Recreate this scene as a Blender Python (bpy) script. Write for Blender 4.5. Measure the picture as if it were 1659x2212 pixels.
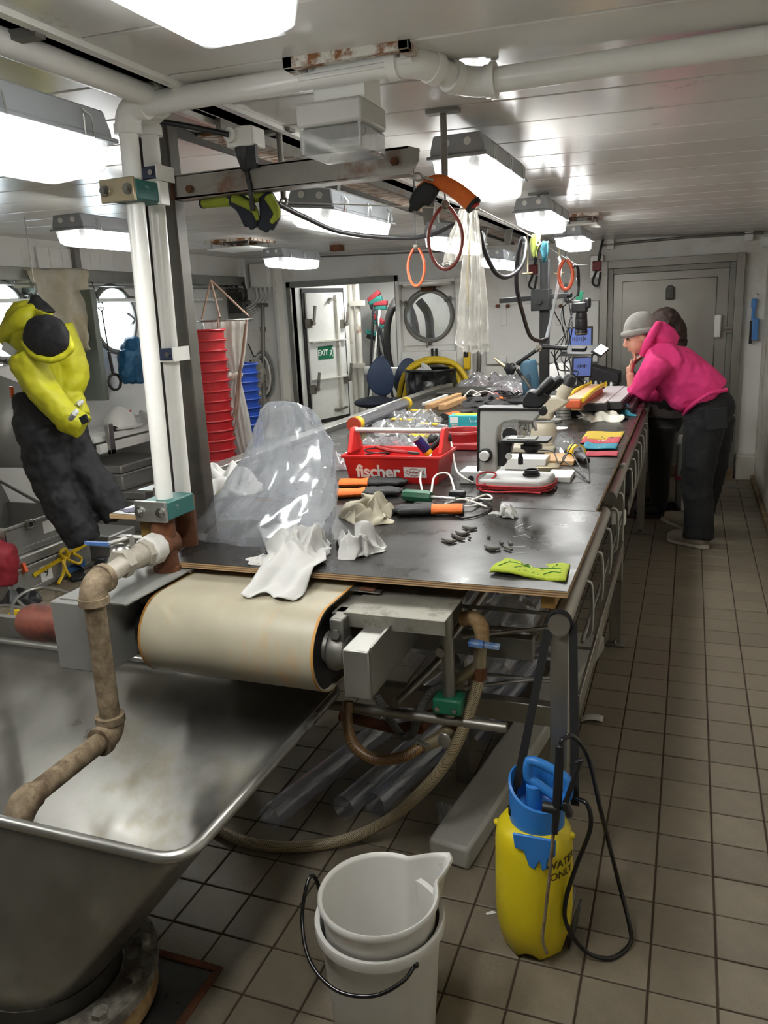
import bpy, bmesh, math, random
from mathutils import Vector, Matrix, Euler, noise
for o in list(bpy.data.objects): bpy.data.objects.remove(o)
S = bpy.context.scene
COL = S.collection
RND = random.Random(11)
PI = math.pi
# ---------------------------------------------------------------- camera
F_PX, CAM_H = 1720.918, 1.65585
YAW, PITCH, ROLL = math.radians(21.1956), math.radians(-14.1058), math.radians(-2.7608)
_fw = Vector((-math.sin(YAW)*math.cos(PITCH), math.cos(YAW)*math.cos(PITCH), math.sin(PITCH)))
_rt = Vector((math.cos(YAW), math.sin(YAW), 0)); _up = _rt.cross(_fw)
_r2 = _rt*math.cos(ROLL)+_up*math.sin(ROLL); _u2 = -_rt*math.sin(ROLL)+_up*math.cos(ROLL)
CAMP = Vector((0, 0, CAM_H))
cd = bpy.data.cameras.new('camera'); cam = bpy.data.objects.new('camera', cd); COL.objects.link(cam)
cd.sensor_fit = 'VERTICAL'; cd.sensor_height = 36; cd.sensor_width = 27; cd.lens = F_PX/2212*36; cd.clip_start = .02
mw = Matrix((_r2, _u2, -_fw)).transposed().to_4x4(); mw.translation = CAMP; cam.matrix_world = mw
S.camera = cam
def _ray(x, y): return _fw+_r2*((x-829.5)/F_PX)-_u2*((y-1106)/F_PX)
# a measured image point turned into a world point on a known plane
def PZ(x, y, z): d = _ray(x, y); return CAMP+d*((z-CAM_H)/d.z)
def PY(x, y, Y): d = _ray(x, y); return CAMP+d*(Y/d.y)
def PX(x, y, X): d = _ray(x, y); return CAMP+d*(X/d.x)
def PXPX(P):
    d = Vector(P)-CAMP; z = d.dot(_fw); return 829.5+F_PX*d.dot(_r2)/z, 1106-F_PX*d.dot(_u2)/z, z
# ---------------------------------------------------------------- world, exposure
W = bpy.data.worlds.new('world'); S.world = W; W.use_nodes = True
W.node_tree.nodes['Background'].inputs[0].default_value = (.80, .92, 1.0, 1)
W.node_tree.nodes['Background'].inputs[1].default_value = 14.0
S.view_settings.view_transform = 'Standard'; S.view_settings.look = 'None'
S.view_settings.gamma = 1; S.view_settings.use_curve_mapping = False
S.view_settings.exposure = 0.3
cy = S.cycles; cy.max_bounces = 5; cy.diffuse_bounces = 4; cy.glossy_bounces = 3; cy.transmission_bounces = 2; cy.transparent_max_bounces = 16; cy.adaptive_threshold = .15; cy.adaptive_min_samples = 16
cy.caustics_reflective = False; cy.caustics_refractive = False; cy.sample_clamp_indirect = 6
LAMP = 50.0      # radiance of the tubes behind the diffusers
# ---------------------------------------------------------------- materials
def lin(c):
    if isinstance(c, str): c = tuple(int(c[i:i+2], 16)/255 for i in (0, 2, 4))
    return tuple((x/12.92 if x <= .04045 else ((x+.055)/1.055)**2.4) for x in c[:3])+(1,)
MATS = {}
def M(name, col, rough=.5, metal=0, var=0, scale=6, bump=0, bscale=60, col2=None, amt=.5, scale2=4, sharp=.12, spec=.5,
      alpha=1, trans=0, emit=0, coat=0, stretch=None, sss=0, rvar=0, obvar=0):
    """col with fine light/dark variation; col2 = stains/rust that cover a share (amt) of the surface"""
    m = bpy.data.materials.new(name); m.use_nodes = True; MATS[name] = m
    nt = m.node_tree; N = nt.nodes; L = nt.links; b = N['Principled BSDF']
    c = lin(col)
    b.inputs['Base Color'].default_value = c; b.inputs['Roughness'].default_value = rough; b.inputs['Metallic'].default_value = metal
    b.inputs['Specular IOR Level'].default_value = spec; b.inputs['Alpha'].default_value = alpha
    b.inputs['Transmission Weight'].default_value = trans; b.inputs['Coat Weight'].default_value = coat; b.inputs['Coat Roughness'].default_value = .12
    if emit: b.inputs['Emission Color'].default_value = c; b.inputs['Emission Strength'].default_value = emit
    if sss: b.inputs['Subsurface Weight'].default_value = sss; b.inputs['Subsurface Radius'].default_value = (.02, .01, .008); b.inputs['Subsurface Scale'].default_value = .3
    if var or col2 or bump or rvar or obvar:
        tc = N.new('ShaderNodeTexCoord'); mp = N.new('ShaderNodeMapping'); L.new(tc.outputs['Object'], mp.inputs[0])
        if stretch: mp.inputs['Scale'].default_value = stretch
        out = None
        if var or rvar:
            n1 = N.new('ShaderNodeTexNoise'); n1.inputs['Scale'].default_value = scale; n1.inputs['Detail'].default_value = 6; n1.inputs['Roughness'].default_value = .65
            L.new(mp.outputs[0], n1.inputs['Vector'])
        if var:
            r1 = N.new('ShaderNodeValToRGB'); e = r1.color_ramp.elements; e[0].position = .3; e[1].position = .7
            e[0].color = tuple(x*(1-var) for x in c[:3])+(1,); e[1].color = tuple(min(1, x*(1+var*.6)) for x in c[:3])+(1,)
            L.new(n1.outputs['Fac'], r1.inputs[0]); out = r1.outputs[0]
        if rvar:
            mr = N.new('ShaderNodeMapRange'); mr.inputs[1].default_value = .3; mr.inputs[2].default_value = .7
            mr.inputs[3].default_value = max(.03, rough-rvar); mr.inputs[4].default_value = min(1, rough+rvar)
            L.new(n1.outputs['Fac'], mr.inputs[0]); L.new(mr.outputs[0], b.inputs['Roughness'])
        if obvar:
            oi = N.new('ShaderNodeObjectInfo'); mo = N.new('ShaderNodeMapRange'); mo.inputs[3].default_value = 1-obvar; mo.inputs[4].default_value = 1+obvar*.5
            L.new(oi.outputs['Random'], mo.inputs[0]); hs = N.new('ShaderNodeHueSaturation'); L.new(mo.outputs[0], hs.inputs['Value'])
            if out: L.new(out, hs.inputs['Color'])
            else: hs.inputs['Color'].default_value = c
            out = hs.outputs[0]
        if col2:
            n2 = N.new('ShaderNodeTexNoise'); n2.inputs['Scale'].default_value = scale2; n2.inputs['Detail'].default_value = 8; n2.inputs['Roughness'].default_value = .7
            L.new(mp.outputs[0], n2.inputs['Vector'])
            r2 = N.new('ShaderNodeValToRGB'); e = r2.color_ramp.elements; t = .72-amt*.44; e[0].position = t-sharp/2; e[1].position = t+sharp/2
            e[0].color = (0, 0, 0, 1); e[1].color = (1, 1, 1, 1); L.new(n2.outputs['Fac'], r2.inputs[0])
            mx = N.new('ShaderNodeMix'); mx.data_type = 'RGBA'; mx.inputs['B'].default_value = lin(col2)
            if out: L.new(out, mx.inputs['A'])
            else: mx.inputs['A'].default_value = c
            L.new(r2.outputs[0], mx.inputs['Factor']); out = mx.outputs['Result']
            if metal:
                inv = N.new('ShaderNodeMath'); inv.operation = 'SUBTRACT'; inv.inputs[0].default_value = 1; L.new(r2.outputs[0], inv.inputs[1])
                ml = N.new('ShaderNodeMath'); ml.operation = 'MULTIPLY'; ml.inputs[1].default_value = metal; L.new(inv.outputs[0], ml.inputs[0]); L.new(ml.outputs[0], b.inputs['Metallic'])
        if out: L.new(out, b.inputs['Base Color'])
        if bump:
            nb = N.new('ShaderNodeTexNoise'); nb.inputs['Scale'].default_value = bscale; nb.inputs['Detail'].default_value = 4; L.new(mp.outputs[0], nb.inputs['Vector'])
            bp = N.new('ShaderNodeBump'); bp.inputs['Strength'].default_value = bump; bp.inputs['Distance'].default_value = .01
            L.new(nb.outputs['Fac'], bp.inputs['Height']); L.new(bp.outputs[0], b.inputs['Normal'])
    return m
def film(name, col, opacity, rough=.12, var=.3, scale=8, gloss=.25):
    """thin plastic film: partly see-through, hazy and shiny"""
    m = bpy.data.materials.new(name); m.use_nodes = True; MATS[name] = m
    nt = m.node_tree; N = nt.nodes; L = nt.links; N.remove(N['Principled BSDF']); out = N['Material Output']
    tr = N.new('ShaderNodeBsdfTransparent'); df = N.new('ShaderNodeBsdfDiffuse'); tl = N.new('ShaderNodeBsdfTranslucent'); gl = N.new('ShaderNodeBsdfGlossy')
    tr.inputs[0].default_value = (.96, .97, .98, 1)
    for n in (df, tl): n.inputs[0].default_value = lin(col)
    gl.inputs['Roughness'].default_value = rough
    a = N.new('ShaderNodeMixShader'); L.new(df.outputs[0], a.inputs[1]); L.new(tl.outputs[0], a.inputs[2]); a.inputs[0].default_value = .45
    tc = N.new('ShaderNodeTexCoord'); nz = N.new('ShaderNodeTexNoise'); nz.inputs['Scale'].default_value = scale; nz.inputs['Detail'].default_value = 5; L.new(tc.outputs['Object'], nz.inputs[0])
    mr = N.new('ShaderNodeMapRange'); mr.inputs[1].default_value = .3; mr.inputs[2].default_value = .7; mr.inputs[3].default_value = max(0, opacity-var/2); mr.inputs[4].default_value = min(1, opacity+var/2)
    L.new(nz.outputs['Fac'], mr.inputs[0])
    c = N.new('ShaderNodeMixShader'); L.new(mr.outputs[0], c.inputs[0]); L.new(tr.outputs[0], c.inputs[1]); L.new(a.outputs[0], c.inputs[2])
    lw = N.new('ShaderNodeLayerWeight'); lw.inputs[0].default_value = .5; fr = N.new('ShaderNodeMath'); fr.operation = 'POWER'; fr.inputs[1].default_value = 4; L.new(lw.outputs['Facing'], fr.inputs[0])
    ad = N.new('ShaderNodeMath'); ad.operation = 'MULTIPLY_ADD'; ad.inputs[1].default_value = .8; ad.inputs[2].default_value = gloss*.25; L.new(fr.outputs[0], ad.inputs[0])
    d = N.new('ShaderNodeMixShader'); L.new(ad.outputs[0], d.inputs[0]); L.new(c.outputs[0], d.inputs[1]); L.new(gl.outputs[0], d.inputs[2])
    L.new(d.outputs[0], out.inputs[0]); return m
def emis(name, col, st):
    m = bpy.data.materials.new(name); m.use_nodes = True; MATS[name] = m
    nt = m.node_tree; nt.nodes.remove(nt.nodes['Principled BSDF']); e = nt.nodes.new('ShaderNodeEmission')
    e.inputs[0].default_value = lin(col); e.inputs[1].default_value = st; nt.links.new(e.outputs[0], nt.nodes['Material Output'].inputs[0]); m.cycles.emission_sampling = 'NONE'; return m
# ---------------------------------------------------------------- mesh builder
def V3(*a): return Vector(a[0] if len(a) == 1 else a)
def frame_of(d):
    d = Vector(d).normalized(); a = Vector((0, 0, 1)) if abs(d.z) < .9 else Vector((1, 0, 0))
    x = a.cross(d).normalized(); return x, d.cross(x), d
def smooth_path(pts, k=6, closed=False):
    P = [Vector(p) for p in pts]; n = len(P)
    if n < 3: return P
    out = []
    for i in range(n if closed else n-1):
        p0 = P[(i-1) % n] if (closed or i > 0) else P[0]*2-P[1]; p1 = P[i]; p2 = P[(i+1) % n]
        p3 = P[(i+2) % n] if (closed or i+2 < n) else P[-1]*2-P[-2]
        for j in range(k):
            t = j/k; out.append(.5*((2*p1)+(p2-p0)*t+(2*p0-5*p1+4*p2-p3)*t*t+(3*p1-p0-3*p2+p3)*t**3))
    if not closed: out.append(P[-1].copy())
    return out
class MB:
    def __init__(s): s.v = []; s.f = []; s.m = []; s.mi = 0
    def add(s, vs, fs):
        o = len(s.v); s.v += [Vector(v) for v in vs]; s.f += [tuple(i+o for i in f) for f in fs]; s.m += [s.mi]*len(fs); return s
    def box(s, c, sz, rot=None):
        c = Vector(c); h = [x/2 for x in sz]
        vs = [Vector((x*h[0], y*h[1], z*h[2])) for z in (-1, 1) for y in (-1, 1) for x in (-1, 1)]
        if rot is not None:
            R = rot if isinstance(rot, Matrix) else Euler(rot).to_matrix(); vs = [R @ v for v in vs]
        return s.add([v+c for v in vs], [(0, 2, 3, 1), (4, 5, 7, 6), (0, 1, 5, 4), (2, 6, 7, 3), (0, 4, 6, 2), (1, 3, 7, 5)])
    def bb(s, a, b):
        a = Vector(a); b = Vector(b); return s.box((a+b)/2, [abs(b[i]-a[i]) for i in range(3)])
    def bar(s, p0, p1, w, h, up=(0, 0, 1)):
        """square section bar from p0 to p1: w across, h along 'up'"""
        p0 = Vector(p0); p1 = Vector(p1); d = (p1-p0).normalized(); x = d.cross(Vector(up))
        if x.length < 1e-4: x = d.cross(Vector((1, 0, 0)))
        x.normalize(); y = x.cross(d); vs = []
        for p in (p0, p1):
            for a, b in ((-1, -1), (1, -1), (1, 1), (-1, 1)): vs.append(p+x*(a*w/2)+y*(b*h/2))
        return s.add(vs, [(0, 1, 2, 3), (7, 6, 5, 4), (0, 4, 5, 1), (1, 5, 6, 2), (2, 6, 7, 3), (3, 7, 4, 0)])
    def tube(s, pts, r, n=10, closed=False, caps=True, k=0, flat=None):
        P = smooth_path(pts, k, closed) if k else [Vector(p) for p in pts]
        m = len(P); rad = r if isinstance(r, (list, tuple)) else [r]*m
        if len(rad) != m: rad = [rad[0]+(0 if len(rad) < 2 else 0)] * m if len(rad) == 1 else [_lerp(rad, i/(m-1)) for i in range(m)]
        T = [((P[(i+1) % m]-P[i-1]) if (closed or 0 < i < m-1) else (P[1]-P[0] if i == 0 else P[-1]-P[-2])).normalized() for i in range(m)]
        x, y, _ = frame_of(T[0]); vs = []
        for i in range(m):
            x = (x-T[i]*x.dot(T[i]));  x = x.normalized() if x.length > 1e-6 else frame_of(T[i])[0]; y = T[i].cross(x)
            for j in range(n):
                a = 2*PI*j/n; vs.append(P[i]+x*(math.cos(a)*rad[i])+y*(math.sin(a)*rad[i]*(flat or 1)))
        fs = []
        for i in range(m if closed else m-1):
            for j in range(n): fs.append((i*n+j, i*n+(j+1) % n, ((i+1) % m)*n+(j+1) % n, ((i+1) % m)*n+j))
        if caps and not closed: fs += [tuple(range(n-1, -1, -1)), tuple((m-1)*n+j for j in range(n))]
        return s.add(vs, fs)
    def cyl(s, p0, p1, r, r1=None, n=18, caps=True): return s.tube([p0, p1], [r, r if r1 is None else r1], n, caps=caps)
    def pipe(s, p0, p1, r, t, n=20):
        """hollow open pipe"""
        p0 = Vector(p0); p1 = Vector(p1); x, y, d = frame_of(p1-p0); vs = []
        for p, q in ((p0, r), (p1, r), (p1, r-t), (p0, r-t)):
            for j in range(n): a = 2*PI*j/n; vs.append(p+x*(math.cos(a)*q)+y*(math.sin(a)*q))
        return s.add(vs, [(i*n+j, i*n+(j+1) % n, ((i+1) % 4)*n+(j+1) % n, ((i+1) % 4)*n+j) for i in range(4) for j in range(n)])
    def lathe(s, prof, o=(0, 0, 0), ax=(0, 0, 1), n=28, sx=1, sy=1, close=False, rot=0):
        x, y, d = frame_of(ax) if tuple(ax) != (0, 0, 1) else (Vector((1, 0, 0)), Vector((0, 1, 0)), Vector((0, 0, 1)))
        o = Vector(o); vs = []
        for r, z in prof:
            for j in range(n): a = 2*PI*j/n+rot; vs.append(o+d*z+x*(math.cos(a)*r*sx)+y*(math.sin(a)*r*sy))
        m = len(prof); fs = [(i*n+j, i*n+(j+1) % n, ((i+1) % m)*n+(j+1) % n, ((i+1) % m)*n+j) for i in range(m if close else m-1) for j in range(n)]
        if not close:
            if prof[0][0] > 1e-6: fs.append(tuple(range(n-1, -1, -1)))
            if prof[-1][0] > 1e-6: fs.append(tuple((m-1)*n+j for j in range(n)))
        return s.add(vs, fs)
    def shell(s, prof, **k):
        return s.lathe(prof, close=True, **k)
    def prism(s, poly, h, mat=None):
        n = len(poly); vs = [Vector((x, y, 0)) for x, y in poly]+[Vector((x, y, h)) for x, y in poly]
        if mat is not None: vs = [mat @ v for v in vs]
        return s.add(vs, [tuple(range(n-1, -1, -1)), tuple(range(n, 2*n))]+[(i, (i+1) % n, n+(i+1) % n, n+i) for i in range(n)])
    def grid(s, fn, nu, nv, closeu=False):
        vs = [fn(i/(nu if closeu else nu-1), j/(nv-1)) for j in range(nv) for i in range(nu)]
        return s.add(vs, [(j*nu+i, j*nu+(i+1) % nu, (j+1)*nu+(i+1) % nu, (j+1)*nu+i) for j in range(nv-1) for i in range(nu if closeu else nu-1)])
    def ball(s, c, r, n=14, m=9, mat=None, fn=None):
        r = (r, r, r) if isinstance(r, (int, float)) else r; c = Vector(c); vs = [Vector((0, 0, -1))]
        for i in range(1, m):
            t = PI*i/m-PI/2
            for j in range(n): a = 2*PI*j/n; vs.append(Vector((math.cos(t)*math.cos(a), math.cos(t)*math.sin(a), math.sin(t))))
        vs.append(Vector((0, 0, 1))); out = []
        for v in vs:
            w = Vector((v.x*r[0], v.y*r[1], v.z*r[2]))
            if fn: w = fn(v, w)
            if mat is not None: w = mat @ w
            out.append(w+c)
        fs = [(0, 1+(j+1) % n, 1+j) for j in range(n)]
        for i in range(m-2):
            for j in range(n): a = 1+i*n; fs.append((a+j, a+(j+1) % n, a+n+(j+1) % n, a+n+j))
        a = 1+(m-2)*n; fs += [(a+j, a+(j+1) % n, len(vs)-1) for j in range(n)]
        return s.add(out, fs)
    def text(s, txt, size, mat, ext=.0004, align='CENTER', space=1.0, bold=0):
        cu = bpy.data.curves.new('t', 'FONT'); cu.body = txt; cu.size = size; cu.align_x = align; cu.align_y = 'CENTER'; cu.extrude = ext; cu.space_character = space; cu.offset = bold; cu.resolution_u = 3
        o = bpy.data.objects.new('t', cu); COL.objects.link(o); dg = bpy.context.evaluated_depsgraph_get(); dg.update()
        me = bpy.data.meshes.new_from_object(o.evaluated_get(dg)); s.add([mat @ v.co for v in me.vertices], [tuple(p.vertices) for p in me.polygons])
        bpy.data.objects.remove(o); bpy.data.meshes.remove(me); bpy.data.curves.remove(cu); return s
    def mesh(s, name, org):
        me = bpy.data.meshes.new(name); me.from_pydata([v-org for v in s.v], [], s.f); return me
    def build(s, name, mat, parent=None, bevel=0, solid=0, sub=0, angle=40, kind=None, offset=-1, seg=2):
        org = ORG.get(parent.name, Vector()) if parent else Vector()
        me = s.mesh(name, org)
        for m_ in (mat if isinstance(mat, (list, tuple)) else [mat]): me.materials.append(MATS[m_])
        me.polygons.foreach_set('material_index', s.m)
        me.polygons.foreach_set('use_smooth', [True]*len(me.polygons)); me.update()
        bm = bmesh.new(); bm.from_mesh(me); bmesh.ops.recalc_face_normals(bm, faces=bm.faces); bm.to_mesh(me); bm.free()
        if not sub: me.set_sharp_from_angle(angle=math.radians(angle))
        o = bpy.data.objects.new(name, me); COL.objects.link(o)
        if parent: o.parent = parent; ORG[o.name] = org
        if solid: d = o.modifiers.new('solid', 'SOLIDIFY'); d.thickness = solid; d.offset = offset
        if bevel: d = o.modifiers.new('bevel', 'BEVEL'); d.width = bevel; d.segments = seg; d.limit_method = 'ANGLE'; d.angle_limit = math.radians(35); d.harden_normals = False
        if sub: d = o.modifiers.new('sub', 'SUBSURF'); d.levels = sub; d.render_levels = sub
        if kind: o['kind'] = kind
        return o
def _lerp(lst, t):
    x = t*(len(lst)-1); i = min(int(x), len(lst)-2); return lst[i]+(lst[i+1]-lst[i])*(x-i)
ORG = {}
def tag(o, label=None, cat=None, group=None, kind=None):
    if label: o['label'] = label
    if cat: o['category'] = cat
    if group: o['group'] = group
    if kind: o['kind'] = kind
    return o
def thing(name, label, cat, loc=(0, 0, 0), group=None, kind=None):
    o = bpy.data.objects.new(name, None); COL.objects.link(o); o.location = loc; o.empty_display_size = .05; ORG[o.name] = Vector(loc)
    return tag(o, label, cat, group, kind)
def dup(o, loc=None, rot=None, label=None, parent=None, scale=None):
    c = o.copy(); COL.objects.link(c); c.parent = parent
    if loc is not None: c.location = loc
    if rot is not None: c.rotation_euler = rot
    if scale is not None: c.scale = scale
    if label: c['label'] = label
    for ch in list(o.children): dup(ch, parent=c)
    return c
def one(name, mb, mat, label, cat, group=None, loc=None, **k):
    """a thing that is one mesh, its origin at loc"""
    if loc is not None:
        for v in mb.v: v -= Vector(loc)
    o = mb.build(name, mat, **k)
    if loc is not None: o.location = loc
    return tag(o, label, cat, group)
def nz(p, s=1, seed=0): return noise.noise(Vector(p)*s+Vector((seed*7.3, seed*3.1, seed*1.7)))
def heap(c, rx, ry, h, rot=0, seed=1, nu=44, nv=20, fold=1.0, irr=.25, edge=.004, power=2.2, fs=1.0, n=None, sub=4):
    """a rumpled cloth lying in a heap: a slack, crumpled control grid drawn as a smooth surface"""
    mb = MB(); c = Vector(c); rr = random.Random(seed*31+7); n = n or (9 if nu >= 40 else 7)
    if fs > 1.2: n += 3
    CP = []
    for j in range(n):
        row = []
        for i in range(n):
            x, y = 2*i/(n-1)-1, 2*j/(n-1)-1; e = max(abs(x), abs(y)); dx, dy = x*math.sqrt(1-y*y/2), y*math.sqrt(1-x*x/2)
            a = math.atan2(dy, dx); ro = 1+irr*1.5*nz((math.cos(a)*1.1, math.sin(a)*1.1, seed), 1, seed)+irr*.4*math.sin(a*3+seed); q = math.hypot(dx, dy)
            jt = 1.15*fold*2/(n-1)*(1 if e < .99 else .7)
            px = dx*ro+rr.uniform(-.5, .5)*jt; py = dy*ro+rr.uniform(-.5, .5)*jt; env = max(0, 1-q**power)**.6
            z = h*env*(.50+fold*rr.uniform(-.42, .50)) if e < .99 else h*.10*fold*rr.random()*(rr.random() > .5)
            row.append(Vector((px*rx, py*ry, max(.0015, z))))
        CP.append(row)
    def cr(p0, p1, p2, p3, t): return .5*((2*p1)+(p2-p0)*t+(2*p0-5*p1+4*p2-p3)*t*t+(3*p1-p0-3*p2+p3)*t**3)
    def at(k): return max(0, min(n-1, k))
    m = (n-1)*sub+1; ca, sa = math.cos(rot), math.sin(rot); vs = []
    for jj in range(m):
        J = min(jj//sub, n-2); tv = (jj-J*sub)/sub
        for ii in range(m):
            I = min(ii//sub, n-2); tu = (ii-I*sub)/sub
            rws = [cr(CP[at(J+d)][at(I-1)], CP[at(J+d)][I], CP[at(J+d)][I+1], CP[at(J+d)][at(I+2)], tu) for d in (-1, 0, 1, 2)]
            p = cr(rws[0], rws[1], rws[2], rws[3], tv); p.z = max(.0015, p.z); vs.append(c+Vector((p.x*ca-p.y*sa, p.x*sa+p.y*ca, p.z)))
    mb.add(vs, [(j*m+i, j*m+i+1, (j+1)*m+i+1, (j+1)*m+i) for j in range(m-1) for i in range(m-1)]); return mb
TEX = {}
def organic(mb, name, mat, parent=None, voxel=.01, smooth=6, disp=0, dsc=.08, mid=.5, kind='CLOUDS'):
    """several overlapping volumes fused into one continuous soft surface"""
    o = mb.build(name, mat, parent)
    r = o.modifiers.new('remesh', 'REMESH'); r.mode = 'VOXEL'; r.voxel_size = voxel; r.use_smooth_shade = True
    if smooth: q = o.modifiers.new('smooth', 'SMOOTH'); q.factor = .5; q.iterations = smooth
    if disp:
        k = (kind, dsc)
        if k not in TEX: t = bpy.data.textures.new('folds', kind); t.noise_scale = dsc; TEX[k] = t
        d = o.modifiers.new('folds', 'DISPLACE'); d.texture = TEX[k]; d.strength = disp; d.mid_level = mid; d.texture_coords = 'GLOBAL'
    return o
# ================================================================ materials
M('tile', '7a705f', .5, var=.22, scale=9, bump=.25, bscale=160, col2='5a4a36', amt=.16, scale2=3.5, sharp=.3, obvar=.13, rvar=.12)
M('grout', '3d2f20', .9, var=.3, scale=14)
M('ceil', 'd6d4cf', .22, var=.05, scale=2.5, spec=.45, col2='9a958b', amt=.06, scale2=5, bump=.02, bscale=3)
M('ceil_gap', 'a5a29a', .45)
M('wall', 'e4e3de', .42, var=.05, scale=2.2, col2='b9ae97', amt=.08, scale2=2.2, sharp=.35, bump=.03, bscale=9)
M('wall_stained', 'd0cdc2', .5, var=.06, scale=3, col2='7d5a33', amt=.20, scale2=2.6, sharp=.25)
M('white_paint', 'e9e8e3', .28, var=.05, scale=8, bump=.12, bscale=45)
M('white_rust', 'd9d6cc', .35, var=.05, scale=8, col2='8a5a2a', amt=.20, scale2=6, sharp=.14, bump=.1, bscale=40)
M('steel', 'a9a8a3', .34, metal=.9, var=.14, scale=5, rvar=.1)
M('steel_dull', '85837d', .5, metal=.75, var=.25, scale=6, rvar=.12)
M('steel_door', '8f8c86', .42, metal=.8, var=.12, scale=3, rvar=.12)
M('steel_dark', '4d4b47', .5, metal=.7, var=.2, scale=8)
M('steel_rust', '8b8780', .5, metal=.7, var=.2, scale=6, col2='6e4526', amt=.26, scale2=7, sharp=.14)
M('chrome', 'c9c9c6', .16, metal=1)
M('rust', '6d3f22', .85, var=.4, scale=14, col2='3d2417', amt=.4, scale2=10, sharp=.3, bump=.4, bscale=60)
M('rust_white', 'cfccc2', .5, var=.08, col2='7a4a1f', amt=.5, scale2=14, sharp=.1, stretch=(1, 3, 1), bump=.2)
M('grey_plastic', '9a9ea2', .45, var=.05)
M('white_plastic', 'e4e3de', .35, var=.03)
M('cream_plastic', 'd9d3bd', .4, var=.04)
M('black', '17171a', .45, var=.1)
M('black_gloss', '0d0d0f', .18)
M('black_rubber', '1b1a1a', .6, var=.2)
M('white_cable', 'cfcdc6', .5)
M('green_sign', '0d6b4a', .45)
M('white_flat', 'eeeeea', .6)
film('clear_plastic', 'e8ebee', .16, .08, .1, 20)
M('glass_dim', '8b99a3', .06, spec=.6, var=.05)
emis('tube', 'ffffff', 22)
# the lit diffuser: brightest over the tubes, clear towards its ends
def lamp_cover_mat(name, st):
    m = bpy.data.materials.new(name); m.use_nodes = True; MATS[name] = m; nt = m.node_tree; N = nt.nodes; L = nt.links; N.remove(N['Principled BSDF'])
    e = N.new('ShaderNodeEmission'); e.inputs[0].default_value = (1, 1, .965, 1); e.inputs[1].default_value = st; L.new(e.outputs[0], N['Material Output'].inputs[0]); return m
lamp_cover_mat('diffuser_lit', LAMP)
film('cover_clear', 'f4f6f6', .45, .15, .25, 60)
film('pane_glass', 'dfe8ee', .06, .03, .02, 4)

# ================================================================ floor
TP = .16; GX, GY = -.18924, 2.83954
fl = tag(MB().bb((-4.85, -3.2, -.06), (.66, 8.02, -.004)).build('floor', 'grout'), 'floor of small square grey-brown tiles with dark joints', 'floor', kind='structure')
def tile_mesh(mb, x0, y0, dz=0):
    g = .0028; c = .002; a = (x0+g, y0+g); b = (x0+TP-g, y0+TP-g)
    vs = [(a[0], a[1], -.01), (b[0], a[1], -.01), (b[0], b[1], -.01), (a[0], b[1], -.01),
          (a[0], a[1], -c+dz), (b[0], a[1], -c+dz), (b[0], b[1], -c+dz), (a[0], b[1], -c+dz),
          (a[0]+c, a[1]+c, dz), (b[0]-c, a[1]+c, dz), (b[0]-c, b[1]-c, dz), (a[0]+c, b[1]-c, dz)]
    mb.add(vs, [(0, 1, 5, 4), (1, 2, 6, 5), (2, 3, 7, 6), (3, 0, 4, 7), (4, 5, 9, 8), (5, 6, 10, 9), (6, 7, 11, 10), (7, 4, 8, 11), (8, 9, 10, 11)])
HB = PZ(483, 2092, 0); hx1, hy1 = HB.x, HB.y
cells = []
for i in range(-30, 6):
    for j in range(-38, 33):
        x0 = GX+i*TP; y0 = GY+j*TP
        if x0 < -4.84 or x0+TP > .64 or y0 < -3.18 or y0+TP > 8.0: continue
        if hx1-.38 < x0+.08 < hx1 and hy1-.36 < y0+.08 < hy1: continue          # steel hatch lies here
        cx, cy = x0+TP/2, y0+TP/2; px, py, dz = PXPX((cx, cy, 0)); vis = dz > .3 and -40 < px < 1700 and 800 < py < 2260
        hid = 0
        if vis:
            if px < 640 and py < 1560 and not (px < 420 and 1150 < py < 1420): hid = 1
            if px < 1190 and py < 1240: hid = 1
            if px < 340 and py > 1500: hid = 1
            if px < 520 and 1400 < py < 1800: hid = 1
            area = (TP*F_PX/dz)**2*(CAM_H/dz)
            cells.append((0 if hid else area, x0, y0))
        else: cells.append((-1, x0, y0))
cells.sort(reverse=True)
t0 = MB(); tile_mesh(t0, 0, 0); t0 = t0.build('tile', 'tile', fl); first = True
for a_, x0, y0 in cells[:300]:
    t = t0 if first else t0.copy()
    if not first: COL.objects.link(t); t.parent = fl
    first = False; t.location = (x0, y0, RND.uniform(-.0007, .0007))
rest = MB()
for a_, x0, y0 in cells[300:]: tile_mesh(rest, x0, y0, RND.uniform(-.0007, .0007))
rest.build('tiles', 'tile', fl, kind='stuff')
# drain hatch in the floor
hp = thing('floor_hatch', 'dark steel drain hatch set into the tiles beside the hopper foot', 'hatch', (hx1-.19, hy1-.18, 0))
M('hatch_steel', '4c4a48', .35, metal=.5, var=.3, scale=7, rvar=.15, col2='3a3027', amt=.2, scale2=9)
for a, b in (((hx1-.38, hy1-.02, -.02), (hx1, hy1, .007)), ((hx1-.02, hy1-.36, -.02), (hx1, hy1-.02, .007)), ((hx1-.38, hy1-.36, -.02), (hx1-.02, hy1-.34, .007)), ((hx1-.38, hy1-.34, -.02), (hx1-.36, hy1-.02, .007))):
    MB().bb(a, b).build('rim', 'rust', hp, bevel=.002)
MB().bb((hx1-.36, hy1-.34, -.02), (hx1-.02, hy1-.02, .0025)).build('plate', 'hatch_steel', hp)
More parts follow.
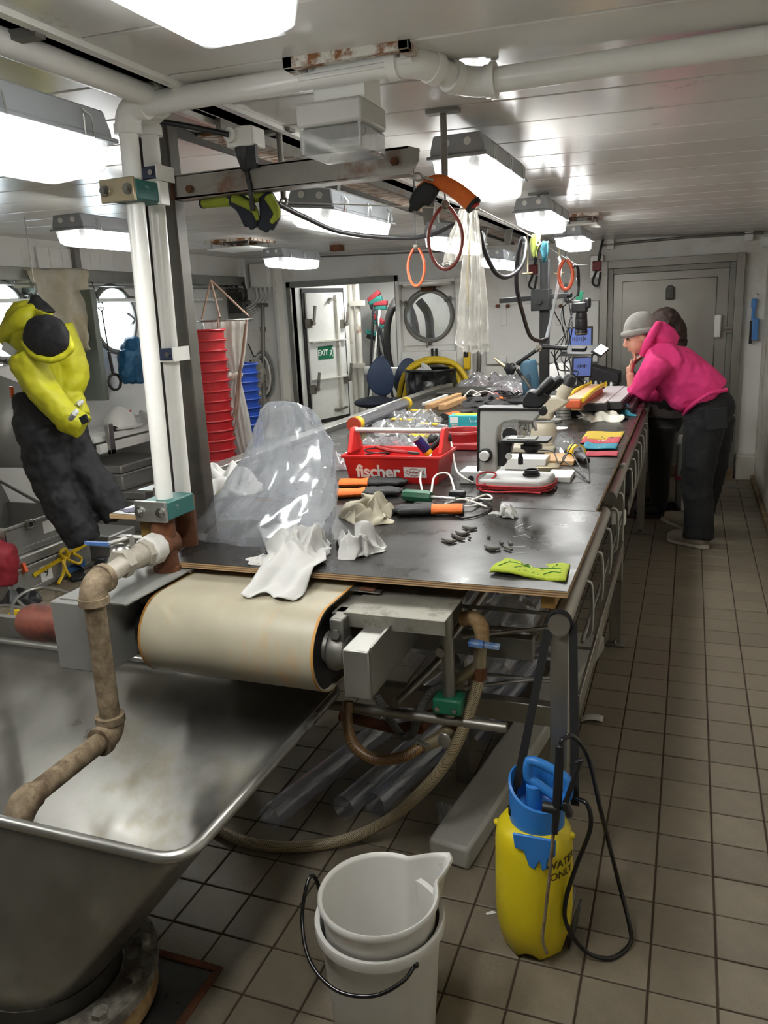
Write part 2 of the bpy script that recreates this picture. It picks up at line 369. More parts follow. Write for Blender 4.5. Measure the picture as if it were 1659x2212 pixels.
# ================================================================ ceiling
def zc(x, y): return 2.185-.0215*x+.006*(8-y)
def CE(x, y, d=0):
    z = 2.2
    for _ in range(20): P = PZ(x, y, z); z = zc(P.x, P.y)-d
    return PZ(x, y, z)
ce = MB(); vs = []
def slab(mb, x0, x1, y0, y1, lo, hi):
    mb.add([(x, y, zc(x, y)+h) for h in (lo, hi) for y in (y0, y1) for x in (x0, x1)], [(0, 2, 3, 1), (4, 5, 7, 6), (0, 1, 5, 4), (2, 6, 7, 3), (0, 4, 6, 2), (1, 3, 7, 5)])
slab(ce, -4.85, .66, -3.2, 10.4, .045, .14)
slab(ce, -1.25, .66, -3.2, 8.02, .016, .09); slab(ce, -4.85, -1.40, -3.2, 8.02, .016, .09)
ce = tag(ce.build('ceiling', 'ceil_gap'), 'low white ceiling of long glossy planks with a cable channel', 'ceiling', kind='structure')
M('plank', 'd6d4cf', .2, var=.05, scale=2.5, spec=.45, col2='8d877c', amt=.05, scale2=6, bump=.015, bscale=2.5, obvar=.05)
for k in range(-19, 18):
    y0 = 2.487+.3085*k
    if y0 > 7.98 or y0 < -3.3: continue
    for xa, xb in ((-1.25, .66), (-4.85, -1.40)):
        p = MB(); slab(p, xa, xb, y0+.005, min(y0+.3035, 8.0), 0, .018); p.build('plank', 'plank', ce, bevel=.004)
tr = MB(); slab(tr, -1.275, -1.25, -3.2, 8.0, -.012, .06); tr.build('edge_trim', 'white_paint', ce)
tr = MB(); slab(tr, -1.42, -1.40, -3.2, 8.0, -.012, .06); tr.build('edge_trim', 'white_paint', ce)
# ================================================================ walls
DX0, DX1, DZ = -4.05, -2.86, 1.95         # passage to the vestibule
QX, QZ, QR = PY(928, 682, 8).x, PY(928, 682, 8).z, .235    # porthole in the far wall
wf = MB()
wf.bb((-4.85, 8, -.05), (DX0, 8.08, 2.4)); wf.bb((DX0, 8, DZ), (DX1, 8.08, 2.4)); wf.bb((DX0, 8, -.05), (DX1, 8.08, .16))
wf.bb((DX1, 8, -.05), (QX-.28, 8.08, 2.4)); wf.bb((QX-.28, 8, QZ+.28), (QX+.28, 8.08, 2.4)); wf.bb((QX-.28, 8, -.05), (QX+.28, 8.08, QZ-.28)); wf.bb((QX+.28, 8, -.05), (.72, 8.08, 2.4))
wf = tag(wf.build('wall_far', 'wall'), 'white painted far bulkhead with steel door and porthole', 'wall', kind='structure')
tag(MB().bb((.60, -3.2, -.05), (.70, 8.0, 2.4)).build('wall_right', 'wall_stained'), 'white side wall with brown stains along its foot', 'wall', kind='structure')
tag(MB().bb((-4.85, -3.26, -.05), (.70, -3.2, 2.4)).build('wall_back', 'wall'), 'white wall behind the viewer', 'wall', kind='structure')
LX = -4.80
P1, P2 = PX(243, 690, LX), PX(-6, 692, LX); LR = .30
wl = MB(); ys = sorted([(P1.y-LR, P1.y+LR), (P2.y-LR, P2.y+LR)]); z0, z1 = P1.z-LR, P1.z+LR
e = [-3.2, ys[0][0], ys[0][1], ys[1][0], ys[1][1], 8.0]
for i in range(5):
    if i % 2 == 0: wl.bb((LX-.1, e[i], -.05), (LX, e[i+1], 2.5))
    else: wl.bb((LX-.1, e[i], -.05), (LX, e[i+1], z0)); wl.bb((LX-.1, e[i], z1), (LX, e[i+1], 2.5))
wl = tag(wl.build('wall_left', 'wall'), 'white hull side wall with two bright portholes', 'wall', kind='structure')
tag(MB().bb((LX, 2.2, 2.02), (-4.62, 8.0, 2.42)).build('trim_1', 'wall', bevel=.01), 'white boxed-in strip above the portholes', 'trim', kind='structure')
# right wall foot kerb with grime
M('grime', 'a08a66', .8, var=.4, scale=9, col2='4b3520', amt=.45, scale2=6, sharp=.3, bump=.5, bscale=30)
tag(MB().bb((.565, 3.6, 0), (.60, 7.9, .045)).build('baseboard_right', 'grime', bevel=.006), 'grimy stained kerb along the foot of the side wall', 'baseboard', kind='structure')
tag(MB().bb((.44, 7.86, 0), (.60, 8.0, .22)).build('baseboard_far', 'wall_stained', bevel=.006), 'white kerb block in the corner beside the steel door', 'baseboard', kind='structure')

def square_ring(mb, c, R, r, y0, y1, n=40, ax='Y'):
    """plate with a round hole; the plate lies across the axis"""
    vs = []; 
    for y in (y0, y1):
        for k in range(n):
            a = 2*PI*k/n; m = max(abs(math.cos(a)), abs(math.sin(a)))
            for q in (R/m, r):
                u, w = math.cos(a)*q, math.sin(a)*q
                vs.append((c[0]+u, y, c[2]+w) if ax == 'Y' else (y, c[1]+u, c[2]+w))
    N2 = 2*n; fs = []
    for k in range(n):
        a, b = 2*k, 2*((k+1) % n)
        fs += [(a, b, b+1, a+1), (N2+a, N2+a+1, N2+b+1, N2+b), (a+1, b+1, N2+b+1, N2+a+1), (a, N2+a, N2+b, b)]
    mb.add(vs, fs)
def porthole(name, c, r, ax, label, inward):
    t = thing(name, label, 'window', c, kind='structure'); A = Vector((0, -1, 0)) if ax == 'Y' else Vector((1, 0, 0)); c = Vector(c)
    mb = MB(); y = (c.y if ax == 'Y' else c.x); square_ring(mb, c, r+.06 if ax == 'Y' else .32, r, y, y+inward*.02, ax=ax); mb.build('plate', 'white_paint', t)
    mb = MB(); mb.lathe([(r+.035, 0), (r+.035, .03), (r+.02, .045), (r-.005, .045), (r-.012, .03), (r-.012, -.05), (r, -.05), (r, 0)], o=c, ax=A, n=48, close=True); mb.build('ring', 'steel_dull' , t)
    mb = MB(); mb.lathe([(r-.008, -.016), (.0001, -.016)], o=c, ax=A, n=48); mb.build('pane', 'pane_glass', t)
    for a in (35, 150, 270):
        x, yv, _ = frame_of(A); d = x*math.cos(math.radians(a))+yv*math.sin(math.radians(a))
        mb = MB(); p = c+d*(r+.03)+A*.03; mb.box(p, (.05, .05, .05)); mb.cyl(p+A*.02, p+A*.08, .012); mb.cyl(p+A*.08-d*.03, p+A*.08+d*.05, .009); mb.build('dog_clamp', 'steel_dull', t, bevel=.004)
    return t
porthole('window_1', P1, .27, 'X', 'bright round porthole behind the hanging steel ring hook', 1)
porthole('window_2', P2, .27, 'X', 'round porthole cut by the left edge above the yellow jacket', 1)
w3 = porthole('window_3', (QX, 8.0, QZ), QR, 'Y', 'round porthole with rusty ring in the recessed white box', -1)
# raised box around the far porthole
bx = thing('trim_2', 'white raised box frame around the far porthole', 'trim', (QX, 7.95, 1.2), kind='structure')
a, b = PY(852, 608, 7.9), PY(1046, 792, 7.9); xi0, xi1, zi1, zi0 = PY(866, 640, 7.95).x, PY(986, 640, 7.95).x, PY(925, 612, 7.95).z, PY(925, 758, 7.95).z
for p, q in (((a.x, 7.9, b.z-.75), (xi0, 8.0, a.z)), ((xi1, 7.9, b.z-.75), (b.x-.12, 8.0, a.z)), ((xi0, 7.9, zi1), (xi1, 8, a.z)), ((xi0, 7.88, b.z-.75), (xi1, 8, zi0))):
    MB().bb(p, q).build('panel', 'white_paint', bx, bevel=.008)
# open deadlight lid above the porthole
dl = thing('deadlight_lid', 'white round deadlight lid swung up above the far porthole', 'lid', PY(925, 618, 7.8))
MB().lathe([(0, 0), (.22, 0), (.235, .012), (.235, .03), (.22, .035), (0, .045)], o=PY(922, 618, 7.7), n=40).build('disc', 'white_paint', dl)
h = MB(); o_ = PY(925, 622, 7.92); h.box(o_, (.14, .05, .03)); h.cyl(o_+V3(-.06, -.03, -.02), o_+V3(.06, -.03, -.02), .012); h.build('hinge', 'rust', dl)
# ---------------------------------------------------------------- vestibule behind the open doorway
vb = MB(); vb.bb((-4.9, 9.9, 0), (-1.6, 9.96, 2.4)); vb.bb((-1.6, 8.08, 0), (-1.54, 9.96, 1.45)); vb.bb((-1.6, 8.08, 1.8), (-1.54, 9.96, 2.4)); vb.bb((-1.6, 8.08, 1.45), (-1.54, 8.9, 1.8)); vb.bb((-1.6, 9.4, 1.45), (-1.54, 9.96, 1.8)); vb.bb((-4.9, 8.08, 0), (-4.84, 9.96, 2.4)); vb.bb((-4.9, 8.08, -.06), (-1.54, 9.96, 0)); vb.bb((-4.9, 8.08, 2.3), (-1.54, 9.96, 2.34))  # gap in the right wall is added, unseen, to let bluish daylight in
tag(vb.build('wall_vestibule', 'wall'), 'white walls of the small lobby beyond the doorway', 'wall', kind='structure')
d1 = thing('door_1', 'grey steel frame of the open doorway to the lobby', 'door', (-3.45, 8, 0), kind='structure')
f = MB(); f.bb((DX0-.05, 7.97, .1), (DX0, 8.1, DZ+.06)).build('jamb', 'steel_dull', d1, bevel=.003)
MB().bb((DX1, 7.97, .1), (DX1+.03, 8.1, DZ+.06)).build('jamb', 'steel_dull', d1, bevel=.003)
MB().bb((DX0-.05, 7.97, DZ), (DX1+.03, 8.1, DZ+.06)).build('lintel', 'steel_dull', d1, bevel=.003)
MB().bb((DX0, 7.99, .16), (DX1, 8.1, .2)).build('sill', 'white_rust', d1, bevel=.003)
# watertight door leaf standing in the lobby bulkhead
DA, DB = PY(663, 760, 8.35), PY(747, 760, 9.05); DA.z = DB.z = 0
ux = (DB-DA).normalized(); un = Vector((ux.y, -ux.x, 0)); 
def DP(x, z, n=0): return DA+ux*x+un*n+Vector((0, 0, z))
def dbox(x0, x1, z0, z1, n0, n1):
    return MB().add([DP(x, z, n) for n in (n0, n1) for z in (z0, z1) for x in (x0, x1)], [(0, 2, 3, 1), (4, 5, 7, 6), (0, 1, 5, 4), (2, 6, 7, 3), (0, 4, 6, 2), (1, 3, 7, 5)])
DW = (DB-DA).length; ztop = PY(664, 628, 8.35).z; zbot = PY(676, 914, 8.35).z
wt = thing('door_3', 'white watertight door with steel dogs and green EXIT sign', 'door', DA, kind='structure')
bk = dbox(-.35, 0, 0, 2.3, -.1, -.04).v
lb = MB(); 
for x0, x1, z0_, z1_ in ((-.42, -.0, 0, 2.3), (DW, DW+.35, 0, 2.3), (0, DW, ztop, 2.3), (0, DW, 0, zbot)): 
    m_ = dbox(x0, x1, z0_, z1_, -.06, -.02); lb.add(m_.v, m_.f)
lb.build('bulkhead', 'white_paint', wt)
L0 = DP(-.42, 0, -.02); MB().add([V3(DX0-.01, 8.08, z) for z in (0, 2.3)]+[L0+V3(0, 0, z) for z in (0, 2.3)]+[V3(DX0-.05, 8.10, z) for z in (0, 2.3)]+[L0+V3(-.04, .02, z) for z in (0, 2.3)], [(0, 2, 3, 1), (4, 5, 7, 6), (0, 1, 5, 4), (2, 6, 7, 3), (1, 3, 7, 5), (0, 4, 6, 2)]).build('jamb_plate', 'white_rust', wt)
dbox(-.02, DW+.02, zbot-.03, ztop+.03, -.03, .0).build('gasket', 'black_rubber', wt)
lf = dbox(.02, DW-.02, zbot+.02, ztop-.02, -.02, .02).build('leaf', 'white_paint', wt, bevel=.006)
for z in (zbot+.33*(ztop-zbot), zbot+.62*(ztop-zbot)): dbox(.03, DW-.03, z-.008, z+.008, .02, .07).build('stiffener', 'white_rust', wt)
dbox(DW-.20, DW-.17, zbot+.05, ztop-.05, .02, .06).build('stiffener', 'white_rust', wt)
for x, z in ((.06, .76), (.06, .26), (DW-.05, .74), (DW-.05, .30)):
    z = zbot+z*(ztop-zbot); m = MB(); m.cyl(DP(x, z, .01), DP(x, z, .09), .025); m.bar(DP(x, z, .08), DP(x+.03, z+.19, .09), .03, .02, un); m.box(DP(x-.03, z, .02), (.08, .05, .1)); m.build('dog_handle', 'steel_rust', wt)
m = MB(); m.cyl(DP(DW*.6, ztop-.10, .01), DP(DW*.6, ztop-.10, .07), .02); m.bar(DP(DW*.6, ztop-.10, .06), DP(DW*.52, ztop-.14, .06), .02, .02); m.build('dog_handle', 'steel_rust', wt)
m = MB(); m.cyl(DP(DW*.6, zbot+.10, .01), DP(DW*.6, zbot+.10, .07), .022); m.bar(DP(DW*.6, zbot+.10, .06), DP(DW*.85, zbot+.12, .06), .025, .025); m.build('dog_handle', 'steel_rust', wt)
sz = zbot+.53*(ztop-zbot); SM = Matrix((ux, Vector((0, 0, 1)), un)).transposed().to_4x4()
sg = dbox(.24*DW, .62*DW, sz-.075, sz+.075, .021, .025).build('exit_sign', 'green_sign', wt); tag(sg, 'green EXIT sign with a white running figure')
SM.translation = DP(.355*DW, sz, .0255); MB().text('EXIT', .088, SM, bold=.0022).build('lettering', 'white_flat', sg)
m = MB(); q = .568*DW
m.mi = 0; m.bar(DP(q+.02, sz+.03, .026), DP(q-.005, sz-.01, .026), .012, .002, un); m.bar(DP(q-.005, sz-.01, .026), DP(q+.02, sz-.05, .026), .01, .002, un); m.bar(DP(q-.005, sz-.01, .026), DP(q-.03, sz-.045, .026), .01, .002, un); m.bar(DP(q+.02, sz+.02, .026), DP(q-.025, sz+.015, .026), .009, .002, un)
m.cyl(DP(q+.025, sz+.045, .0255), DP(q+.025, sz+.045, .027), .011); m.build('running_figure', 'white_flat', sg)
# ceiling light fixture; an unseen copy is added in the lobby to brighten it
def fixture_proto():
    t = thing('ceiling_light', 'x', 'light', (0, 0, 0), 'fluorescent ceiling lights'); l, w = .66, .18
    b = MB(); prof = [(-w/2+.012, .062), (w/2-.012, .062), (w/2, .015), (w/2, 0), (-w/2, 0), (-w/2, .015)]
    b.prism(prof, l, Matrix(((1, 0, 0, 0), (0, 0, 1, -l/2), (0, 1, 0, 0), (0, 0, 0, 1)))); b.build('housing', 'grey_plastic', t, bevel=.006)
    r = MB(); r.box((0, 0, -.004), (w+.018, l+.018, .010)); r.build('rim', 'grey_plastic', t, bevel=.003)
    n = 5; c = MB(); 
    def ring(s, z): return [(x*s*1, y*1, z) for x, y in ()]
    hw, hl = w/2, l/2
    def rr(hw, hl, z, rad=.03):
        o = []
        for cx, cy, a0 in ((hw-rad, hl-rad, 0), (-hw+rad, hl-rad, 90), (-hw+rad, -hl+rad, 180), (hw-rad, -hl+rad, 270)):
            for k in range(4): a = math.radians(a0+k*30); o.append(Vector((cx+rad*math.cos(a), cy+rad*math.sin(a), z)))
        return o
    A, B, D = rr(hw, hl, -.009), rr(hw-.008, hl-.012, -.06), rr(hw-.022, hl-.03, -.072); n = len(A)
    c.add(A+B+D, [(i, (i+1) % n, n+(i+1) % n, n+i) for i in range(n)]+[(n+i, n+(i+1) % n, 2*n+(i+1) % n, 2*n+i) for i in range(n)])
    c.build('cover', 'cover_clear', t)
    d = MB(); d.box((0, 0, -.048), (2*hw-.048, 2*hl-.2, .046)); d.build('diffuser', 'diffuser_lit', t)
    for s in (-1, 1):
        k = MB(); kk = rr(hw-.022, .035, -.072, .01); k.add([v+Vector((0, s*(hl-.065), 0)) for v in kk], [tuple(range(len(kk)-1, -1, -1))]); k.build('cover_end', 'cover_clear', t)
    for s in (-1, 1):
        MB().cyl((s*.042, -l/2+.07, -.03), (s*.042, l/2-.07, -.03), .013, n=10).build('tube', 'tube', t)
        for e_ in (-1, 1): MB().box((s*.042, e_*(l/2-.055), -.022), (.034, .03, .05)).build('lamp_holder', 'white_plastic', t, bevel=.003)
        MB().cyl((s*.035, -l/2-.004, .036), (s*.035, -l/2+.002, .036), .012, n=14).build('gland_plug', 'white_plastic', t)
        for y in (-.24, 0, .24):
            q = MB(); q.tube([(s*(w/2+.012), y-.014, -.012), (s*(w/2+.014), y-.012, .03), (s*(w/2+.002), y, .045), (s*(w/2+.014), y+.012, .03), (s*(w/2+.012), y+.014, -.012)], .0022, n=5); q.build('clip', 'chrome', t)
    return t
FX = fixture_proto()
lights = [(( -.715, 2.96, 2.125), (0, 0, 0), 'first lit ceiling light of the right row, behind the orange glove'),
          ((-.775, 4.58, 2.115), (0, 0, 0), 'lit ceiling light behind the thin rod, second in the right row'),
          ((-.785, 5.95, 2.085), (0, 0, 0), 'last ceiling light of the right row, below the rusty vent nearest the steel door'),
          ((-1.30, 3.08, 2.035), (0, math.radians(7), math.radians(1)), 'tilted hanging light right below the steel arm, with black cable'),
          ((-2.93, 5.85, 2.09), (0, 0, 0), 'small far ceiling light above the white junction boxes'),
          ((-2.70, 3.45, 2.095), (0, 0, 0), 'ceiling light above the portholes, partly behind the white pipes'),
          ((-1.30, 1.25, 2.045), (0, math.radians(-4), 0), 'large near light at the left edge below the white pipe'),
          ((-.635, .87, 2.125), (0, 0, 0), 'largest ceiling light at the top edge of the picture'),
          ((-1.25, 4.55, 2.03), (0, math.radians(7), 0), 'hanging light behind the large dark red hose loop'),
          ((-1.38, 6.25, 2.0), (0, math.radians(8), math.radians(2)), 'hanging light left of the black camera column, between grey hangers')]
for i, (p, r, lb_) in enumerate(lights):
    if i == 0: o = FX; o.location = p; o.rotation_euler = r; o['label'] = lb_
    else: dup(FX, p, r, lb_)
for p in ((-2.9, .9, 2.12), (-3.4, 9.0, 2.12)):  # two unseen fixtures added for their light: beside the viewer, in the lobby
    dup(FX, p, (0, 0, 0), {-2.9: 'added unseen ceiling light left of the viewer', -3.4: 'added unseen ceiling light in the lobby beyond the doorway'}[p[0]])
# ================================================================ doors and fittings of the far wall
d2 = thing('door_2', 'large brushed steel cold-room door in a stepped steel frame', 'door', (-.19, 8, 0), kind='structure')
A, B = PY(1297, 565, 7.94), PY(1612, 545, 7.94); ax0, ax1, az = A.x, B.x, 2.01
def frame3(x0, x1, z1, w, y0, y1, nm, mt, z0=.1):
    for a, b in (((x0, y0, z0), (x0+w, y1, z1)), ((x1-w, y0, z0), (x1, y1, z1)), ((x0+w, y0, z1-w), (x1-w, y1, z1))): MB().bb(a, b).build(nm, mt, d2, bevel=.003)
frame3(ax0, ax1, az, .07, 7.93, 8.0, 'frame', 'steel_door'); frame3(ax0+.07, ax1-.07, az-.07, .05, 7.955, 8.0, 'inner_frame', 'steel_dull')
lf = MB().bb((ax0+.12, 7.965, .12), (ax1-.12, 8.0, az-.12)).build('leaf', 'steel_door', d2, bevel=.004)
MB().bb((ax0+.20, 7.95, .2), (ax1-.22, 7.966, az-.19)).build('panel', 'steel_door', lf, bevel=.006)
p = PY(1447, 632, 7.93); m = MB(); m.prism([(-.035, -.06), (.035, -.06), (.035, .03)]+[(.035*math.cos(t*PI/8), .03+.035*math.sin(t*PI/8)) for t in range(1, 8)]+[(-.035, .03)], .04, Matrix.Translation(p) @ Matrix.Rotation(PI/2, 4, 'X')); m.build('lamp_hood', 'steel_dark', d2, bevel=.006)
p = PY(1550, 704, 7.92); h = MB().bb(p+V3(-.028, -.03, -.1), p+V3(.028, .02, .1)).build('handle', 'white_plastic', d2, bevel=.01)
p = PY(1573, 712, 7.94); m = MB(); m.box(p, (.06, .03, .05)); m.cyl(p+V3(-.04, -.02, 0), p+V3(.04, -.02, 0), .008); m.build('latch', 'steel_rust', d2)
MB().bb((ax0, 7.9, 0), (ax1, 8.0, .1)).build('threshold', 'grime', d2, bevel=.005)
dg = thing('floor_drain', 'small slotted drain grate before the steel door', 'drain', PZ(1565, 1050, .0)); c = PZ(1565, 1050, 0)
MB().bb(c+V3(-.13, -.06, -.003), c+V3(.13, .06, .002)).build('grate_frame', 'steel_dull', dg)
for i in range(9): MB().bb(c+V3(-.115+i*.027, -.05, .002), c+V3(-.103+i*.027, .05, .006)).build('slat', 'steel_dull', dg)
# blue hand brush
bp = PY(1630, 640, 7.96); br = thing('hand_brush', 'light blue hand brush hanging beside the steel door', 'brush', bp)
m = MB(); t = bp; b = PY(1629, 742, 7.96); m.bb((t.x-.022, 7.95, t.z-.02), (t.x+.022, 7.985, t.z-.10)); m.bar(V3(t.x, 7.965, t.z-.02), V3(t.x, 7.965, b.z+.2), .03, .022, (0, 1, 0)); m.bb((b.x-.026, 7.94, b.z+.03), (b.x+.026, 7.97, b.z+.22)); m.build('handle', M('blue_plastic', '4f86c6', .4).name, br, bevel=.006)
MB().bb((b.x-.045, 7.945, b.z), (b.x-.02, 7.965, b.z+.2)).build('bristles', 'black', br)
MB().cyl(t+V3(.01, .03, .02), t+V3(.01, -.03, .02), .006).build('hook', 'chrome', br)
# white board on the far wall
wb = thing('whiteboard', 'large blank white panel on the far wall behind the camera stand', 'board', PY(1170, 785, 7.95))
a, b = PY(1048, 660, 7.95), PY(1292, 783, 7.95)
MB().bb((a.x, 7.95, b.z), (b.x, 7.975, a.z)).build('panel', 'white_plastic', wb, bevel=.012)
for x in (1087, 1208): q = PY(x, 676, 7.94); MB().bb(q+V3(-.035, 0, -.12), q+V3(.035, .012, .12)).build('strap', 'white_plastic', wb, bevel=.006)
for x in (1076, 1098, 1196, 1212): q = PY(x, 661, 7.94); MB().cyl(q, q+V3(0, -.05, 0), .016).build('bolt', 'rust', wb)
q = PY(1086, 776, 7.94); MB().bb(q+V3(-.04, -.01, -.03), q+V3(.04, .012, .03)).build('bottom_clip', 'white_plastic', wb, bevel=.004)
# sockets with red switches beside the door
for x, y, lb in ((1152, 584, 'small red switch socket on the far wall left of the camera column'), (1289, 576, 'small red switch socket with black plug beside the steel door')):
    q = PY(x, y, 7.96); t = thing('wall_socket', lb, 'socket', q, 'wall sockets')
    MB().bb(q+V3(-.06, 0, -.1), q+V3(.06, .03, .1)).build('back_plate', 'steel', t, bevel=.003); MB().bb(q+V3(-.035, -.05, -.04), q+V3(.045, 0, .05)).build('switch_box', M('red_dark', '7d2a28', .45).name if 'red_dark' not in MATS else 'red_dark', t, bevel=.008)
    c = MB(); c.tube([q+V3(.02, -.04, .05), q+V3(.04, -.05, .16), q+V3(.06, -.04, .24)], .012, k=4); c.tube([q+V3(0, -.04, -.04), q+V3(-.03, -.06, -.14), q+V3(.02, -.06, -.17), q+V3(.04, -.05, -.05)], .01, k=5); c.build('plug_lead', 'black', t)
# cable conduit along the wall head
cdt = thing('wall_conduit', 'thin grey conduit along the top of the far wall', 'conduit', PY(1300, 530, 7.95)); MB().tube([PY(1300, 530, 7.95), PY(1480, 513, 7.95), PY(1650, 503, 7.95)], .012).build('pipe_run', 'steel_dull', cdt); MB().tube([PY(686, 555, 7.95), PY(860, 547, 7.95), PY(1060, 540, 7.95)], .008).build('pipe_run', 'steel_dull', cdt)
for x, y in ((1318, 527), (1618, 507)): q = PY(x, y, 7.96); MB().bb(q+V3(-.035, -.02, -.05), q+V3(.035, .04, .05)).build('clip', 'white_plastic', cdt, bevel=.005)
q = PY(1650, 522, 7.75); one('pipe_stub', MB().lathe([(.0, -.02), (.045, -.015), (.055, .02), (.055, .3)], o=q, ax=(1, .2, 0)), 'white_paint', 'white pipe stub in the upper corner right of the steel door', 'pipe', loc=q)
# junction boxes on the far wall, left
for k, (x, y, w_, h_, lb) in enumerate(((514, 590, .085, .17, 'white junction box with cable glands on its left side'), (560, 594, .12, .13, 'white junction box with four cables below'), (474, 585, .05, .16, 'narrow white box beside the corner post'))):
    q = PY(x, y, 7.9); t = thing('junction_box', lb, 'electrical box', q, 'junction boxes')
    MB().bb(q+V3(-w_, 0, -h_), q+V3(w_, .1, h_)).build('box', 'white_plastic', t, bevel=.02)
    MB().bb(q+V3(-w_+.012, -.015, -h_+.012), q+V3(w_-.012, 0, h_-.012)).build('lid', 'white_plastic', t, bevel=.012)
    for i in range(4):
        if k == 0: g = MB(); g.cyl(q+V3(-w_, .05, -.12+i*.07), q+V3(-w_-.04, .05, -.12+i*.07), .02); g.tube([q+V3(-w_-.03, .05, -.12+i*.07), q+V3(-w_-.10-.01*i, .05, -.14+i*.07), q+V3(-w_-.10-.012*i, .05, -.35), q+V3(-w_+.02, .05, -.5+.02*i)], .011, k=4)
        elif k == 1: g = MB(); g.cyl(q+V3(-.08+i*.055, .05, -h_), q+V3(-.08+i*.055, .05, -h_-.04), .018); g.tube([q+V3(-.08+i*.055, .05, -h_-.03), q+V3(-.085+i*.05, .05, -h_-.12), q+V3(-.2+i*.02, .05, -h_-.2-i*.02), q+V3(-.36, .05, -h_-.19-i*.02)], .011, k=5)
        else: continue
        g.build('cable', 'white_cable', t)
t = one('cable_coil', MB().tube([PY(523, 630, 7.85)+V3(math.cos(i*.63)*(.05+.004*(i % 5)), -.01*(i % 4), math.sin(i*.63)*.10) for i in range(40)], .008, k=3), 'black', 'small coil of black cable hung below the junction boxes', 'cable')
M('steel_green', '6d746c', .5, metal=.3, var=.1)
q = PY(500, 665, 7.9); t = thing('steel_cabinet', 'grey steel wall cabinet behind the hanging net', 'cabinet', q)
MB().bb(q+V3(-.28, .0, -.16), q+V3(.16, .1, .22)).build('body', 'steel_dull', t, bevel=.004); MB().bb(q+V3(-.02, -.03, -.06), q+V3(.14, 0, .16)).build('display', 'steel_dark', t, bevel=.004)
MB().cyl(q+V3(.17, .03, .05), q+V3(.22, .03, .05), .02).build('gland', 'steel_dull', t)
t = one('corner_post', MB().bb(PY(483, 560, 7.92)+V3(-.05, 0, -.6), PY(483, 545, 7.92)+V3(.05, .06, .03)), 'wall', 'white corner stiffener with rusty head beside junction boxes', 'post')
m = MB().bb(PY(440, 620, 7.8)+V3(-.55, 0, -.07), PY(468, 620, 7.8)+V3(.1, .06, .07)); one('wall_rail', m, 'steel_dull', 'grey steel rail on the far wall above the net', 'rail')
# T-handled rod leaning on the far wall
m = MB(); a, b = PY(567, 660, 7.88), PY(571, 905, 7.82); m.cyl(PY(556, 659, 7.88), PY(578, 659, 7.88), .02); m.tube([a, b], .022); m.cyl(a.lerp(b, .2)+V3(0, 0, .02), a.lerp(b, .2)-V3(0, 0, .03), .032)
b0 = b.copy(); b0.z = .0; m.tube([b, b0], .022); one('t_rod', m, 'steel_dull', 'long T-handled steel rod leaning upright on the far wall', 'rod')
# vents and patches on the ceiling
def hatch(name, lb, cx, cy, w, l, drop, rot=0):
    z = zc(cx, cy); t = thing(name, lb, 'vent', (cx, cy, z), 'ceiling vents')
    for a, b in (((-w/2, -l/2), (w/2, -l/2+.025)), ((-w/2, l/2-.025), (w/2, l/2)), ((-w/2, -l/2), (-w/2+.025, l/2)), ((w/2-.025, -l/2), (w/2, l/2))):
        MB().bb((cx+a[0], cy+a[1], z-.02), (cx+b[0], cy+b[1], z+.012)).build('rim', 'rust_white', t, bevel=.002)
    MB().bb((cx-w/2+.02, cy-l/2+.02, z-.001), (cx+w/2-.02, cy+l/2-.02, z+.01)).build('opening', 'black', t)
    MB().bb((cx-w/2+.01, cy-l/2+.01+.045*(drop < .03), z-drop-.012), (cx+w/2-.01, cy+l/2-.01, z-drop)).build('cover_plate', 'white_paint', t, bevel=.003)
    for sx in (-1, 1):
        for sy in (-1, 1): MB().cyl((cx+sx*(w/2-.04), cy+sy*(l/2-.04), z-drop), (cx+sx*(w/2-.04), cy+sy*(l/2-.04), z), .006, n=8).build('stud', 'steel_rust', t)
    return t
a, b = CE(612, 128), CE(888, 92)
hatch('ceiling_vent', 'rusty-rimmed ceiling vent with white cover above the white pipe', (a.x+b.x)/2, (a.y+b.y)/2+.06, b.x-a.x, .15, .022)
a, b = CE(455, 520), CE(582, 520); hatch('ceiling_vent', 'flat ceiling vent near the far left corner', (a.x+b.x)/2, (a.y+b.y)/2, .42, .42, .06)
c_ = CE(1252, 478); hatch('ceiling_vent', 'rusty ceiling vent above the last light before the steel door', -.72, 5.75, .26, .3, .06)
# unlit box lamp
z = 2.1; a, b = PZ(640, 278, z), PZ(790, 262, z); t = thing('box_lamp', 'unlit grey box lamp with clear lower cover below the white pipe', 'light', ((a.x+b.x)/2, a.y, z))
w_ = b.x-a.x; ZH = PY(640, 224, a.y).z; MB().bb((a.x, a.y, z), (b.x, a.y+.17, ZH)).build('housing', M('light_grey', 'b9b8b4', .5, var=.04).name, t, bevel=.008)
MB().bb((a.x+.003, a.y+.003, z-.062), (b.x-.003, a.y+.167, z-.002)).build('cover', film('cover_frost', 'cfd1d2', .42, .15, .1, 20).name, t, bevel=.008)
for x in (a.x+.012, b.x-.012): MB().cyl((x, a.y+.012, z-.06), (x, a.y+.012, z), .004).build('cover_screw', 'white_plastic', t)
MB().bb((a.x+.03, a.y+.05, ZH), (b.x-.01, a.y+.16, zc(a.x, a.y)-.002)).build('mount_plate', 'white_paint', t)
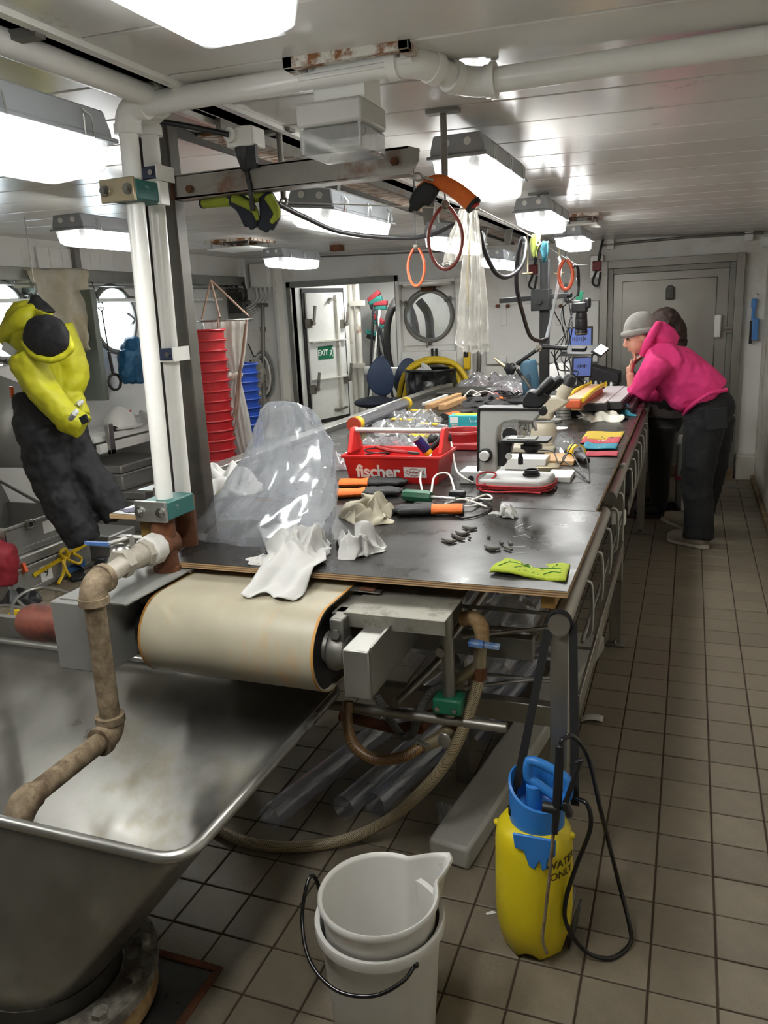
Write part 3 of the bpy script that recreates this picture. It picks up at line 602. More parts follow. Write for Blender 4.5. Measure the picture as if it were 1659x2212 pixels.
# ================================================================ white pipes
def elbow(mb, p, d0, d1, r, R, k=8):
    """round bend at corner p between incoming direction d0 and outgoing d1"""
    d0 = Vector(d0).normalized(); d1 = Vector(d1).normalized(); a = p-d0*R; b = p+d1*R
    pts = []
    for i in range(k+1):
        t = i/k; pts.append((1-t)**2*a+2*t*(1-t)*p+t*t*b)
    mb.tube(pts, r, 20)
def pipe_run(t, pts, r, mat, R=.07, col=1.22, name='pipe', r0=None):
    """straight pipes with cast elbows between them; each is a part"""
    P = [Vector(p) for p in pts]; n = len(P)
    for i in range(n-1):
        d = (P[i+1]-P[i]).normalized(); a = P[i]+d*(R if i else 0); b = P[i+1]-d*(R if i < n-2 else 0)
        MB().tube([a, b], (r0 or r) if i == 0 else r, 22).build(name, mat, t)
    for i in range(1, n-1):
        d0 = (P[i]-P[i-1]).normalized(); d1 = (P[i+1]-P[i]).normalized(); m = MB(); elbow(m, P[i], d0, d1, r*1.16, R)
        for q, d in ((P[i]-d0*R, d0), (P[i]+d1*R, d1)): m.tube([q-d*.012, q+d*.012], r*1.28, 22)
        m.build('elbow', mat, t)
PYY = 1.95
p_top = PY(272, 232, PYY); ptx = Vector((p_top.x, PYY, p_top.z)); hz = ptx.z
e1 = PY(900, 150, PYY); e1.z = hz; Y2 = 2.10
e2 = PY(1012, 182, Y2); e3 = PY(1720, 94, Y2); e3.z = e2.z; e3 = e2+(e3-e2)*((.60-e2.x)/(e3.x-e2.x))
wp = thing('white_pipe', 'thick white pipe rising from the table and turning right along the ceiling', 'pipe', (ptx.x, PYY, 1.1))
zb = 1.10
LEAN = .024
def lx(z): return LEAN*(z-hz)/(hz-1.1)
pipe_run(wp, [(ptx.x+lx(zb), PYY, zb), ptx, e1, e2, e3], .029, 'white_paint', R=.055, r0=.0255)
m = MB(); q = e2.lerp(e3, .05); m.tube([q, q+V3(.012, 0, 0)], .042, 22); m.build('flange', 'white_paint', wp)
# second pipe behind, turning towards the viewer along the ceiling channel
p2 = Vector((-1.485, 2.11, 0)); z2 = 2.235
wp2 = thing('white_pipe', 'second white pipe behind the first, rust-stained at its foot', 'pipe', (p2.x, p2.y, .945))
qq = PZ(290, 192, z2); q0 = PZ(-60, 70, z2); x2 = (qq.x+q0.x)/2
pipe_run(wp2, [(p2.x+lx(1.1), p2.y, 1.10), (p2.x, p2.y, z2), (x2, p2.y-.10, z2), (x2, .7, z2)], .028, 'white_paint', R=.045, r0=.025)
MB().tube([(p2.x+lx(.95), p2.y, .946), (p2.x+lx(1.1), p2.y, 1.11)], .034, 22).build('rusty_foot', 'rust', wp2)
# clamps
def clamp_block(z, lb, mt, h=.05, plate='brass_plate'):
    a = Vector((ptx.x+lx(z), PYY, z)); t = thing('pipe_clamp', lb, 'clamp', a)
    MB().bb((a.x-.05, a.y-.055, z-h/2), (a.x+.05, a.y+.08, z+h/2)).build('block', mt, t, bevel=.004)
    MB().bb((a.x-.062, a.y-.066, z-h/2-.004), (a.x+.048, a.y-.055, z+h/2+.004)).build('face_plate', plate, t, bevel=.002)
    for s in (-.045, .03): b_ = MB(); b_.lathe([(0, 0), (.013, 0), (.013, .008), (.009, .008), (.009, .014), (0, .014)], o=(a.x+s, a.y-.066, z), ax=(0, -1, 0), n=6); b_.lathe([(.0, 0), (.015, 0), (.015, .003), (0, .003)], o=(a.x+s, a.y-.066, z), ax=(0, -1, 0), n=16); b_.build('bolt', 'chrome', t)
    return t
M('teal_block', '1f5c57', .5, var=.1, col2='c9c9c0', amt=.1, scale2=30, sharp=.05); M('brass_plate', 'a3977c', .38, metal=.7, var=.15, scale=9); M('navy_block', '2a3550', .45)
t = clamp_block(V3(PY(300, 415, PYY)).z, 'upper green and brass pipe clamp on the white pipe', 'teal_block', .052)
MB().bb((ptx.x+.04, PYY+.04, PY(300, 415, PYY).z-.03), (ptx.x+.052, PYY+.08, PY(300, 415, PYY).z+.03)).build('bracket', 'white_paint', t)
clamp_block(1.115, 'lower teal pipe clamp with steel plate at the foot of the white pipe', 'teal_block', .055, 'steel')
for y, lb in ((377, 'small blue pipe clamp near the top of the second pipe'), (765, 'small blue pipe clamp halfway up the second pipe')):
    z = PY(345, y, p2.y).z; kx = p2.x+lx(z)-.004; t = thing('pipe_clamp', lb, 'clamp', (kx, p2.y, z))
    MB().bb((kx-.02, p2.y-.042, z-.018), (kx+.042, p2.y+.03, z+.018)).build('block', 'navy_block', t, bevel=.004); MB().bb((kx+.042, p2.y-.044, z-.021), (kx+.047, p2.y+.04, z+.021)).build('side_plate', 'white_paint', t); MB().bb((kx-.02, p2.y-.044, z-.022), (kx+.046, p2.y-.02, z-.018)).build('side_plate', 'white_paint', t)
    MB().lathe([(0, 0), (.008, 0), (.008, .007), (0, .007)], o=(kx+.026, p2.y-.042, z), ax=(0, -1, 0), n=12).build('bolt', 'chrome', t)
# ================================================================ steel post with arm
pc = PZ(432, 1150, .945); cx, cy = pc.x-.028, 2.29
post = thing('steel_post', 'tall grey steel post standing behind the white pipes', 'post', (cx, cy, 0))
m = MB(); H = zc(cx, cy)+.08
M('post_steel', '57544e', .55, metal=.5, var=.35, scale=6, col2='4b3a2a', amt=.26, scale2=9, sharp=.15, rvar=.12)
MB().bb((cx-.05, cy-.03, 0), (cx+.058, cy+.03, H)).build('box_section', 'post_steel', post, bevel=.006)
MB().bb((cx-.062, cy-.05, .95), (cx-.05, cy+.03, H)).build('side_flange', 'post_steel', post, bevel=.002)
MB().bb((cx-.10, cy-.08, 0), (cx+.10, cy+.08, .012)).build('foot_plate', 'post_steel', post)
# channel arm welded on to the post
zA = PY(405, 402, cy-.03).z; xe = PY(905, 350, cy-.03).x; hA = .036
arm = MB(); ya = cy-.032
x0 = cx+.062
poly = [(x0, zA-hA), (xe-.02, zA-hA+.006), (xe, zA-hA+.03), (xe+.002, zA+hA-.01), (xe-.03, zA+hA), (x0, zA+hA-.004)]
n = len(poly)
arm.add([(x, ya, z) for x, z in poly]+[(x, ya+.006, z) for x, z in poly], [tuple(range(n)), tuple(range(2*n-1, n-1, -1))]+[(i, n+i, n+(i+1) % n, (i+1) % n) for i in range(n)])
arm.bb((x0, ya, zA+hA-.006), (xe-.03, ya+.06, zA+hA)); arm.bb((x0, ya, zA-hA), (xe-.03, ya+.06, zA-hA+.006)); arm.build('arm', 'steel_rust', post)
m = MB(); m.lathe([(0, 0), (.012, 0), (.012, .008), (0, .008)], o=(xe-.07, ya, zA), ax=(0, -1, 0), n=6); m.lathe([(0, 0), (.012, 0), (.012, .008), (0, .008)], o=(x0+.06, ya, zA-.01), ax=(0, -1, 0), n=6); m.build('rivet', 'rust', post)
m = MB(); m.tube([(x0+.0, ya-.006, zA-hA+.004*i*2) for i in range(10)], .006, 6); m.build('weld', 'rust', post)
# ================================================================ cable tray in the channel, hangers, rods
ct = thing('cable_tray', 'rust-streaked steel tray running along the ceiling channel', 'tray', (-1.5, 2.3, 2.23))
m = MB(); yy = 2.30
def strip(x0, x1, lo, hi, y0, y1, nm, mt): q = MB(); slab(q, x0, x1, y0, y1, lo, hi); q.build(nm, mt, ct)
strip(-1.555, -1.38, -.012, -.004, 2.45, 7.6, 'rusty_plate', 'rust_white'); strip(-1.56, -1.545, -.03, -.001, 2.3, 7.6, 'side_rail', 'steel_dark'); strip(-1.38, -1.362, -.03, -.001, 2.3, 7.6, 'side_rail', 'steel_rust')
for y in (1.45, 1.95): strip(-1.42, -1.27, -.02, -.001, y, y+.03, 'cross_strut', 'steel_dull')
def hanger(x, y, l, lb):
    z = zc(x, y); m = MB(); m.add([(x-.04, y, z), (x+.04, y, z), (x+.022, y-.01, z-l), (x-.022, y-.01, z-l), (x-.04, y+.03, z), (x+.04, y+.03, z), (x+.022, y+.02, z-l), (x-.022, y+.02, z-l)], [(0, 1, 2, 3), (7, 6, 5, 4), (0, 3, 7, 4), (1, 5, 6, 2), (3, 2, 6, 7), (0, 4, 5, 1)])
    m.bb((x-.045, y-.004, z-.006), (x+.045, y+.034, z)); one('light_hanger', m, 'steel_dull', lb, 'bracket', 'grey light hangers', loc=(x, y, z), bevel=.002)
hanger(-1.40, 3.20, .13, 'grey tapered hanger over the tilted light below the steel arm')
hanger(-1.40, 1.20, .13, 'grey tapered hanger above the large near light at the left edge')
hanger(-1.38, 4.45, .13, 'grey tapered hanger behind the dark red hose loop'); hanger(-1.44, 5.95, .13, 'left of two grey tapered hangers over the far hanging light'); hanger(-1.34, 6.35, .11, 'right of two grey tapered hangers over the far hanging light')
# flat-bar rods hanging from the ceiling
def rod(px, py, pbot, lb, r=.010):
    p = CE(px, py); b = PY(px, pbot, p.y); m = MB(); m.bb((p.x-.05, p.y-.02, p.z-.012), (p.x+.05, p.y+.02, p.z)); m.cyl((p.x, p.y, p.z), (p.x, p.y, b.z), r); m.lathe([(.006, -.006), (.014, -.006), (.014, .006), (.006, .006)], o=(p.x, p.y, b.z-.012), ax=(0, 1, 0), close=True, n=14)
    one('ceiling_rod', m, 'steel_dull', lb, 'rod', 'steel rods hanging from the ceiling', loc=p); return p
R1 = rod(957, 236, 392, 'steel rod with foot plate hanging right beside the orange glove')
R2 = rod(1163, 416, 520, 'steel rod in front of the second light of the right row')
R3 = rod(602, 280, 428, 'flat steel rod behind the steel arm, beside the box lamp')
rod(945, 455, 527, 'short steel rod before the light behind the dark red loop')
# socket box with black plug
q = PZ(527, 300, 2.17); t = thing('junction_box', 'white box with black cone plug beside the steel post', 'electrical box', q)
MB().bb(q+V3(-.045, -.03, -.025), q+V3(.045, .05, .03)).build('box', 'white_plastic', t, bevel=.006); MB().cyl(q+V3(-.02, -.03, .005), q+V3(-.02, -.05, .005), .02).build('gland', 'white_plastic', t)
m = MB(); m.lathe([(.03, 0), (.03, -.015), (.016, -.06), (.01, -.065)], o=q+V3(0, 0, -.025)); m.bb(q+V3(.012, -.02, -.085), q+V3(.045, -.005, -.02)); m.build('plug', 'black', t)
MB().tube([q+V3(0, 0, -.085), q+V3(.008, 0, -.14), q+V3(.004, .01, -.2)], .008, k=4).build('plug_lead', 'black', t)
MB().tube([q+V3(-.02, -.05, .005), q+V3(-.12, -.1, .03), q+V3(-.22, -.16, .05)], .008, k=4).build('cable', 'black', t)
m = MB().bb(CE(728, 530)+V3(-.05, -.05, -.05), CE(728, 530)+V3(.05, .05, .0)); one('ceiling_bracket', m, 'rust', 'small rusty square bracket on the ceiling by the far wall', 'bracket')
# ================================================================ work table
M('ply_black', '272523', .30, var=.12, scale=5, spec=.28, col2='46423d', amt=.06, scale2=26, sharp=.1, rvar=.08)
M('ply_edge', 'a98c67', .6, var=.15, scale=40, stretch=(1, 1, 6))
M('ply_dark', '6b523a', .7)
M('wood_block', '8f6e35', .65, var=.3, scale=20, stretch=(1, 6, 1))
M('wood_pale', 'c49a6c', .55, var=.2, scale=14, stretch=(1, 8, 1))
M('alu', '999893', .42, metal=.85, var=.12, scale=6, rvar=.12)
M('frame_steel', '9b978f', .36, metal=.85, var=.15, scale=4, rvar=.1)
ZT = .945
def ply(x0, x1, y0, y1, lb, name='tabletop'):
    t = thing(name, lb, 'tabletop', ((x0+x1)/2, (y0+y1)/2, ZT-.018), 'black plywood tops')
    MB().bb((x0, y0, ZT-.0015), (x1, y1, ZT)).build('surface', 'ply_black', t)
    for k in range(5): MB().bb((x0+.0004*(k % 2), y0+.0006*(k % 2), ZT-.018+.0033*k), (x1-.0004*(k % 2), y1, ZT-.018+.0033*(k+1))).build('ply_layer', 'ply_edge' if k % 2 == 0 else 'ply_dark', t)
    return t
pl1 = ply(-1.50, -.265, 1.945, 2.775, 'near black plywood sheet with bare layered edge over the conveyor')
pl2 = ply(-2.06, -.285, 2.782, 5.2, 'middle black plywood sheet under the microscopes'); pl3 = ply(-2.06, -.285, 5.206, 7.3, 'far black plywood sheet under the camera stand')
# scratches on the near sheet: pale chalk marks
one('chalk_scratches', MB().tube([PZ(1112, 1140, ZT)+V3(0, 0, .0006), PZ(1130, 1132, ZT)+V3(0, 0, .0006), PZ(1122, 1147, ZT)+V3(0, 0, .0006), PZ(1150, 1136, ZT)+V3(0, 0, .0006)], .0007, 4).tube([PZ(1108, 1160, ZT)+V3(0, 0, .0006), PZ(1135, 1155, ZT)+V3(0, 0, .0006), PZ(1145, 1163, ZT)+V3(0, 0, .0006)], .0007, 4).tube([PZ(1092, 1182, ZT)+V3(0, 0, .0006), PZ(1134, 1180, ZT)+V3(0, 0, .0006)], .0007, 4).tube([PZ(1105, 1196, ZT)+V3(0, 0, .0006), PZ(1137, 1195, ZT)+V3(0, 0, .0006)], .0007, 4), 'white_flat', 'thin white scratch marks on the near plywood sheet', 'scratches')['kind'] = 'stuff'
# frame
tf = thing('table_frame', 'stainless table frame with round side rail and wire hooks', 'table frame', (-.285, 3.9, 0))
XR = -.285
MB().tube([(XR, 1.936, .853), (XR, 3.05, .868)], .0285, 26).build('side_rail', 'frame_steel', tf)
MB().tube([(XR, 3.3, .87), (XR, 7.2, .88)], .0285, 20).build('side_rail', 'frame_steel', tf)
MB().bb((XR-.025, 1.955, 0), (XR+.025, 1.995, .84)).build('leg', 'frame_steel', tf, bevel=.004)
for y in (3.82, 5.9): MB().bb((XR-.028, y-.02, .02), (XR+.026, y+.02, .915)).build('leg', 'frame_steel', tf, bevel=.004)
for y in (1.97, 3.82, 5.9):
    f = MB().bb((XR-.045, y-.035, 0), (XR+.045, y+.04, .014)).build('foot_plate', 'steel_dull', tf, bevel=.004); MB().lathe([(0, 0), (.012, 0), (.012, .012), (.006, .012), (.006, .022), (0, .022)], o=(XR-.0, y-.028, .014), n=6).build('foot_bolt', 'chrome', f)
q = Vector((XR, 3.82, PX(1325, 1150, XR).z)); MB().bb(q+V3(-.034, -.03, -.035), q+V3(.034, .03, .035)).build('white_block', 'white_plastic', tf, bevel=.008)
for y in (2.3, 3.82, 5.9): MB().bb((-1.95, y-.02, .84), (XR, y+.02, .90)).build('cross_beam', 'frame_steel', tf, bevel=.003)
for x in (-1.9,):
    for y in (2.6, 4.4, 6.4): MB().bb((x-.025, y-.025, 0), (x+.025, y+.025, .9)).build('leg', 'frame_steel', tf, bevel=.004)
MB().bb((-.93, 2.265, .375), (XR, 2.305, .445)).build('low_beam', 'frame_steel', tf, bevel=.003)
MB().bb((XR+.022, 2.15, .49), (XR+.032, 3.75, .555)).build('side_bar', 'frame_steel', tf, bevel=.002)
MB().bb((XR+.028, 4.0, .62), (XR+.036, 5.9, .69)).build('side_bar', 'frame_steel', tf, bevel=.002)
MB().tube([(XR+.028, 2.2, .70), (XR+.028, 3.7, .70)], .006, 8).build('basket_rod', 'steel_dull', tf)
for i, y in enumerate([2.32, 2.62, 2.92, 3.22, 3.5]+[4.05+.26*k for k in range(7)]):
    zt = .845; MB().tube([(XR-.02, y, zt-.02), (XR+.025, y, zt), (XR+.04, y+.01, zt-.03), (XR+.04, y+.02, zt-.16), (XR+.022, y+.02, zt-.19)], .0058, 8, k=4).build('wire_hook', 'steel', tf)
for z in (.752, .69, .605, .53): MB().tube([(-.68, 2.268, z), (XR, 2.268, z)], .0062, 8).build('basket_rod', 'steel', tf)
for z0, z1 in ((.70, .735), (.535, .575)): MB().tube([(-.60, 2.15, z0), (XR, 2.24, z1)], .0062, 8).build('basket_rod', 'steel', tf)
for y in (2.7, 3.2, 3.7): MB().tube([(-.85, y, .46), (XR, y, .46)], .006, 8).build('basket_rod', 'steel', tf)
MB().tube([(-.62, 1.98, .72), (-.60, 2.65, .74)], .014, 12).build('basket_rail', 'frame_steel', tf); MB().tube([(-.75, 1.95, .56), (-.62, 2.6, .62)], .014, 12).build('basket_rail', 'frame_steel', tf)
# wooden block below the corner of the sheet
one('wood_block', MB().bb((-.338, 1.975, .882), (-.30, 2.4, .927)), 'wood_block', 'wooden batten under the near corner of the plywood', 'wood', bevel=.002)
# long steel side guard on the far left of the table
sg_ = thing('side_guard', 'long grey steel guard rail along the far left edge of the table', 'guard', (-2.1, 5, .86))
MB().bb((-2.12, 2.75, .86), (-2.075, 7.3, .975)).build('rail', 'steel', sg_, bevel=.004); MB().bb((-2.20, 2.75, .955), (-2.12, 7.3, .962)).build('ledge', 'steel', sg_)
for y in (3.0, 5.0, 7.0): MB().bb((-2.11, y-.02, 0), (-2.085, y+.02, .86)).build('leg', 'frame_steel', sg_)
# ================================================================ conveyor head
cv = thing('conveyor', 'conveyor head with worn cream belt over a black roller', 'conveyor', (-1.12, 1.8, .69))
M('belt', 'a29b87', .42, var=.07, scale=5, col2='b98f55', amt=.10, scale2=4, sharp=.25, stretch=(2, 1, 1)); M('belt_edge', 'b8853f', .6, var=.3, scale=20)
BY, BZ, BR, BX0, BX1 = 1.80, .787, .118, -1.405, -.868
b = MB(); pr_ = [(2.9, BZ+BR)]+[(BY-BR*math.sin(t*PI/20), BZ+BR*math.cos(t*PI/20)) for t in range(21)]+[(2.9, BZ-BR)]
n = len(pr_); T_ = .005
pin = [(2.9, BZ+BR-T_)]+[(BY-(BR-T_)*math.sin(t*PI/20), BZ+(BR-T_)*math.cos(t*PI/20)) for t in range(21)]+[(2.9, BZ-BR+T_)]
vs = [(x, y, z) for x in (BX0, BX1) for y, z in pr_]+[(x, y, z) for x in (BX0, BX1) for y, z in pin]; fs = []
for i in range(n-1):
    fs += [(i, i+1, n+i+1, n+i), (2*n+i, 3*n+i, 3*n+i+1, 2*n+i+1), (i, 2*n+i, 2*n+i+1, i+1), (n+i, n+i+1, 3*n+i+1, 3*n+i)]
b.add(vs, fs); bo = b.build('belt', 'belt', cv)
for x0, x1 in ((BX0-.0015, BX0+.006), (BX1-.006, BX1+.0015)):
    e = MB(); vs = [(x, y-.0006 if i else y, z) for x in (x0, x1) for i, (y, z) in enumerate(pr_)]; vs = [Vector((x, BY+(y-BY)*1.006, BZ+(z-BZ)*1.006)) for x, y, z in vs]
    e.add(vs, [(i, i+1, n+i+1, n+i) for i in range(n-1)]); e.build('frayed_edge', 'belt_edge', bo)
rl = MB(); rl.lathe([(0, 0), (BR-.006, 0), (BR-.006, BX1-BX0-.02), (0, BX1-BX0-.02)], o=(BX0+.01, BY, BZ), ax=(1, 0, 0), n=40); rl.build('roller', 'black_rubber', cv)
for i in range(28):
    a = 2*PI*i/28; p = V3(BX0+.006, BY+math.cos(a)*(BR-.012), BZ+math.sin(a)*(BR-.012)); MB().box(p, (.014, .016, .016)).build('roller_lug', 'black_rubber', cv)
MB().lathe([(0, 0), (.045, 0), (.038, .03), (.03, .05), (0, .05)], o=(BX1-.012, BY, BZ), ax=(1, 0, 0)).build('roller_cap', 'steel_dull', cv)
# bearing housing, side covers
bh = MB(); bh.lathe([(.0, 0), (.055, 0), (.055, .02), (.042, .05), (.0, .055)], o=(BX1+.002, BY, BZ-.005), ax=(1, 0, 0)); bh.bb((BX1+.01, BY-.028, BZ), (BX1+.05, BY+.03, BZ+.095)); bh.build('bearing', 'steel_dull', cv, bevel=.006)
MB().lathe([(0, 0), (.014, 0), (.014, .012), (0, .012)], o=(BX1+.03, BY-.03, BZ+.055), ax=(0, -1, 0), n=6).build('bearing_bolt', 'steel_dull', cv)
bxg = MB(); c0 = Y0 = None
gx0, gx1, gy0 = PY(741, 1450, 1.66).x, PY(797, 1450, 1.66).x, 1.66
bxg.bb((gx0, gy0, .722), (gx1, 2.0, .852)); bxg.build('bearing_guard', 'alu', cv, bevel=.004)
MB().add([(gx1, gy0+.01, .735), (gx1+.006, gy0+.01, .735), (gx1+.006, 2.3, .735), (gx1, 2.3, .735), (gx1, gy0+.01, .86), (gx1+.006, gy0+.01, .86), (gx1+.006, 2.3, .88), (gx1, 2.3, .88)], [(0, 1, 2, 3), (4, 7, 6, 5), (0, 4, 5, 1), (1, 5, 6, 2), (2, 6, 7, 3), (3, 7, 4, 0)]).build('side_plate', 'steel_dull', cv)
# top plate with hinge
zt = .887; p1, p2, p3, p4 = PZ(775, 1262, zt), PZ(1022, 1272, zt), PZ(962, 1342, zt), PZ(745, 1322, zt)
tx0, tx1, ty0, ty1 = BX1+.035, p3.x+.0, p3.y, 2.06
MB().bb((tx0, ty0, zt-.004), (tx1, ty1, zt)).build('top_plate', M('plate_dull', '8a877d', .5, metal=.6, var=.3, scale=9, col2='5a5348', amt=.3, scale2=12, rvar=.12).name, cv, bevel=.0015)
MB().bb((tx0, ty0-.004, zt-.04), (tx1, ty0, zt)).build('top_plate_lip', 'plate_dull', cv, bevel=.001)
MB().bb((tx0-.035, ty0, zt-.012), (tx0, ty1, zt-.006)).build('top_plate_strip', 'plate_dull', cv)
MB().bb((tx0-.03, ty0+.01, zt-.045), (tx0+.01, ty0+.05, zt-.006)).build('bracket', 'steel_dull', cv, bevel=.003)
hq = PZ(790, 1270, zt+.012); m = MB(); m.box(hq, (.10, .06, .003), (0, .08, .1)); m.build('scraper_plate', 'steel', cv); m = MB(); m.box(hq+V3(.01, 0, .003), (.045, .055, .002), (0, .08, .1)); m.cyl(hq+V3(.0, -.012, .002), hq+V3(.0, -.012, .006), .005, n=10); m.cyl(hq+V3(.02, .012, .002), hq+V3(.02, .012, .006), .005, n=10); m.build('hinge_patch', 'rust', cv)
# left side: guard box, motor, frame
gz0, gz1 = .715, .918; gx0, gx1 = -1.64, -1.475
MB().bb((gx0, 1.62, gz0), (gx1, 1.95, gz1)).build('drive_guard', M('guard_grey', '8d8c88', .5, metal=.4, var=.1, scale=6).name, cv, bevel=.004)
g2 = MB(); g2.bb((gx0+.02, 1.64, gz1), (gx1+.08, 2.02, gz1+.004)); g2.build('drive_guard_lid', 'guard_grey', cv)
MB().tube([(-1.60, 2.0, .92), (-1.62, 1.98, .96), (-1.55, 1.92, .99), (-1.49, 1.95, .96), (-1.48, 2.0, .92)], .009, 10, k=4).build('lid_handle', 'steel', cv)
mt = MB(); mt.lathe([(0, 0), (.045, .004), (.056, .03), (.058, .09), (.055, .1), (.055, .26), (0, .26)], o=(-1.87, 1.74, .79), ax=(1, 0, 0)); mt.build('motor', M('motor_red', '7a3f30', .6, var=.3, scale=8, col2='4c2a22', amt=.35, scale2=8).name, cv)
mt = MB(); mt.lathe([(0, 0), (.065, 0), (.065, .035), (.05, .04), (0, .04)], o=(-1.455, 1.80, .80), ax=(1, 0, 0)); mt.build('gear_hub', 'black_rubber', cv)
mt = MB(); mt.lathe([(.04, 0), (.04, .03)], o=(-1.43, BY, BZ), ax=(1, 0, 0)); mt.build('shaft', 'steel_dull', cv)
MB().bb((-1.46, 1.98, .87), (-1.43, 2.9, .93)).build('side_frame', 'steel_dull', cv, bevel=.003)
MB().bb((-1.475, 1.86, .875), (-1.42, 2.02, .918)).build('tension_block', 'steel_dull', cv, bevel=.003)
q = PZ(390, 1225, .915); m = MB(); m.box(q, (.11, .09, .004), (0, 0, .15)); m.build('scraper_plate', 'steel_rust', cv)
m = MB(); m.box((-1.44, 1.84, .86), (.03, .09, .03)); m.cyl((-1.47, 1.80, .87), (-1.40, 1.80, .87), .012); m.build('adjuster', 'steel', cv)
MB().bb((-1.40, 1.95, .885), (-.9, 1.975, .898)).build('cross_strip', 'black', cv)
# support stand-pipe and green clamp
MB().tube([(-.603, 2.0, .52), (-.603, 2.0, .86)], .019, 18).build('stand_pipe', 'frame_steel', cv)
gc = MB().bb((-.645, 1.965, .535), (-.56, 2.035, .585)).build('green_clamp', M('clamp_green', '1d6b4f', .45).name, cv, bevel=.008)
for x in (-.628, -.578): MB().lathe([(0, 0), (.007, 0), (.007, .005), (0, .005)], o=(x, 1.965, .555), ax=(0, -1, 0), n=12).build('clamp_screw', 'chrome', gc)
MB().tube([(-1.0, 2.0, .50), (-.437, 2.0, .505)], .0155, 16).build('low_bar', 'frame_steel', cv)
for y in (2.25,):
    for x in (-1.55, -.70): MB().bb((x-.02, y+.2, 0), (x+.02, y+.24, .70)).build('leg', 'frame_steel', cv, bevel=.003)
MB().bb((-1.42, 2.2, .62), (-.40, 2.24, .69)).build('cross_member', 'steel_dull', cv, bevel=.003)
# ================================================================ hopper
M('hopper_steel', '8f8d88', .36, metal=.88, var=.16, scale=6, col2='75683f', amt=.07, scale2=3.2, sharp=.25, rvar=.1)
HZ = .56; hpx0, hpx1, hpy0, hpy1 = -2.36, -.944, 1.177, 2.02
hop = thing('hopper', 'big stainless hopper with rolled rim under the conveyor end', 'hopper', (-1.42, 1.24, .12))
def rrect(x0, x1, y0, y1, z, r, k=6):
    o = []
    for cx, cy, a0 in ((x1-r, y1-r, 0), (x0+r, y1-r, 90), (x0+r, y0+r, 180), (x1-r, y0+r, 270)):
        for i in range(k+1): a = math.radians(a0+90*i/k); o.append(Vector((cx+r*math.cos(a), cy+r*math.sin(a), z)))
    return o
NC = Vector((-1.41, 1.215, .165)); NR = .165
rim0 = rrect(hpx0, hpx1, hpy0, hpy1, HZ, .07); rim = []
for i, v in enumerate(rim0):
    w_ = rim0[(i+1) % len(rim0)]; k_ = max(1, int((w_-v).length/.05)); rim += [v.lerp(w_, t/k_) for t in range(k_)]
n = len(rim); rings = []
angs = []
for v in rim:
    angs.append(math.atan2(v.y-(hpy0+hpy1)/2, (v.x-(hpx0+hpx1)/2)*.62))
for t in range(0, 13):
    s = t/12; ring = []
    for v, a in zip(rim, angs):
        e_ = NC+V3(math.cos(a)*NR, math.sin(a)*NR, 0); ss = s
        ring.append(v.lerp(e_, ss))
    rings.append(ring)
m = MB(); m.add([v for r_ in rings for v in r_], [(t*n+i, t*n+(i+1) % n, (t+1)*n+(i+1) % n, (t+1)*n+i) for t in range(12) for i in range(n)])
m.build('funnel', 'hopper_steel', hop, solid=.003, angle=60)
MB().tube(rim, .0135, 12, closed=True).build('rolled_rim', 'steel', hop)
MB().lathe([(NR+.003, .0), (NR+.003, -.06), (NR-.004, -.06), (NR-.004, 0)], o=NC, close=True, n=40).build('neck', 'steel_dark', hop)
M('cast_stain', '5c554c', .8, var=.4, scale=10, col2='9a958a', amt=.35, scale2=12, sharp=.2, bump=.4, bscale=40)
MB().lathe([(NR+.01, .0), (NR+.09, 0), (NR+.09, -.028), (NR+.06, -.03), (NR+.055, -.07), (NR+.01, -.07)], o=NC+V3(0, 0, -.045), close=True, n=48).build('flange', 'cast_stain', hop)
for i in range(12):
    a = i*PI/6+.2; MB().lathe([(0, 0), (.02, 0), (.02, .014), (.012, .018), (0, .018)], o=NC+V3(math.cos(a)*(NR+.055), math.sin(a)*(NR+.055), -.045), n=6).build('flange_bolt', 'cast_stain', hop)
MB().lathe([(NR+.082, 0), (NR+.082, -.06), (NR+.07, -.066), (NR+.07, 0)], o=NC+V3(0, 0, -.075), close=True, n=48).build('lower_flange', M('rust_cream', 'b59a6c', .7, var=.2, col2='6a3c1d', amt=.45, scale2=10, sharp=.2).name, hop)
MB().lathe([(NR+.06, 0), (NR+.06, -.06), (NR, -.06), (NR, 0)], o=NC+V3(0, 0, -.11), close=True, n=40).build('foot', 'steel_dark', hop)
hb = MB(); hb.bb((hpx0-.1, hpy1+.02, HZ+.005), (-1.60, hpy1+.045, HZ+.085)); hb.build('back_apron', 'steel_dull', hop)
# ================================================================ stained water pipe and valve
M('pipe_crust', '8d7d65', .8, var=.45, scale=22, col2='4a3825', amt=.42, scale2=13, sharp=.28, bump=.25, bscale=50)
M('pipe_galv', 'a7a094', .6, metal=.3, var=.2, scale=12, bump=.15)
vp = thing('water_pipe', 'crusted pipe with valve bending down into the hopper', 'pipe', (-1.43, 1.55, .57))
zv = 1.005; e0 = Vector((ptx.x+lx(zv), 1.93, zv)); e1_ = PZ(203, 1262, zv); e1_.x = -1.43; lo = Vector((-1.432, e1_.y, .575)); en = PZ(75, 1722, .575); en.x = -1.425; tip = en+V3(0, -.045, -.03)
def seg(a, b, r, mt, nm='pipe'): MB().tube([a, b], r, 22).build(nm, mt, vp)
seg(e1_+V3(0, .05, 0), e0+V3(0, -.17, 0), .0265, 'pipe_galv')
seg(e0+V3(0, -.21, 0), e0+V3(0, -.10, 0), .034, 'pipe_galv', 'valve_body')
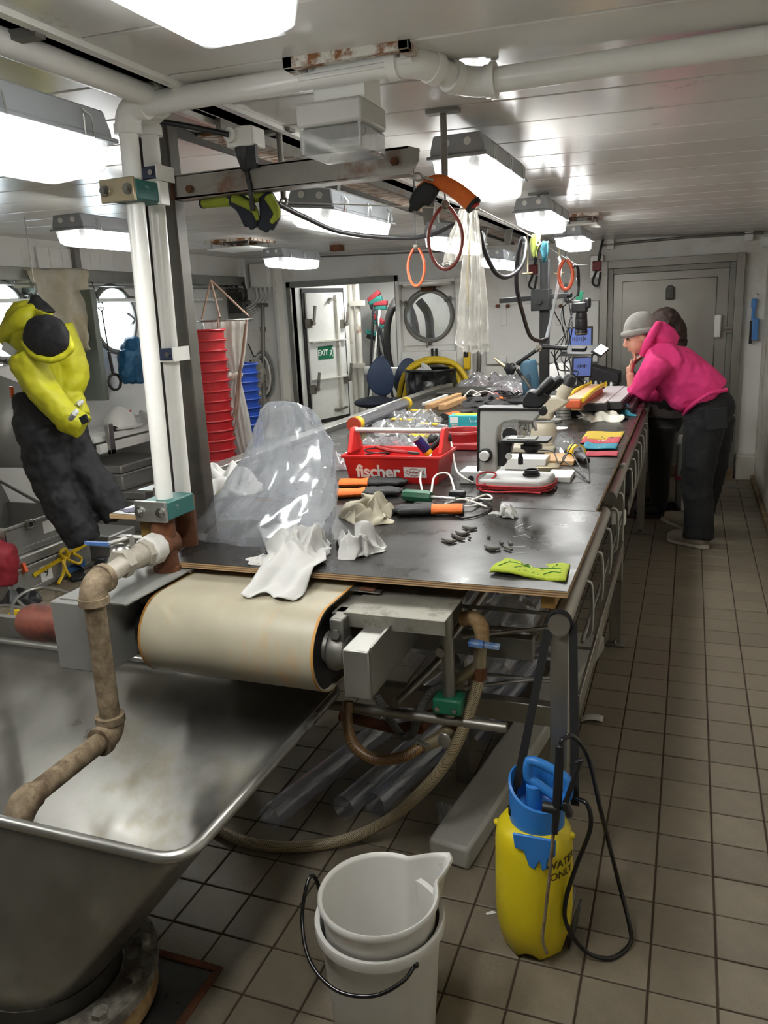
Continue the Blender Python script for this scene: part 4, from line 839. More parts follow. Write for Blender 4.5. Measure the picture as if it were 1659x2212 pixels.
MB().lathe([(.0, 0), (.042, 0), (.042, .03), (0, .03)], o=e0+V3(0, -.215, 0), ax=(0, 1, 0), n=6).build('valve_nut', 'pipe_galv', vp); MB().lathe([(.0, 0), (.04, 0), (.04, .025), (0, .025)], o=e0+V3(0, -.115, 0), ax=(0, 1, 0), n=8).build('valve_nut', 'pipe_galv', vp)
m = MB(); m.lathe([(.034, 0), (.046, .012), (.048, .05), (.04, .065), (.034, .07)], o=e0+V3(0, -.095, 0), ax=(0, 1, 0), n=9); m.build('taped_joint', M('ptfe', 'c3c1bb', .7, var=.12, scale=20, bump=.3).name, vp)
seg(e0+V3(0, -.03, 0), e0+V3(0, .03, 0), .041, 'rust', 'tee_branch'); seg(e0+V3(0, 0, -.075), e0+V3(0, 0, .085), .036, 'rust', 'tee_body'); seg(e0+V3(0, 0, -.12), e0+V3(0, 0, -.07), .042, 'rust', 'tee_foot')
for a, d0, d1 in ((e1_, (0, -1, 0), (0, 0, -1)), (lo, (0, 0, -1), (0, -1, 0))):
    m = MB(); elbow(m, Vector(a), d0, d1, .036, .045)
    for q, d in ((Vector(a)-Vector(d0)*.045, Vector(d0)), (Vector(a)+Vector(d1)*.045, Vector(d1))): m.tube([q-d*.01, q+d*.01], .0395, 22)
    m.build('elbow', 'pipe_crust', vp)
seg(e1_+V3(0, 0, -.045), lo+V3(0, 0, .045), .0275, 'pipe_crust'); seg(lo+V3(0, -.045, 0), en, .027, 'pipe_crust')
m = MB(); m.tube([en+V3(0, .01, 0), en+V3(0, -.02, -.004), en+V3(0, -.045, -.03), en+V3(0, -.05, -.06)], [.033, .036, .034, .031], 20, k=3); m.build('spout', 'pipe_crust', vp)
# valve lever with tape and mushroom head
q = e0+V3(0, -.155, .04); m = MB(); m.lathe([(0, 0), (.012, 0), (.012, .02), (.008, .03), (0, .03)], o=q, n=6); m.build('valve_stem', 'steel', vp)
lv = PZ(185, 1173, zv+.075); m = MB(); m.bar(q+V3(0, 0, .024), lv.lerp(q, .45)+V3(0, 0, .0), .022, .004); m.build('lever', 'steel', vp)
m = MB(); m.bar(lv.lerp(q, .5), lv, .02, .009); m.build('lever_grip', M('grip_blue', '3c64a0', .5, var=.25, scale=30).name, vp)
m = MB(); m.ball(PZ(262, 1195, zv+.02), (.032, .032, .03)); m.build('dome_cap', 'steel', vp)
# board shelf at the clamp foot
sb = thing('shelf_board', 'small plywood shelf board at the foot of the white pipe', 'board', (-1.55, 1.97, 1.07))
MB().bb((-1.66, 1.93, 1.075), (-1.49, 2.10, 1.088)).build('board', 'ply_edge', sb); MB().bb((-1.655, 1.935, 1.088), (-1.49, 2.095, 1.0905)).build('top_film', 'steel', sb)
MB().bb((-1.58, 1.97, .93), (-1.53, 2.06, 1.075)).build('wood_support', 'wood_block', sb)
one('grey_rag', heap((-1.56, 2.0, 1.0905), .07, .05, .025, .3, 4, 26, 10), M('rag_grey', '77768a', .9, var=.15).name, 'grey-violet rag on the small shelf board', 'cloth', solid=.002)
# ================================================================ hoses
def hose_mat(name, c1, c2, tr=.0):
    m = M(name, c1, .4); nt = m.node_tree; N = nt.nodes; L = nt.links; b = N['Principled BSDF']
    uv = N.new('ShaderNodeUVMap'); w = []
    sx = N.new('ShaderNodeSeparateXYZ'); L.new(uv.outputs[0], sx.inputs[0])
    for s in (1, -1):
        a = N.new('ShaderNodeMath'); a.operation = 'MULTIPLY_ADD'; a.inputs[1].default_value = s*12; L.new(sx.outputs[0], a.inputs[0])
        q = N.new('ShaderNodeMath'); q.operation = 'MULTIPLY'; q.inputs[1].default_value = 170; L.new(sx.outputs[1], q.inputs[0]); L.new(q.outputs[0], a.inputs[2])
        f = N.new('ShaderNodeMath'); f.operation = 'FRACT'; L.new(a.outputs[0], f.inputs[0])
        g = N.new('ShaderNodeMath'); g.operation = 'LESS_THAN'; g.inputs[1].default_value = .36; L.new(f.outputs[0], g.inputs[0]); w.append(g)
    mxm = N.new('ShaderNodeMath'); mxm.operation = 'MAXIMUM'; L.new(w[0].outputs[0], mxm.inputs[0]); L.new(w[1].outputs[0], mxm.inputs[1])
    mx = N.new('ShaderNodeMix'); mx.data_type = 'RGBA'; mx.inputs['A'].default_value = lin(c1); mx.inputs['B'].default_value = lin(c2); L.new(mxm.outputs[0], mx.inputs['Factor']); L.new(mx.outputs['Result'], b.inputs['Base Color'])
hose_mat('hose_beige', '3f3526', 'b3a383'); hose_mat('hose_brown', '33251a', '8a6a42'); hose_mat('hose_dark', '26262a', '6a6864')
def uv_tube(o, pts, n):
    """uv: u round the tube, v along it in metres"""
    me = o.data; m = len(me.vertices)//n; L_ = [0]
    for i in range(1, m): L_.append(L_[-1]+(me.vertices[i*n].co-me.vertices[(i-1)*n].co).length)
    uvl = me.uv_layers.new(name='UVMap')
    for p in me.polygons:
        js = [i % n for i in p.vertices]; wrap = max(js)-min(js) > n/2
        for li, vi in zip(p.loop_indices, p.vertices):
            j = vi % n; uvl.data[li].uv = ((j if not (wrap and j == 0) else n)/n, L_[vi//n])
def hose(pts, r, mat, label, name='hose'):
    m = MB(); m.tube(pts, r, 16, k=10, caps=False); o = one(name, m, mat, label, 'hose', 'braided hoses under the conveyor'); uv_tube(o, pts, 16); return o
vz = Vector((-.565, 2.06, .665))
hose([PY(1035, 1462, 2.04), PY(1020, 1520, 2.02), PY(985, 1610, 1.99), PY(930, 1690, 1.99), PZ(840, 1770, .10), PZ(740, 1815, .03), PZ(620, 1830, .02), PZ(520, 1815, .02), PZ(440, 1770, .02)], .0175, 'hose_beige', 'pale braided hose sweeping from the blue valve down along the floor')
hose([PY(752, 1515, 1.98), PY(750, 1560, 1.96), PY(765, 1610, 1.94), PY(810, 1640, 1.93), PY(870, 1635, 1.95), PY(912, 1612, 1.98)], .017, 'hose_brown', 'brown braided hose hanging in a loop under the belt guard')
hose([PY(960, 1478, 2.03), PY(928, 1500, 2.02), PY(905, 1545, 2.02), PY(890, 1585, 2.03), PY(872, 1592, 2.05)], .013, 'hose_dark', 'dark braided hose from the side branch of the blue valve')
hose([PY(812, 1500, 2.02), PY(835, 1540, 2.03), PY(858, 1578, 2.05), PY(868, 1590, 2.06)], .012, 'hose_dark', 'short dark braided hose running down behind the brown loop')
vt = thing('hose_valve', 'brass hose valve with blue handle and rusty elbow', 'valve', PY(1030, 1400, 2.04))
def vy(x, y, Y=2.04): return PY(x, y, Y)
m = MB(); m.tube([vy(995, 1338), vy(1020, 1335), vy(1038, 1352), vy(1042, 1385)], [.02, .021, .023, .02], 16, k=5); m.build('elbow', 'rust_cream', vt)
m = MB(); m.tube([vy(1038, 1385), vy(1035, 1460)], [.018, .024, .019], 16); m.tube([vy(1030, 1440), vy(985, 1470)], .017, 14); m.build('body', 'brass_plate', vt)
MB().tube([vy(1037, 1440), vy(1035, 1466)], .0205, 16).build('hose_clip', 'rust', vt); MB().tube([vy(985, 1468), vy(965, 1478)], .018, 14).build('hose_clip', 'rust', vt)
m = MB(); a, b = vy(1012, 1388, 2.0), vy(1080, 1398, 2.0); m.bar(a, a.lerp(b, .5), .028, .016); m.bar(a.lerp(b, .5), b, .022, .014); m.build('handle', M('blue_worn', '4d76b5', .5, var=.3, scale=25, col2='8fa0b3', amt=.35, scale2=20).name, vt, bevel=.004)
lv2 = thing('low_valve', 'rusty pipe union with lever valve below the green clamp', 'valve', vy(950, 1590, 2.02))
m = MB(); m.tube([vy(975, 1545, 2.02), vy(975, 1575, 2.02)], .02, 14); m.build('nipple', 'rust', lv2); m = MB(); m.tube([vy(975, 1570, 2.02), vy(960, 1590, 2.01), vy(915, 1612, 1.99)], [.022, .024, .017], 14); m.build('body', 'brass_plate', lv2)
m = MB(); m.bar(vy(900, 1600, 1.97), vy(925, 1612, 1.97), .015, .008); m.ball(vy(960, 1600, 1.98), (.02, .006, .024)); m.build('lever', 'steel', lv2)
m = MB(); m.tube([vy(735, 1545, 2.1), vy(860, 1575, 2.1), vy(905, 1570, 2.12), vy(935, 1545, 2.2)], [.017, .018, .024, .022], 14); one('rust_pipe', m, 'rust', 'rusty brown pipe crossing behind the brown hose loop', 'pipe')
# ================================================================ clear tubes
film('acrylic', 'bfc5da', .30, .08, .14, 7, .5)
def ctube(a, b, r, lb, g='clear plastic core tubes'):
    m = MB(); m.tube([a, b], r, 24, caps=False); return one('core_tube', m, 'acrylic', lb, 'tube', g)
for (x, y), (x2, y2), lb in (((582, 1765), (870, 1560), 'leftmost clear core tube lying on the floor'), ((742, 1745), (950, 1560), 'middle clear core tube lying on the floor'), ((808, 1738), (1010, 1570), 'right clear core tube lying on the floor before the white bar')):
    a = PZ(x, y, .045); d = V3(.25, 1, 0).normalized(); ctube(a, a+d*1.5, .043, lb)
for i in range(6):
    lvl = i // 4; x = -.80+.088*(i % 4)+(.044 if lvl else 0); a = Vector((x, 2.32+.05*(i % 3), .51+.077*lvl)); ctube(a, a+V3(.03, 1.5, .0), .041, ['clear core tube in the wire basket, nearest the conveyor', 'second clear core tube of the lower basket layer', 'third clear core tube of the lower basket layer', 'clear core tube of the lower layer nearest the table leg', 'upper clear core tube in the basket, conveyor side', 'upper clear core tube in the basket, aisle side'][i])
a = PZ(1040, 1585, .04); ctube(a, a+V3(.1, .8, 0), .04, 'short clear core tube on the floor behind the open steel bar')
one('plastic_scrap', heap((-.55, 2.55, .632), .10, .22, .05, .1, 3, 30, 10), 'clear_plastic', 'crumpled clear plastic over the tubes in the basket', 'plastic', solid=.001)
# white bar on the floor
a0, a1 = PZ(1012, 1832, .085), PZ(1262, 1440, .085); d = (a1-a0).normalized(); nrm = Vector((-d.y, d.x, 0)); L_ = 1.75; m = MB(); h = .078; w_ = .135
m.add([a0.xy.to_3d()+o_+V3(0, 0, z) for z in (.002, h) for o_ in (Vector(), nrm*w_, nrm*w_+d*L_, d*L_)], [(0, 1, 2, 3), (4, 7, 6, 5), (0, 4, 5, 1), (1, 5, 6, 2), (2, 6, 7, 3), (3, 7, 4, 0)])
one('white_bar', m, M('foam_white', 'a5a39c', .55, var=.06, scale=7, col2='8f8a7d', amt=.1, scale2=8).name, 'long white bar lying on the floor under the table', 'bar', loc=(a0.x, a0.y, 0), bevel=.012)
one('tape_strip', MB().grid(lambda u, v: PZ(1256+48*u, 1548, .002)+V3(0, -.05*v, .012*math.sin(u*3)), 6, 3), 'light_grey', 'torn grey tape strip on the aisle floor', 'tape', solid=.0015)
one('paper_scrap', heap(PZ(1060, 1973, .0), .016, .006, .004, .5, 2, 14, 5), 'white_flat', 'tiny white paper scrap on the floor beside the yellow sprayer', 'scrap')
one('plastic_scrap', heap(PZ(965, 1760, 0), .035, .06, .03, .5, 8, 24, 8), 'clear_plastic', 'crumpled clear plastic beside the white bar on the floor', 'plastic', solid=.001)
# ================================================================ white pouring bucket (two nested)
M('hdpe', 'c9c7c2', .38, var=.03, sss=.1)
bc = PZ(817, 1925, .38); bx_, by_ = bc.x, bc.y; 
bk = thing('white_bucket', 'white pouring bucket with spout in front of the hopper', 'bucket', (bx_, by_, 0))
m = MB(); NB = 64
prof = [(0, .02), (.100, .02), (.104, .026), (.127, .37), (.129, .376), (.136, .380), (.1395, .374), (.138, .364), (.131, .36), (.108, .0), (.0, .0)]
sd = PZ(972, 1845, .38)-bc; sa = math.atan2(sd.y, sd.x)
m.lathe(prof, o=(bx_, by_, 0), n=NB)
for v in m.v:                                             # pull the rim out into the spout
    dx, dy = v.x-bx_, v.y-by_; a = (math.atan2(dy, dx)-sa+PI) % (2*PI)-PI; r_ = math.hypot(dx, dy)
    if v.z > .30 and r_ > .09 and abs(a) < .40:
        t = min(1, (v.z-.30)/.07); k = 1+.60*t*max(0, 1-abs(a)/.40)**1.1; v.x = bx_+dx*k; v.y = by_+dy*k
m.build('body', 'hdpe', bk, angle=50)
ob = thing('white_bucket', 'outer white bucket that the pouring bucket is nested in', 'bucket', (bx_, by_, -.0))
MB().lathe([(.1155, .0), (.1370, .318), (.148, .322), (.150, .316), (.1485, .296), (.138, .292), (.1175, .0)], o=(bx_, by_, .0), n=NB, close=True).build('body', 'hdpe', ob)
def BA(az, r, z): return Vector((bx_+math.cos(math.radians(az))*r, by_+math.sin(math.radians(az))*r, z))
h0, h1 = BA(178, .147, .30), BA(322, .147, .295)
MB().tube([h0, BA(172, .165, .335), BA(172, .18, .36), BA(180, .183, .35), BA(198, .18, .30), BA(225, .172, .262), BA(255, .165, .245), BA(285, .16, .252), BA(308, .156, .275), h1], .0045, 10, k=6).build('handle', 'black_gloss', ob)
for p in (h0, h1): MB().ball(p, .008).build('handle_lug', 'black_gloss', ob)
# ================================================================ yellow sprayer
sx_, sy_ = -.325, 1.80; sp = thing('pressure_sprayer', 'yellow pressure sprayer tank with blue pump head on the floor', 'sprayer', (sx_, sy_, 0))
M('sprayer_yellow', 'd9c51c', .38, var=.05, scale=4, sss=.05); M('pump_blue', '2f78c4', .35, var=.04); M('marker', '4b3a12', .7)
m = MB(); nn = 48; pf = [(0, .018), (.055, .012), (.072, .0), (.083, .012), (.097, .075), (.1005, .13), (.099, .315), (.094, .35), (.08, .37), (.064, .376), (0, .378)]
m.lathe(pf, o=(sx_, sy_, 0), n=nn)
for v in m.v:
    a = math.atan2(v.y-sy_, v.x-sx_)
    if v.z < .09: v.z += .016*max(0, math.cos(4*a))*(1-v.z/.09); k = 1-.06*max(0, math.cos(4*a+PI))*(1-v.z/.09); v.x = sx_+(v.x-sx_)*k; v.y = sy_+(v.y-sy_)*k
m.build('tank', 'sprayer_yellow', sp, angle=60)
m = MB(); m.lathe([(.066, .338), (.070, .34), (.070, .40), (.072, .465), (.066, .468), (.06, .41), (.05, .40), (0, .40)], o=(sx_+.008, sy_, 0), n=40)
for v in m.v:
    if v.z > .44: v.z += .03*math.cos(math.atan2(v.y-sy_, v.x-sx_)-2.4)
m.build('pump_head', 'pump_blue', sp, angle=50)
# skirt tongue in front
m = MB(); t_ = Vector((sx_+.02, sy_-.093, .035)); m.prism([(-.055, .355), (.052, .355), (.05, .31), (.034, .30), (.03, .27), (.018, .262), (.012, .29), (.0, .262), (-.014, .268), (-.028, .31), (-.05, .315)], .008, Matrix.Translation(t_) @ Matrix.Rotation(PI/2, 4, 'X') ); m.build('skirt', 'pump_blue', sp, bevel=.003)
MB().lathe([(.02, .39), (.02, .47), (.012, .475), (0, .475)], o=(sx_, sy_, 0), n=20).build('pump_shaft', 'pump_blue', sp)
ha, hb_ = PY(1140, 1650, sy_), PY(1222, 1690, sy_)
m = MB(); pts = [ha+V3(.0, 0, -.01), ha+V3(.012, 0, .012), hb_+V3(-.01, .0, .02), hb_+V3(.006, 0, -.005), hb_+V3(.004, 0, -.04), hb_+V3(-.016, 0, -.05), ha+V3(.02, 0, -.05), ha+V3(.002, 0, -.04)]; m.tube(pts, .0125, 12, closed=True, k=3); m.build('pump_handle', 'pump_blue', sp)
m = MB(); m.lathe([(.018, .0), (.018, .02), (.012, .026), (.015, .034), (.012, .044), (0, .046)], o=PY(1113, 1757, sy_-.02), n=16); m.build('relief_valve', 'black', sp); MB().ball(PY(1114, 1733, sy_-.035), .003, 8, 6).build('valve_dot', 'red_dark', sp)
for x in (-.097, .097): MB().ball(V3(sx_+x, sy_, .342), .009, 10, 6).build('strap_lug', 'sprayer_yellow', sp)
# spray gun and lance
gy = sy_-.105; m = MB(); m.tube([PY(1210, 1610, gy), PY(1204, 1725, gy), PY(1198, 1800, gy)], [.010, .011, .0115, .008], 12); m.cyl(PY(1172, 1742, gy), PY(1205, 1748, gy), .013); m.build('spray_gun', 'black', sp, bevel=.001)
m = MB(); m.bar(PY(1255, 1640, gy), PY(1216, 1750, gy), .012, .012); m.bar(PY(1220, 1730, gy), PY(1232, 1762, gy), .02, .014); m.bar(PY(1262, 1640, gy), PY(1242, 1648, gy), .012, .008); m.build('trigger', 'black', sp, bevel=.003)
MB().tube([PY(1196, 1795, gy), PY(1186, 1900, gy), PY(1176, 1990, gy), PY(1172, 2030, gy), PY(1182, 2060, gy)], .0042, 8, k=4).build('lance', 'pipe_crust', sp)
MB().tube([PY(1210, 1612, gy), PY(1218, 1596, gy+.01), PY(1240, 1592, gy+.03), PY(1272, 1640, 1.78), PY(1300, 1760, 1.76), PZ(1335, 1900, .15), PZ(1360, 2000, .05), PZ(1360, 2040, .012), PZ(1320, 2070, .008), PZ(1265, 2055, .03), PY(1225, 2000, 1.74), PY(1222, 1945, 1.74), PY(1245, 1870, 1.75), PY(1275, 1790, 1.77), PY(1270, 1740, 1.78), PY(1246, 1724, 1.80)], .0058, 10, k=8).build('spray_hose', 'black_gloss', sp)
m = MB()
for (p, q) in ((PX(1183, 1362, XR-.03), PY(1116, 1700, sy_+.01)), (PX(1232, 1362, XR+.034), PY(1242, 1740, sy_+.02))): m.bar(V3(p.x, 1.952, p.z), q, .021, .003, (0, 1, 0))
m.tube([(XR-.0315, 1.952, .85), (XR-.02, 1.952, .879), (XR, 1.952, .886), (XR+.02, 1.952, .879), (XR+.0315, 1.952, .85)], .006, 6, k=3); m.tube([PY(1116, 1700, sy_+.01), PY(1104, 1765, sy_-.0), PY(1092, 1795, sy_)], .004, 6); m.build('strap', M('webbing', '0d0d0e', .9).name, sp)
# hand-written words on the tank
def on_tank(txt, size, px, py):
    P_ = PY(px, py, sy_-.07); a = math.atan2(P_.y-sy_, P_.x-sx_); mb = MB(); mb.text(txt, size, Matrix.Identity(4), ext=.0002, align='LEFT', bold=.0006); out = MB()
    return mb, P_.z
for txt, z, a0 in (('WATER', .300, -1.10), ('ONLY', .268, -1.00)):
    mb = MB(); mb.text(txt, .030, Matrix.Identity(4), ext=.0002, align='LEFT', bold=.0004)
    for v in mb.v: a = a0+v.x/.100; r_ = .1006+v.z; v.x, v.y, v.z = sx_+math.cos(a)*r_, sy_+math.sin(a)*r_, z+v.y
    mb.build('lettering', 'marker', sp)
q = PZ(1240, 2040, 0); t = thing('dust_pan', 'small dark steel plate standing behind the sprayer', 'plate', q)
m = MB(); a, b = PZ(1225, 2050, .0), PZ(1242, 2000, .0); m.add([a, b, b+V3(.012, 0, .09), a+V3(.012, 0, .09)], [(0, 1, 2, 3)]); m.build('plate', 'steel_dark', t, solid=.006)
# ================================================================ things on the near half of the table
M('cloth_white', 'bdbcb9', .9, var=.04, scale=8, sss=.05); M('cloth_beige', 'a8a18e', .9, var=.1, scale=9)
film('bag_film', 'ccd1da', .36, .12, .26, 9, .45)
film('bag_thin', 'dcdde0', .34, .12, .25, 14, .5)
def T(x, y, dz=0): return PZ(x, y, ZT)+V3(0, 0, dz)
# big clear plastic bag: a tall crumpled tent
rows = [(1163, 418, 716), (1120, 455, 722), (1070, 492, 727), (1010, 521, 729), (960, 540, 715), (915, 556, 693), (885, 565, 664), (872, 580, 645)]
bag = MB(); YB = 2.42; rr_ = []
z0 = ZT+.001
for k, (y, xl, xr) in enumerate(rows):
    a, b = PY(xl, y, YB-.12*(1-k/7)), PY(xr, y, YB-.12*(1-k/7)); rr_.append((a, b))
zmin = rr_[0][0].z
def bagfn(u, v):
    i = v*(len(rr_)-1); k = min(int(i), len(rr_)-2); t = i-k; a = rr_[k][0].lerp(rr_[k+1][0], t); b = rr_[k][1].lerp(rr_[k+1][1], t)
    c = (a+b)/2; hw = (b-a).length/2; an = u*2*PI; dep = hw*(.62-.40*v)
    p = c+V3(math.cos(an)*hw, math.sin(an)*dep, 0)
    ca_, sa_ = math.cos(an), math.sin(an); f = 1-min(1, 2.4*abs(nz((ca_*1.3+v*.8, sa_*1.3-v, v*1.5), 1.2, 3))); g = 1-min(1, 3*abs(nz((ca_*1.1-v*2.2, sa_*1.6+v, v*1.2), 1.5, 8))); g2 = nz((ca_*2, sa_*2, v*2.5), 1.6, 6)
    k2 = .93+.07*f+.06*g*(.5+v)+.05*g2; p = c+(p-c)*k2; p.z += .010*g2
    tz = v; zz = ZT+.001+(p.z-zmin)*(rr_[-1][0].z-ZT)/(rr_[-1][0].z-zmin); p.z = max(ZT+.001, zz if v > .02 else ZT+.001); return p
bag.grid(bagfn, 84, 46, closeu=True); bag.grid(lambda u, v: bagfn(u, 1).lerp(V3((bagfn(0, 1)+bagfn(.5, 1))/2)+V3(0, 0, .008), v), 84, 4, closeu=True)
one('plastic_bag', bag, 'bag_film', 'large crumpled clear plastic bag standing on the near table end', 'bag', angle=22)
# white cloth hanging over the plywood edge
E0 = [PZ(605, 1150, ZT), PZ(685, 1140, ZT)]
def drape(u, v):
    xl = 560+25*v*2 if v < .5 else 585+10*(v-.5); xr = 700+12*v; x = xl+(xr-xl)*u
    if v < .45:
        y0 = 1148+10*math.sin(u*4); y1 = 1212+6*u; y = y0+(y1-y0)*(v/.45); p = PZ(x, y, ZT); p.z = ZT+.004+.05*math.sin(min(1, u*1.3)*PI)*(.6+.4*math.sin(v*7))*(1-.4*v)+.02*abs(nz((u*4, v*4, 0), 1.3, 5))
    else:
        t = (v-.45)/.55; e = PZ(x, 1218, ZT); p = Vector((e.x, 1.938-.13*t-.015*math.sin(u*9+1), ZT+.012*(1-t)-.036*min(1, t*1.8)+.018*abs(math.sin(u*8+t*2))*(1-abs(2*t-1)*.3)))
        if t > .5: p.z = max(p.z, BZ+BR+.004)
    return p
dr = MB(); dr.grid(drape, 40, 30); cl = one('white_cloth', dr, 'cloth_white', 'white rag draped over the plywood edge down on to the belt', 'cloth', 'white rags', solid=.0025, angle=60)
fl2 = heap(PZ(660, 1190, ZT)+V3(0, 0, .0), .085, .10, .085, .5, 21, 44, 16, fold=1.2, irr=.3); o = fl2.build('raised_fold', 'cloth_white', cl, solid=.002, angle=60)
o = heap(PZ(575, 1215, ZT)+V3(0, .02, 0), .07, .05, .03, .5, 14, 30, 10).build('raised_fold', 'cloth_white', cl, solid=.002, angle=60)
one('white_cloth', heap(PZ(772, 1190, ZT), .072, .085, .085, .6, 8, 46, 18, fold=1.25, irr=.3), 'cloth_white', 'crumpled white rag alone on the near plywood', 'cloth', 'white rags', solid=.002, angle=60)
one('beige_cloth', heap(PZ(800, 1118, ZT), .105, .10, .095, .2, 17, 48, 18, fold=1.1, irr=.28), 'cloth_beige', 'crumpled beige cloth lying over the orange gloves', 'cloth', solid=.002, angle=60)
one('white_cloth', heap(PZ(490, 1075, ZT)+V3(-.07, .1, 0), .13, .2, .15, .4, 31, 40, 16), 'cloth_white', 'pale cloth heap behind the steel post', 'cloth', 'white rags', solid=.002, angle=60)
one('paper_tissue', heap(PZ(1100, 1115, ZT), .035, .04, .042, .4, 12, 34, 12, fold=1.4), 'cloth_white', 'small crumpled white tissue on the open plywood', 'tissue', solid=.001, angle=60)
one('paper_tissue', heap(PZ(1070, 1110, ZT), .025, .012, .012, .2, 5, 24, 8), 'cloth_white', 'tiny flat white tissue tail beside the crumpled tissue', 'tissue', solid=.001)
# patterned green sponge cloth
gcx = [PZ(1058, 1240, ZT), PZ(1222, 1258, ZT), PZ(1232, 1222, ZT), PZ(1092, 1210, ZT)]
def gfn(u, v, z=0):
    p = gcx[0].lerp(gcx[1], u).lerp(gcx[3].lerp(gcx[2], u), v); p.z = ZT+.008+.008*math.sin(u*6+v*2)*.6+.006*math.sin(v*5)+.004*nz((u*5, v*5, 0), 1, 2)+z; return p
M('sponge_green', '9fae2c', .85, var=.08, bump=.35, bscale=160); M('print_green', '3e7d2e', .85)
m = MB(); m.grid(gfn, 30, 16); g = one('sponge_cloth', m, 'sponge_green', 'yellow-green sponge cloth with leaf print at the table corner', 'cloth', solid=.007)
m = MB()
for pts in ([(.08, .2), (.18, .5), (.35, .55), (.4, .8)], [(.18, .5), (.12, .75)], [(.3, .2), (.42, .45), (.5, .4)], [(.55, .15), (.62, .5), (.75, .6), (.82, .9)], [(.62, .5), (.55, .75)], [(.75, .6), (.9, .5)], [(.7, .15), (.8, .3), (.92, .25)], [(.42, .45), (.44, .7)]):
    m.tube([gfn(u, v, .0008) for u, v in pts], .0014, 5, k=5)
for k in range(22): u, v = RND.uniform(.06, .95), RND.uniform(.1, .9); a = RND.uniform(0, 6); m.tube([gfn(u, v, .0008), gfn(min(.99, max(.01, u+.03*math.cos(a))), min(.99, max(.01, v+.07*math.sin(a))), .0008)], [.0005, .0032, .0005], 5, k=3)
m.build('leaf_print', 'print_green', g, kind='stuff')
# little modelling-clay fragments in a row
M('clay_grey', '5a554f', .85, var=.15, scale=30, bump=.2)
frags = [([(955, 1168), (972, 1174), (986, 1172)], 'flat grey clay ring piece nearest the table edge'), ([(976, 1157), (992, 1166), (1004, 1168)], 'thin grey clay stick beside the ring piece'), ([(984, 1152), (1000, 1158), (1014, 1152)], 'curved grey clay piece in the middle of the row'), ([(1000, 1141), (1016, 1146), (1030, 1144)], 'thick grey clay strip at the back of the row'), ([(1054, 1160), (1058, 1164)], 'single grey clay pellet'), ([(1048, 1183), (1062, 1190), (1080, 1188)], 'long curved grey clay stick on the right'), ([(1080, 1172), (1086, 1178)], 'small grey clay lump on the right'), ([(1100, 1172), (1106, 1180)], 'small grey clay crescent on the right'), ([(1090, 1186), (1106, 1192)], 'short grey clay stick on the far right'), ([(1012, 1163), (1016, 1166)], 'tiny grey clay crumb at the end of the row')]
for pts, lb in frags:
    P_ = [T(x, y, .006) for x, y in pts]; n_ = len(P_); one('clay_piece', MB().tube(P_, [.004]+[.0065]*(n_-2 if n_ > 2 else 1)+[.004] if n_ > 1 else .006, 8, k=4), 'clay_grey', lb, 'clay piece', 'grey clay pieces')
# ---------------------------------------------------------------- gloves
M('glove_orange', 'd9691f', .75, var=.15, scale=30); M('glove_black', '1d1d1e', .7, var=.2, scale=40, bump=.2); M('glove_lime', '8f9c2e', .8, var=.2, scale=30); M('glove_red_in', 'b5301f', .8); M('glove_navy', '20232d', .8, var=.2)
def glove(o, d, up, length, label, cuff='glove_orange', palm='glove_black', curl=.0, side=1, group=None, width=.1, flat=.42):
    """work glove: knitted cuff, coated palm, four fingers and a thumb"""
    o = Vector(o); d = Vector(d).normalized(); up = Vector(up).normalized(); s = d.cross(up).normalized()*side; L = length; t = thing('work_glove', label, 'glove', o, group)
    def P_(a, b, c=0): return o+d*(a*L)+s*(b*width)+up*(c*L-curl*L*max(0, a-.45)**2*2)
    m = MB(); m.tube([P_(0, 0), P_(.12, 0), P_(.30, 0), P_(.42, 0)], [.040*width/.1, .042*width/.1, .036*width/.1, .044*width/.1], 16, k=4, flat=flat)
    m.build('cuff', cuff, t)
    m = MB(); m.tube([P_(-.004, 0), P_(.012, 0)], [.0405*width/.1, .0412*width/.1], 16, flat=flat); m.build('cuff_hem', palm if cuff != 'glove_lime' else 'glove_black', t)
    m = MB(); m.ball(P_(.52, 0), (1, 1, 1), 16, 10, mat=Matrix((d*L*.19, s*width*.47, up*.02)).transposed())
    for k, (b, l) in enumerate(((-.33, .36), (-.11, .42), (.11, .40), (.33, .31))):
        m.tube([P_(.54, b*.9), P_(.56+l*.45, b*1.05, .004), P_(.56+l*.8, b*1.12), P_(.56+l, b*1.12, -.004)], [.0135, .0130, .012, .006], 10, k=3)
    m.tube([P_(.40, -.34), P_(.52, -.60), P_(.64, -.72), P_(.70, -.70)], [.016, .0135, .012, .006], 10, k=3); organic(m, 'hand', palm, t, .005, 3)
    return t
g0 = T(733, 1052, .018)+V3(0, -.0, 0); glove(g0, T(880, 1049)-T(733, 1052), (0, 0, 1), .30, 'orange and black glove just below the red toolbox', group='orange and black work gloves')
g1 = T(726, 1075, .018); glove(g1, T(880, 1068)-T(726, 1075), (0, 0, 1), .28, 'orange and black glove half under the beige cloth', side=-1, group='orange and black work gloves')
g2 = T(1002, 1110, .019); glove(g2, T(860, 1112)-T(1002, 1110), (0, 0, 1), .27, 'orange and black glove with open cuff facing the microscope', side=-1, group='orange and black work gloves')
g3 = T(1078, 866, .02); glove(g3, T(985, 892)-T(1078, 866), (0, 0, 1), .34, 'orange and black glove with red lining beyond the teal box', group='orange and black work gloves'); g4 = T(960, 905, .02); glove(g4, T(1010, 895)-T(960, 905), (0, 0, 1), .30, 'orange and black glove right behind the teal box', group='orange and black work gloves')
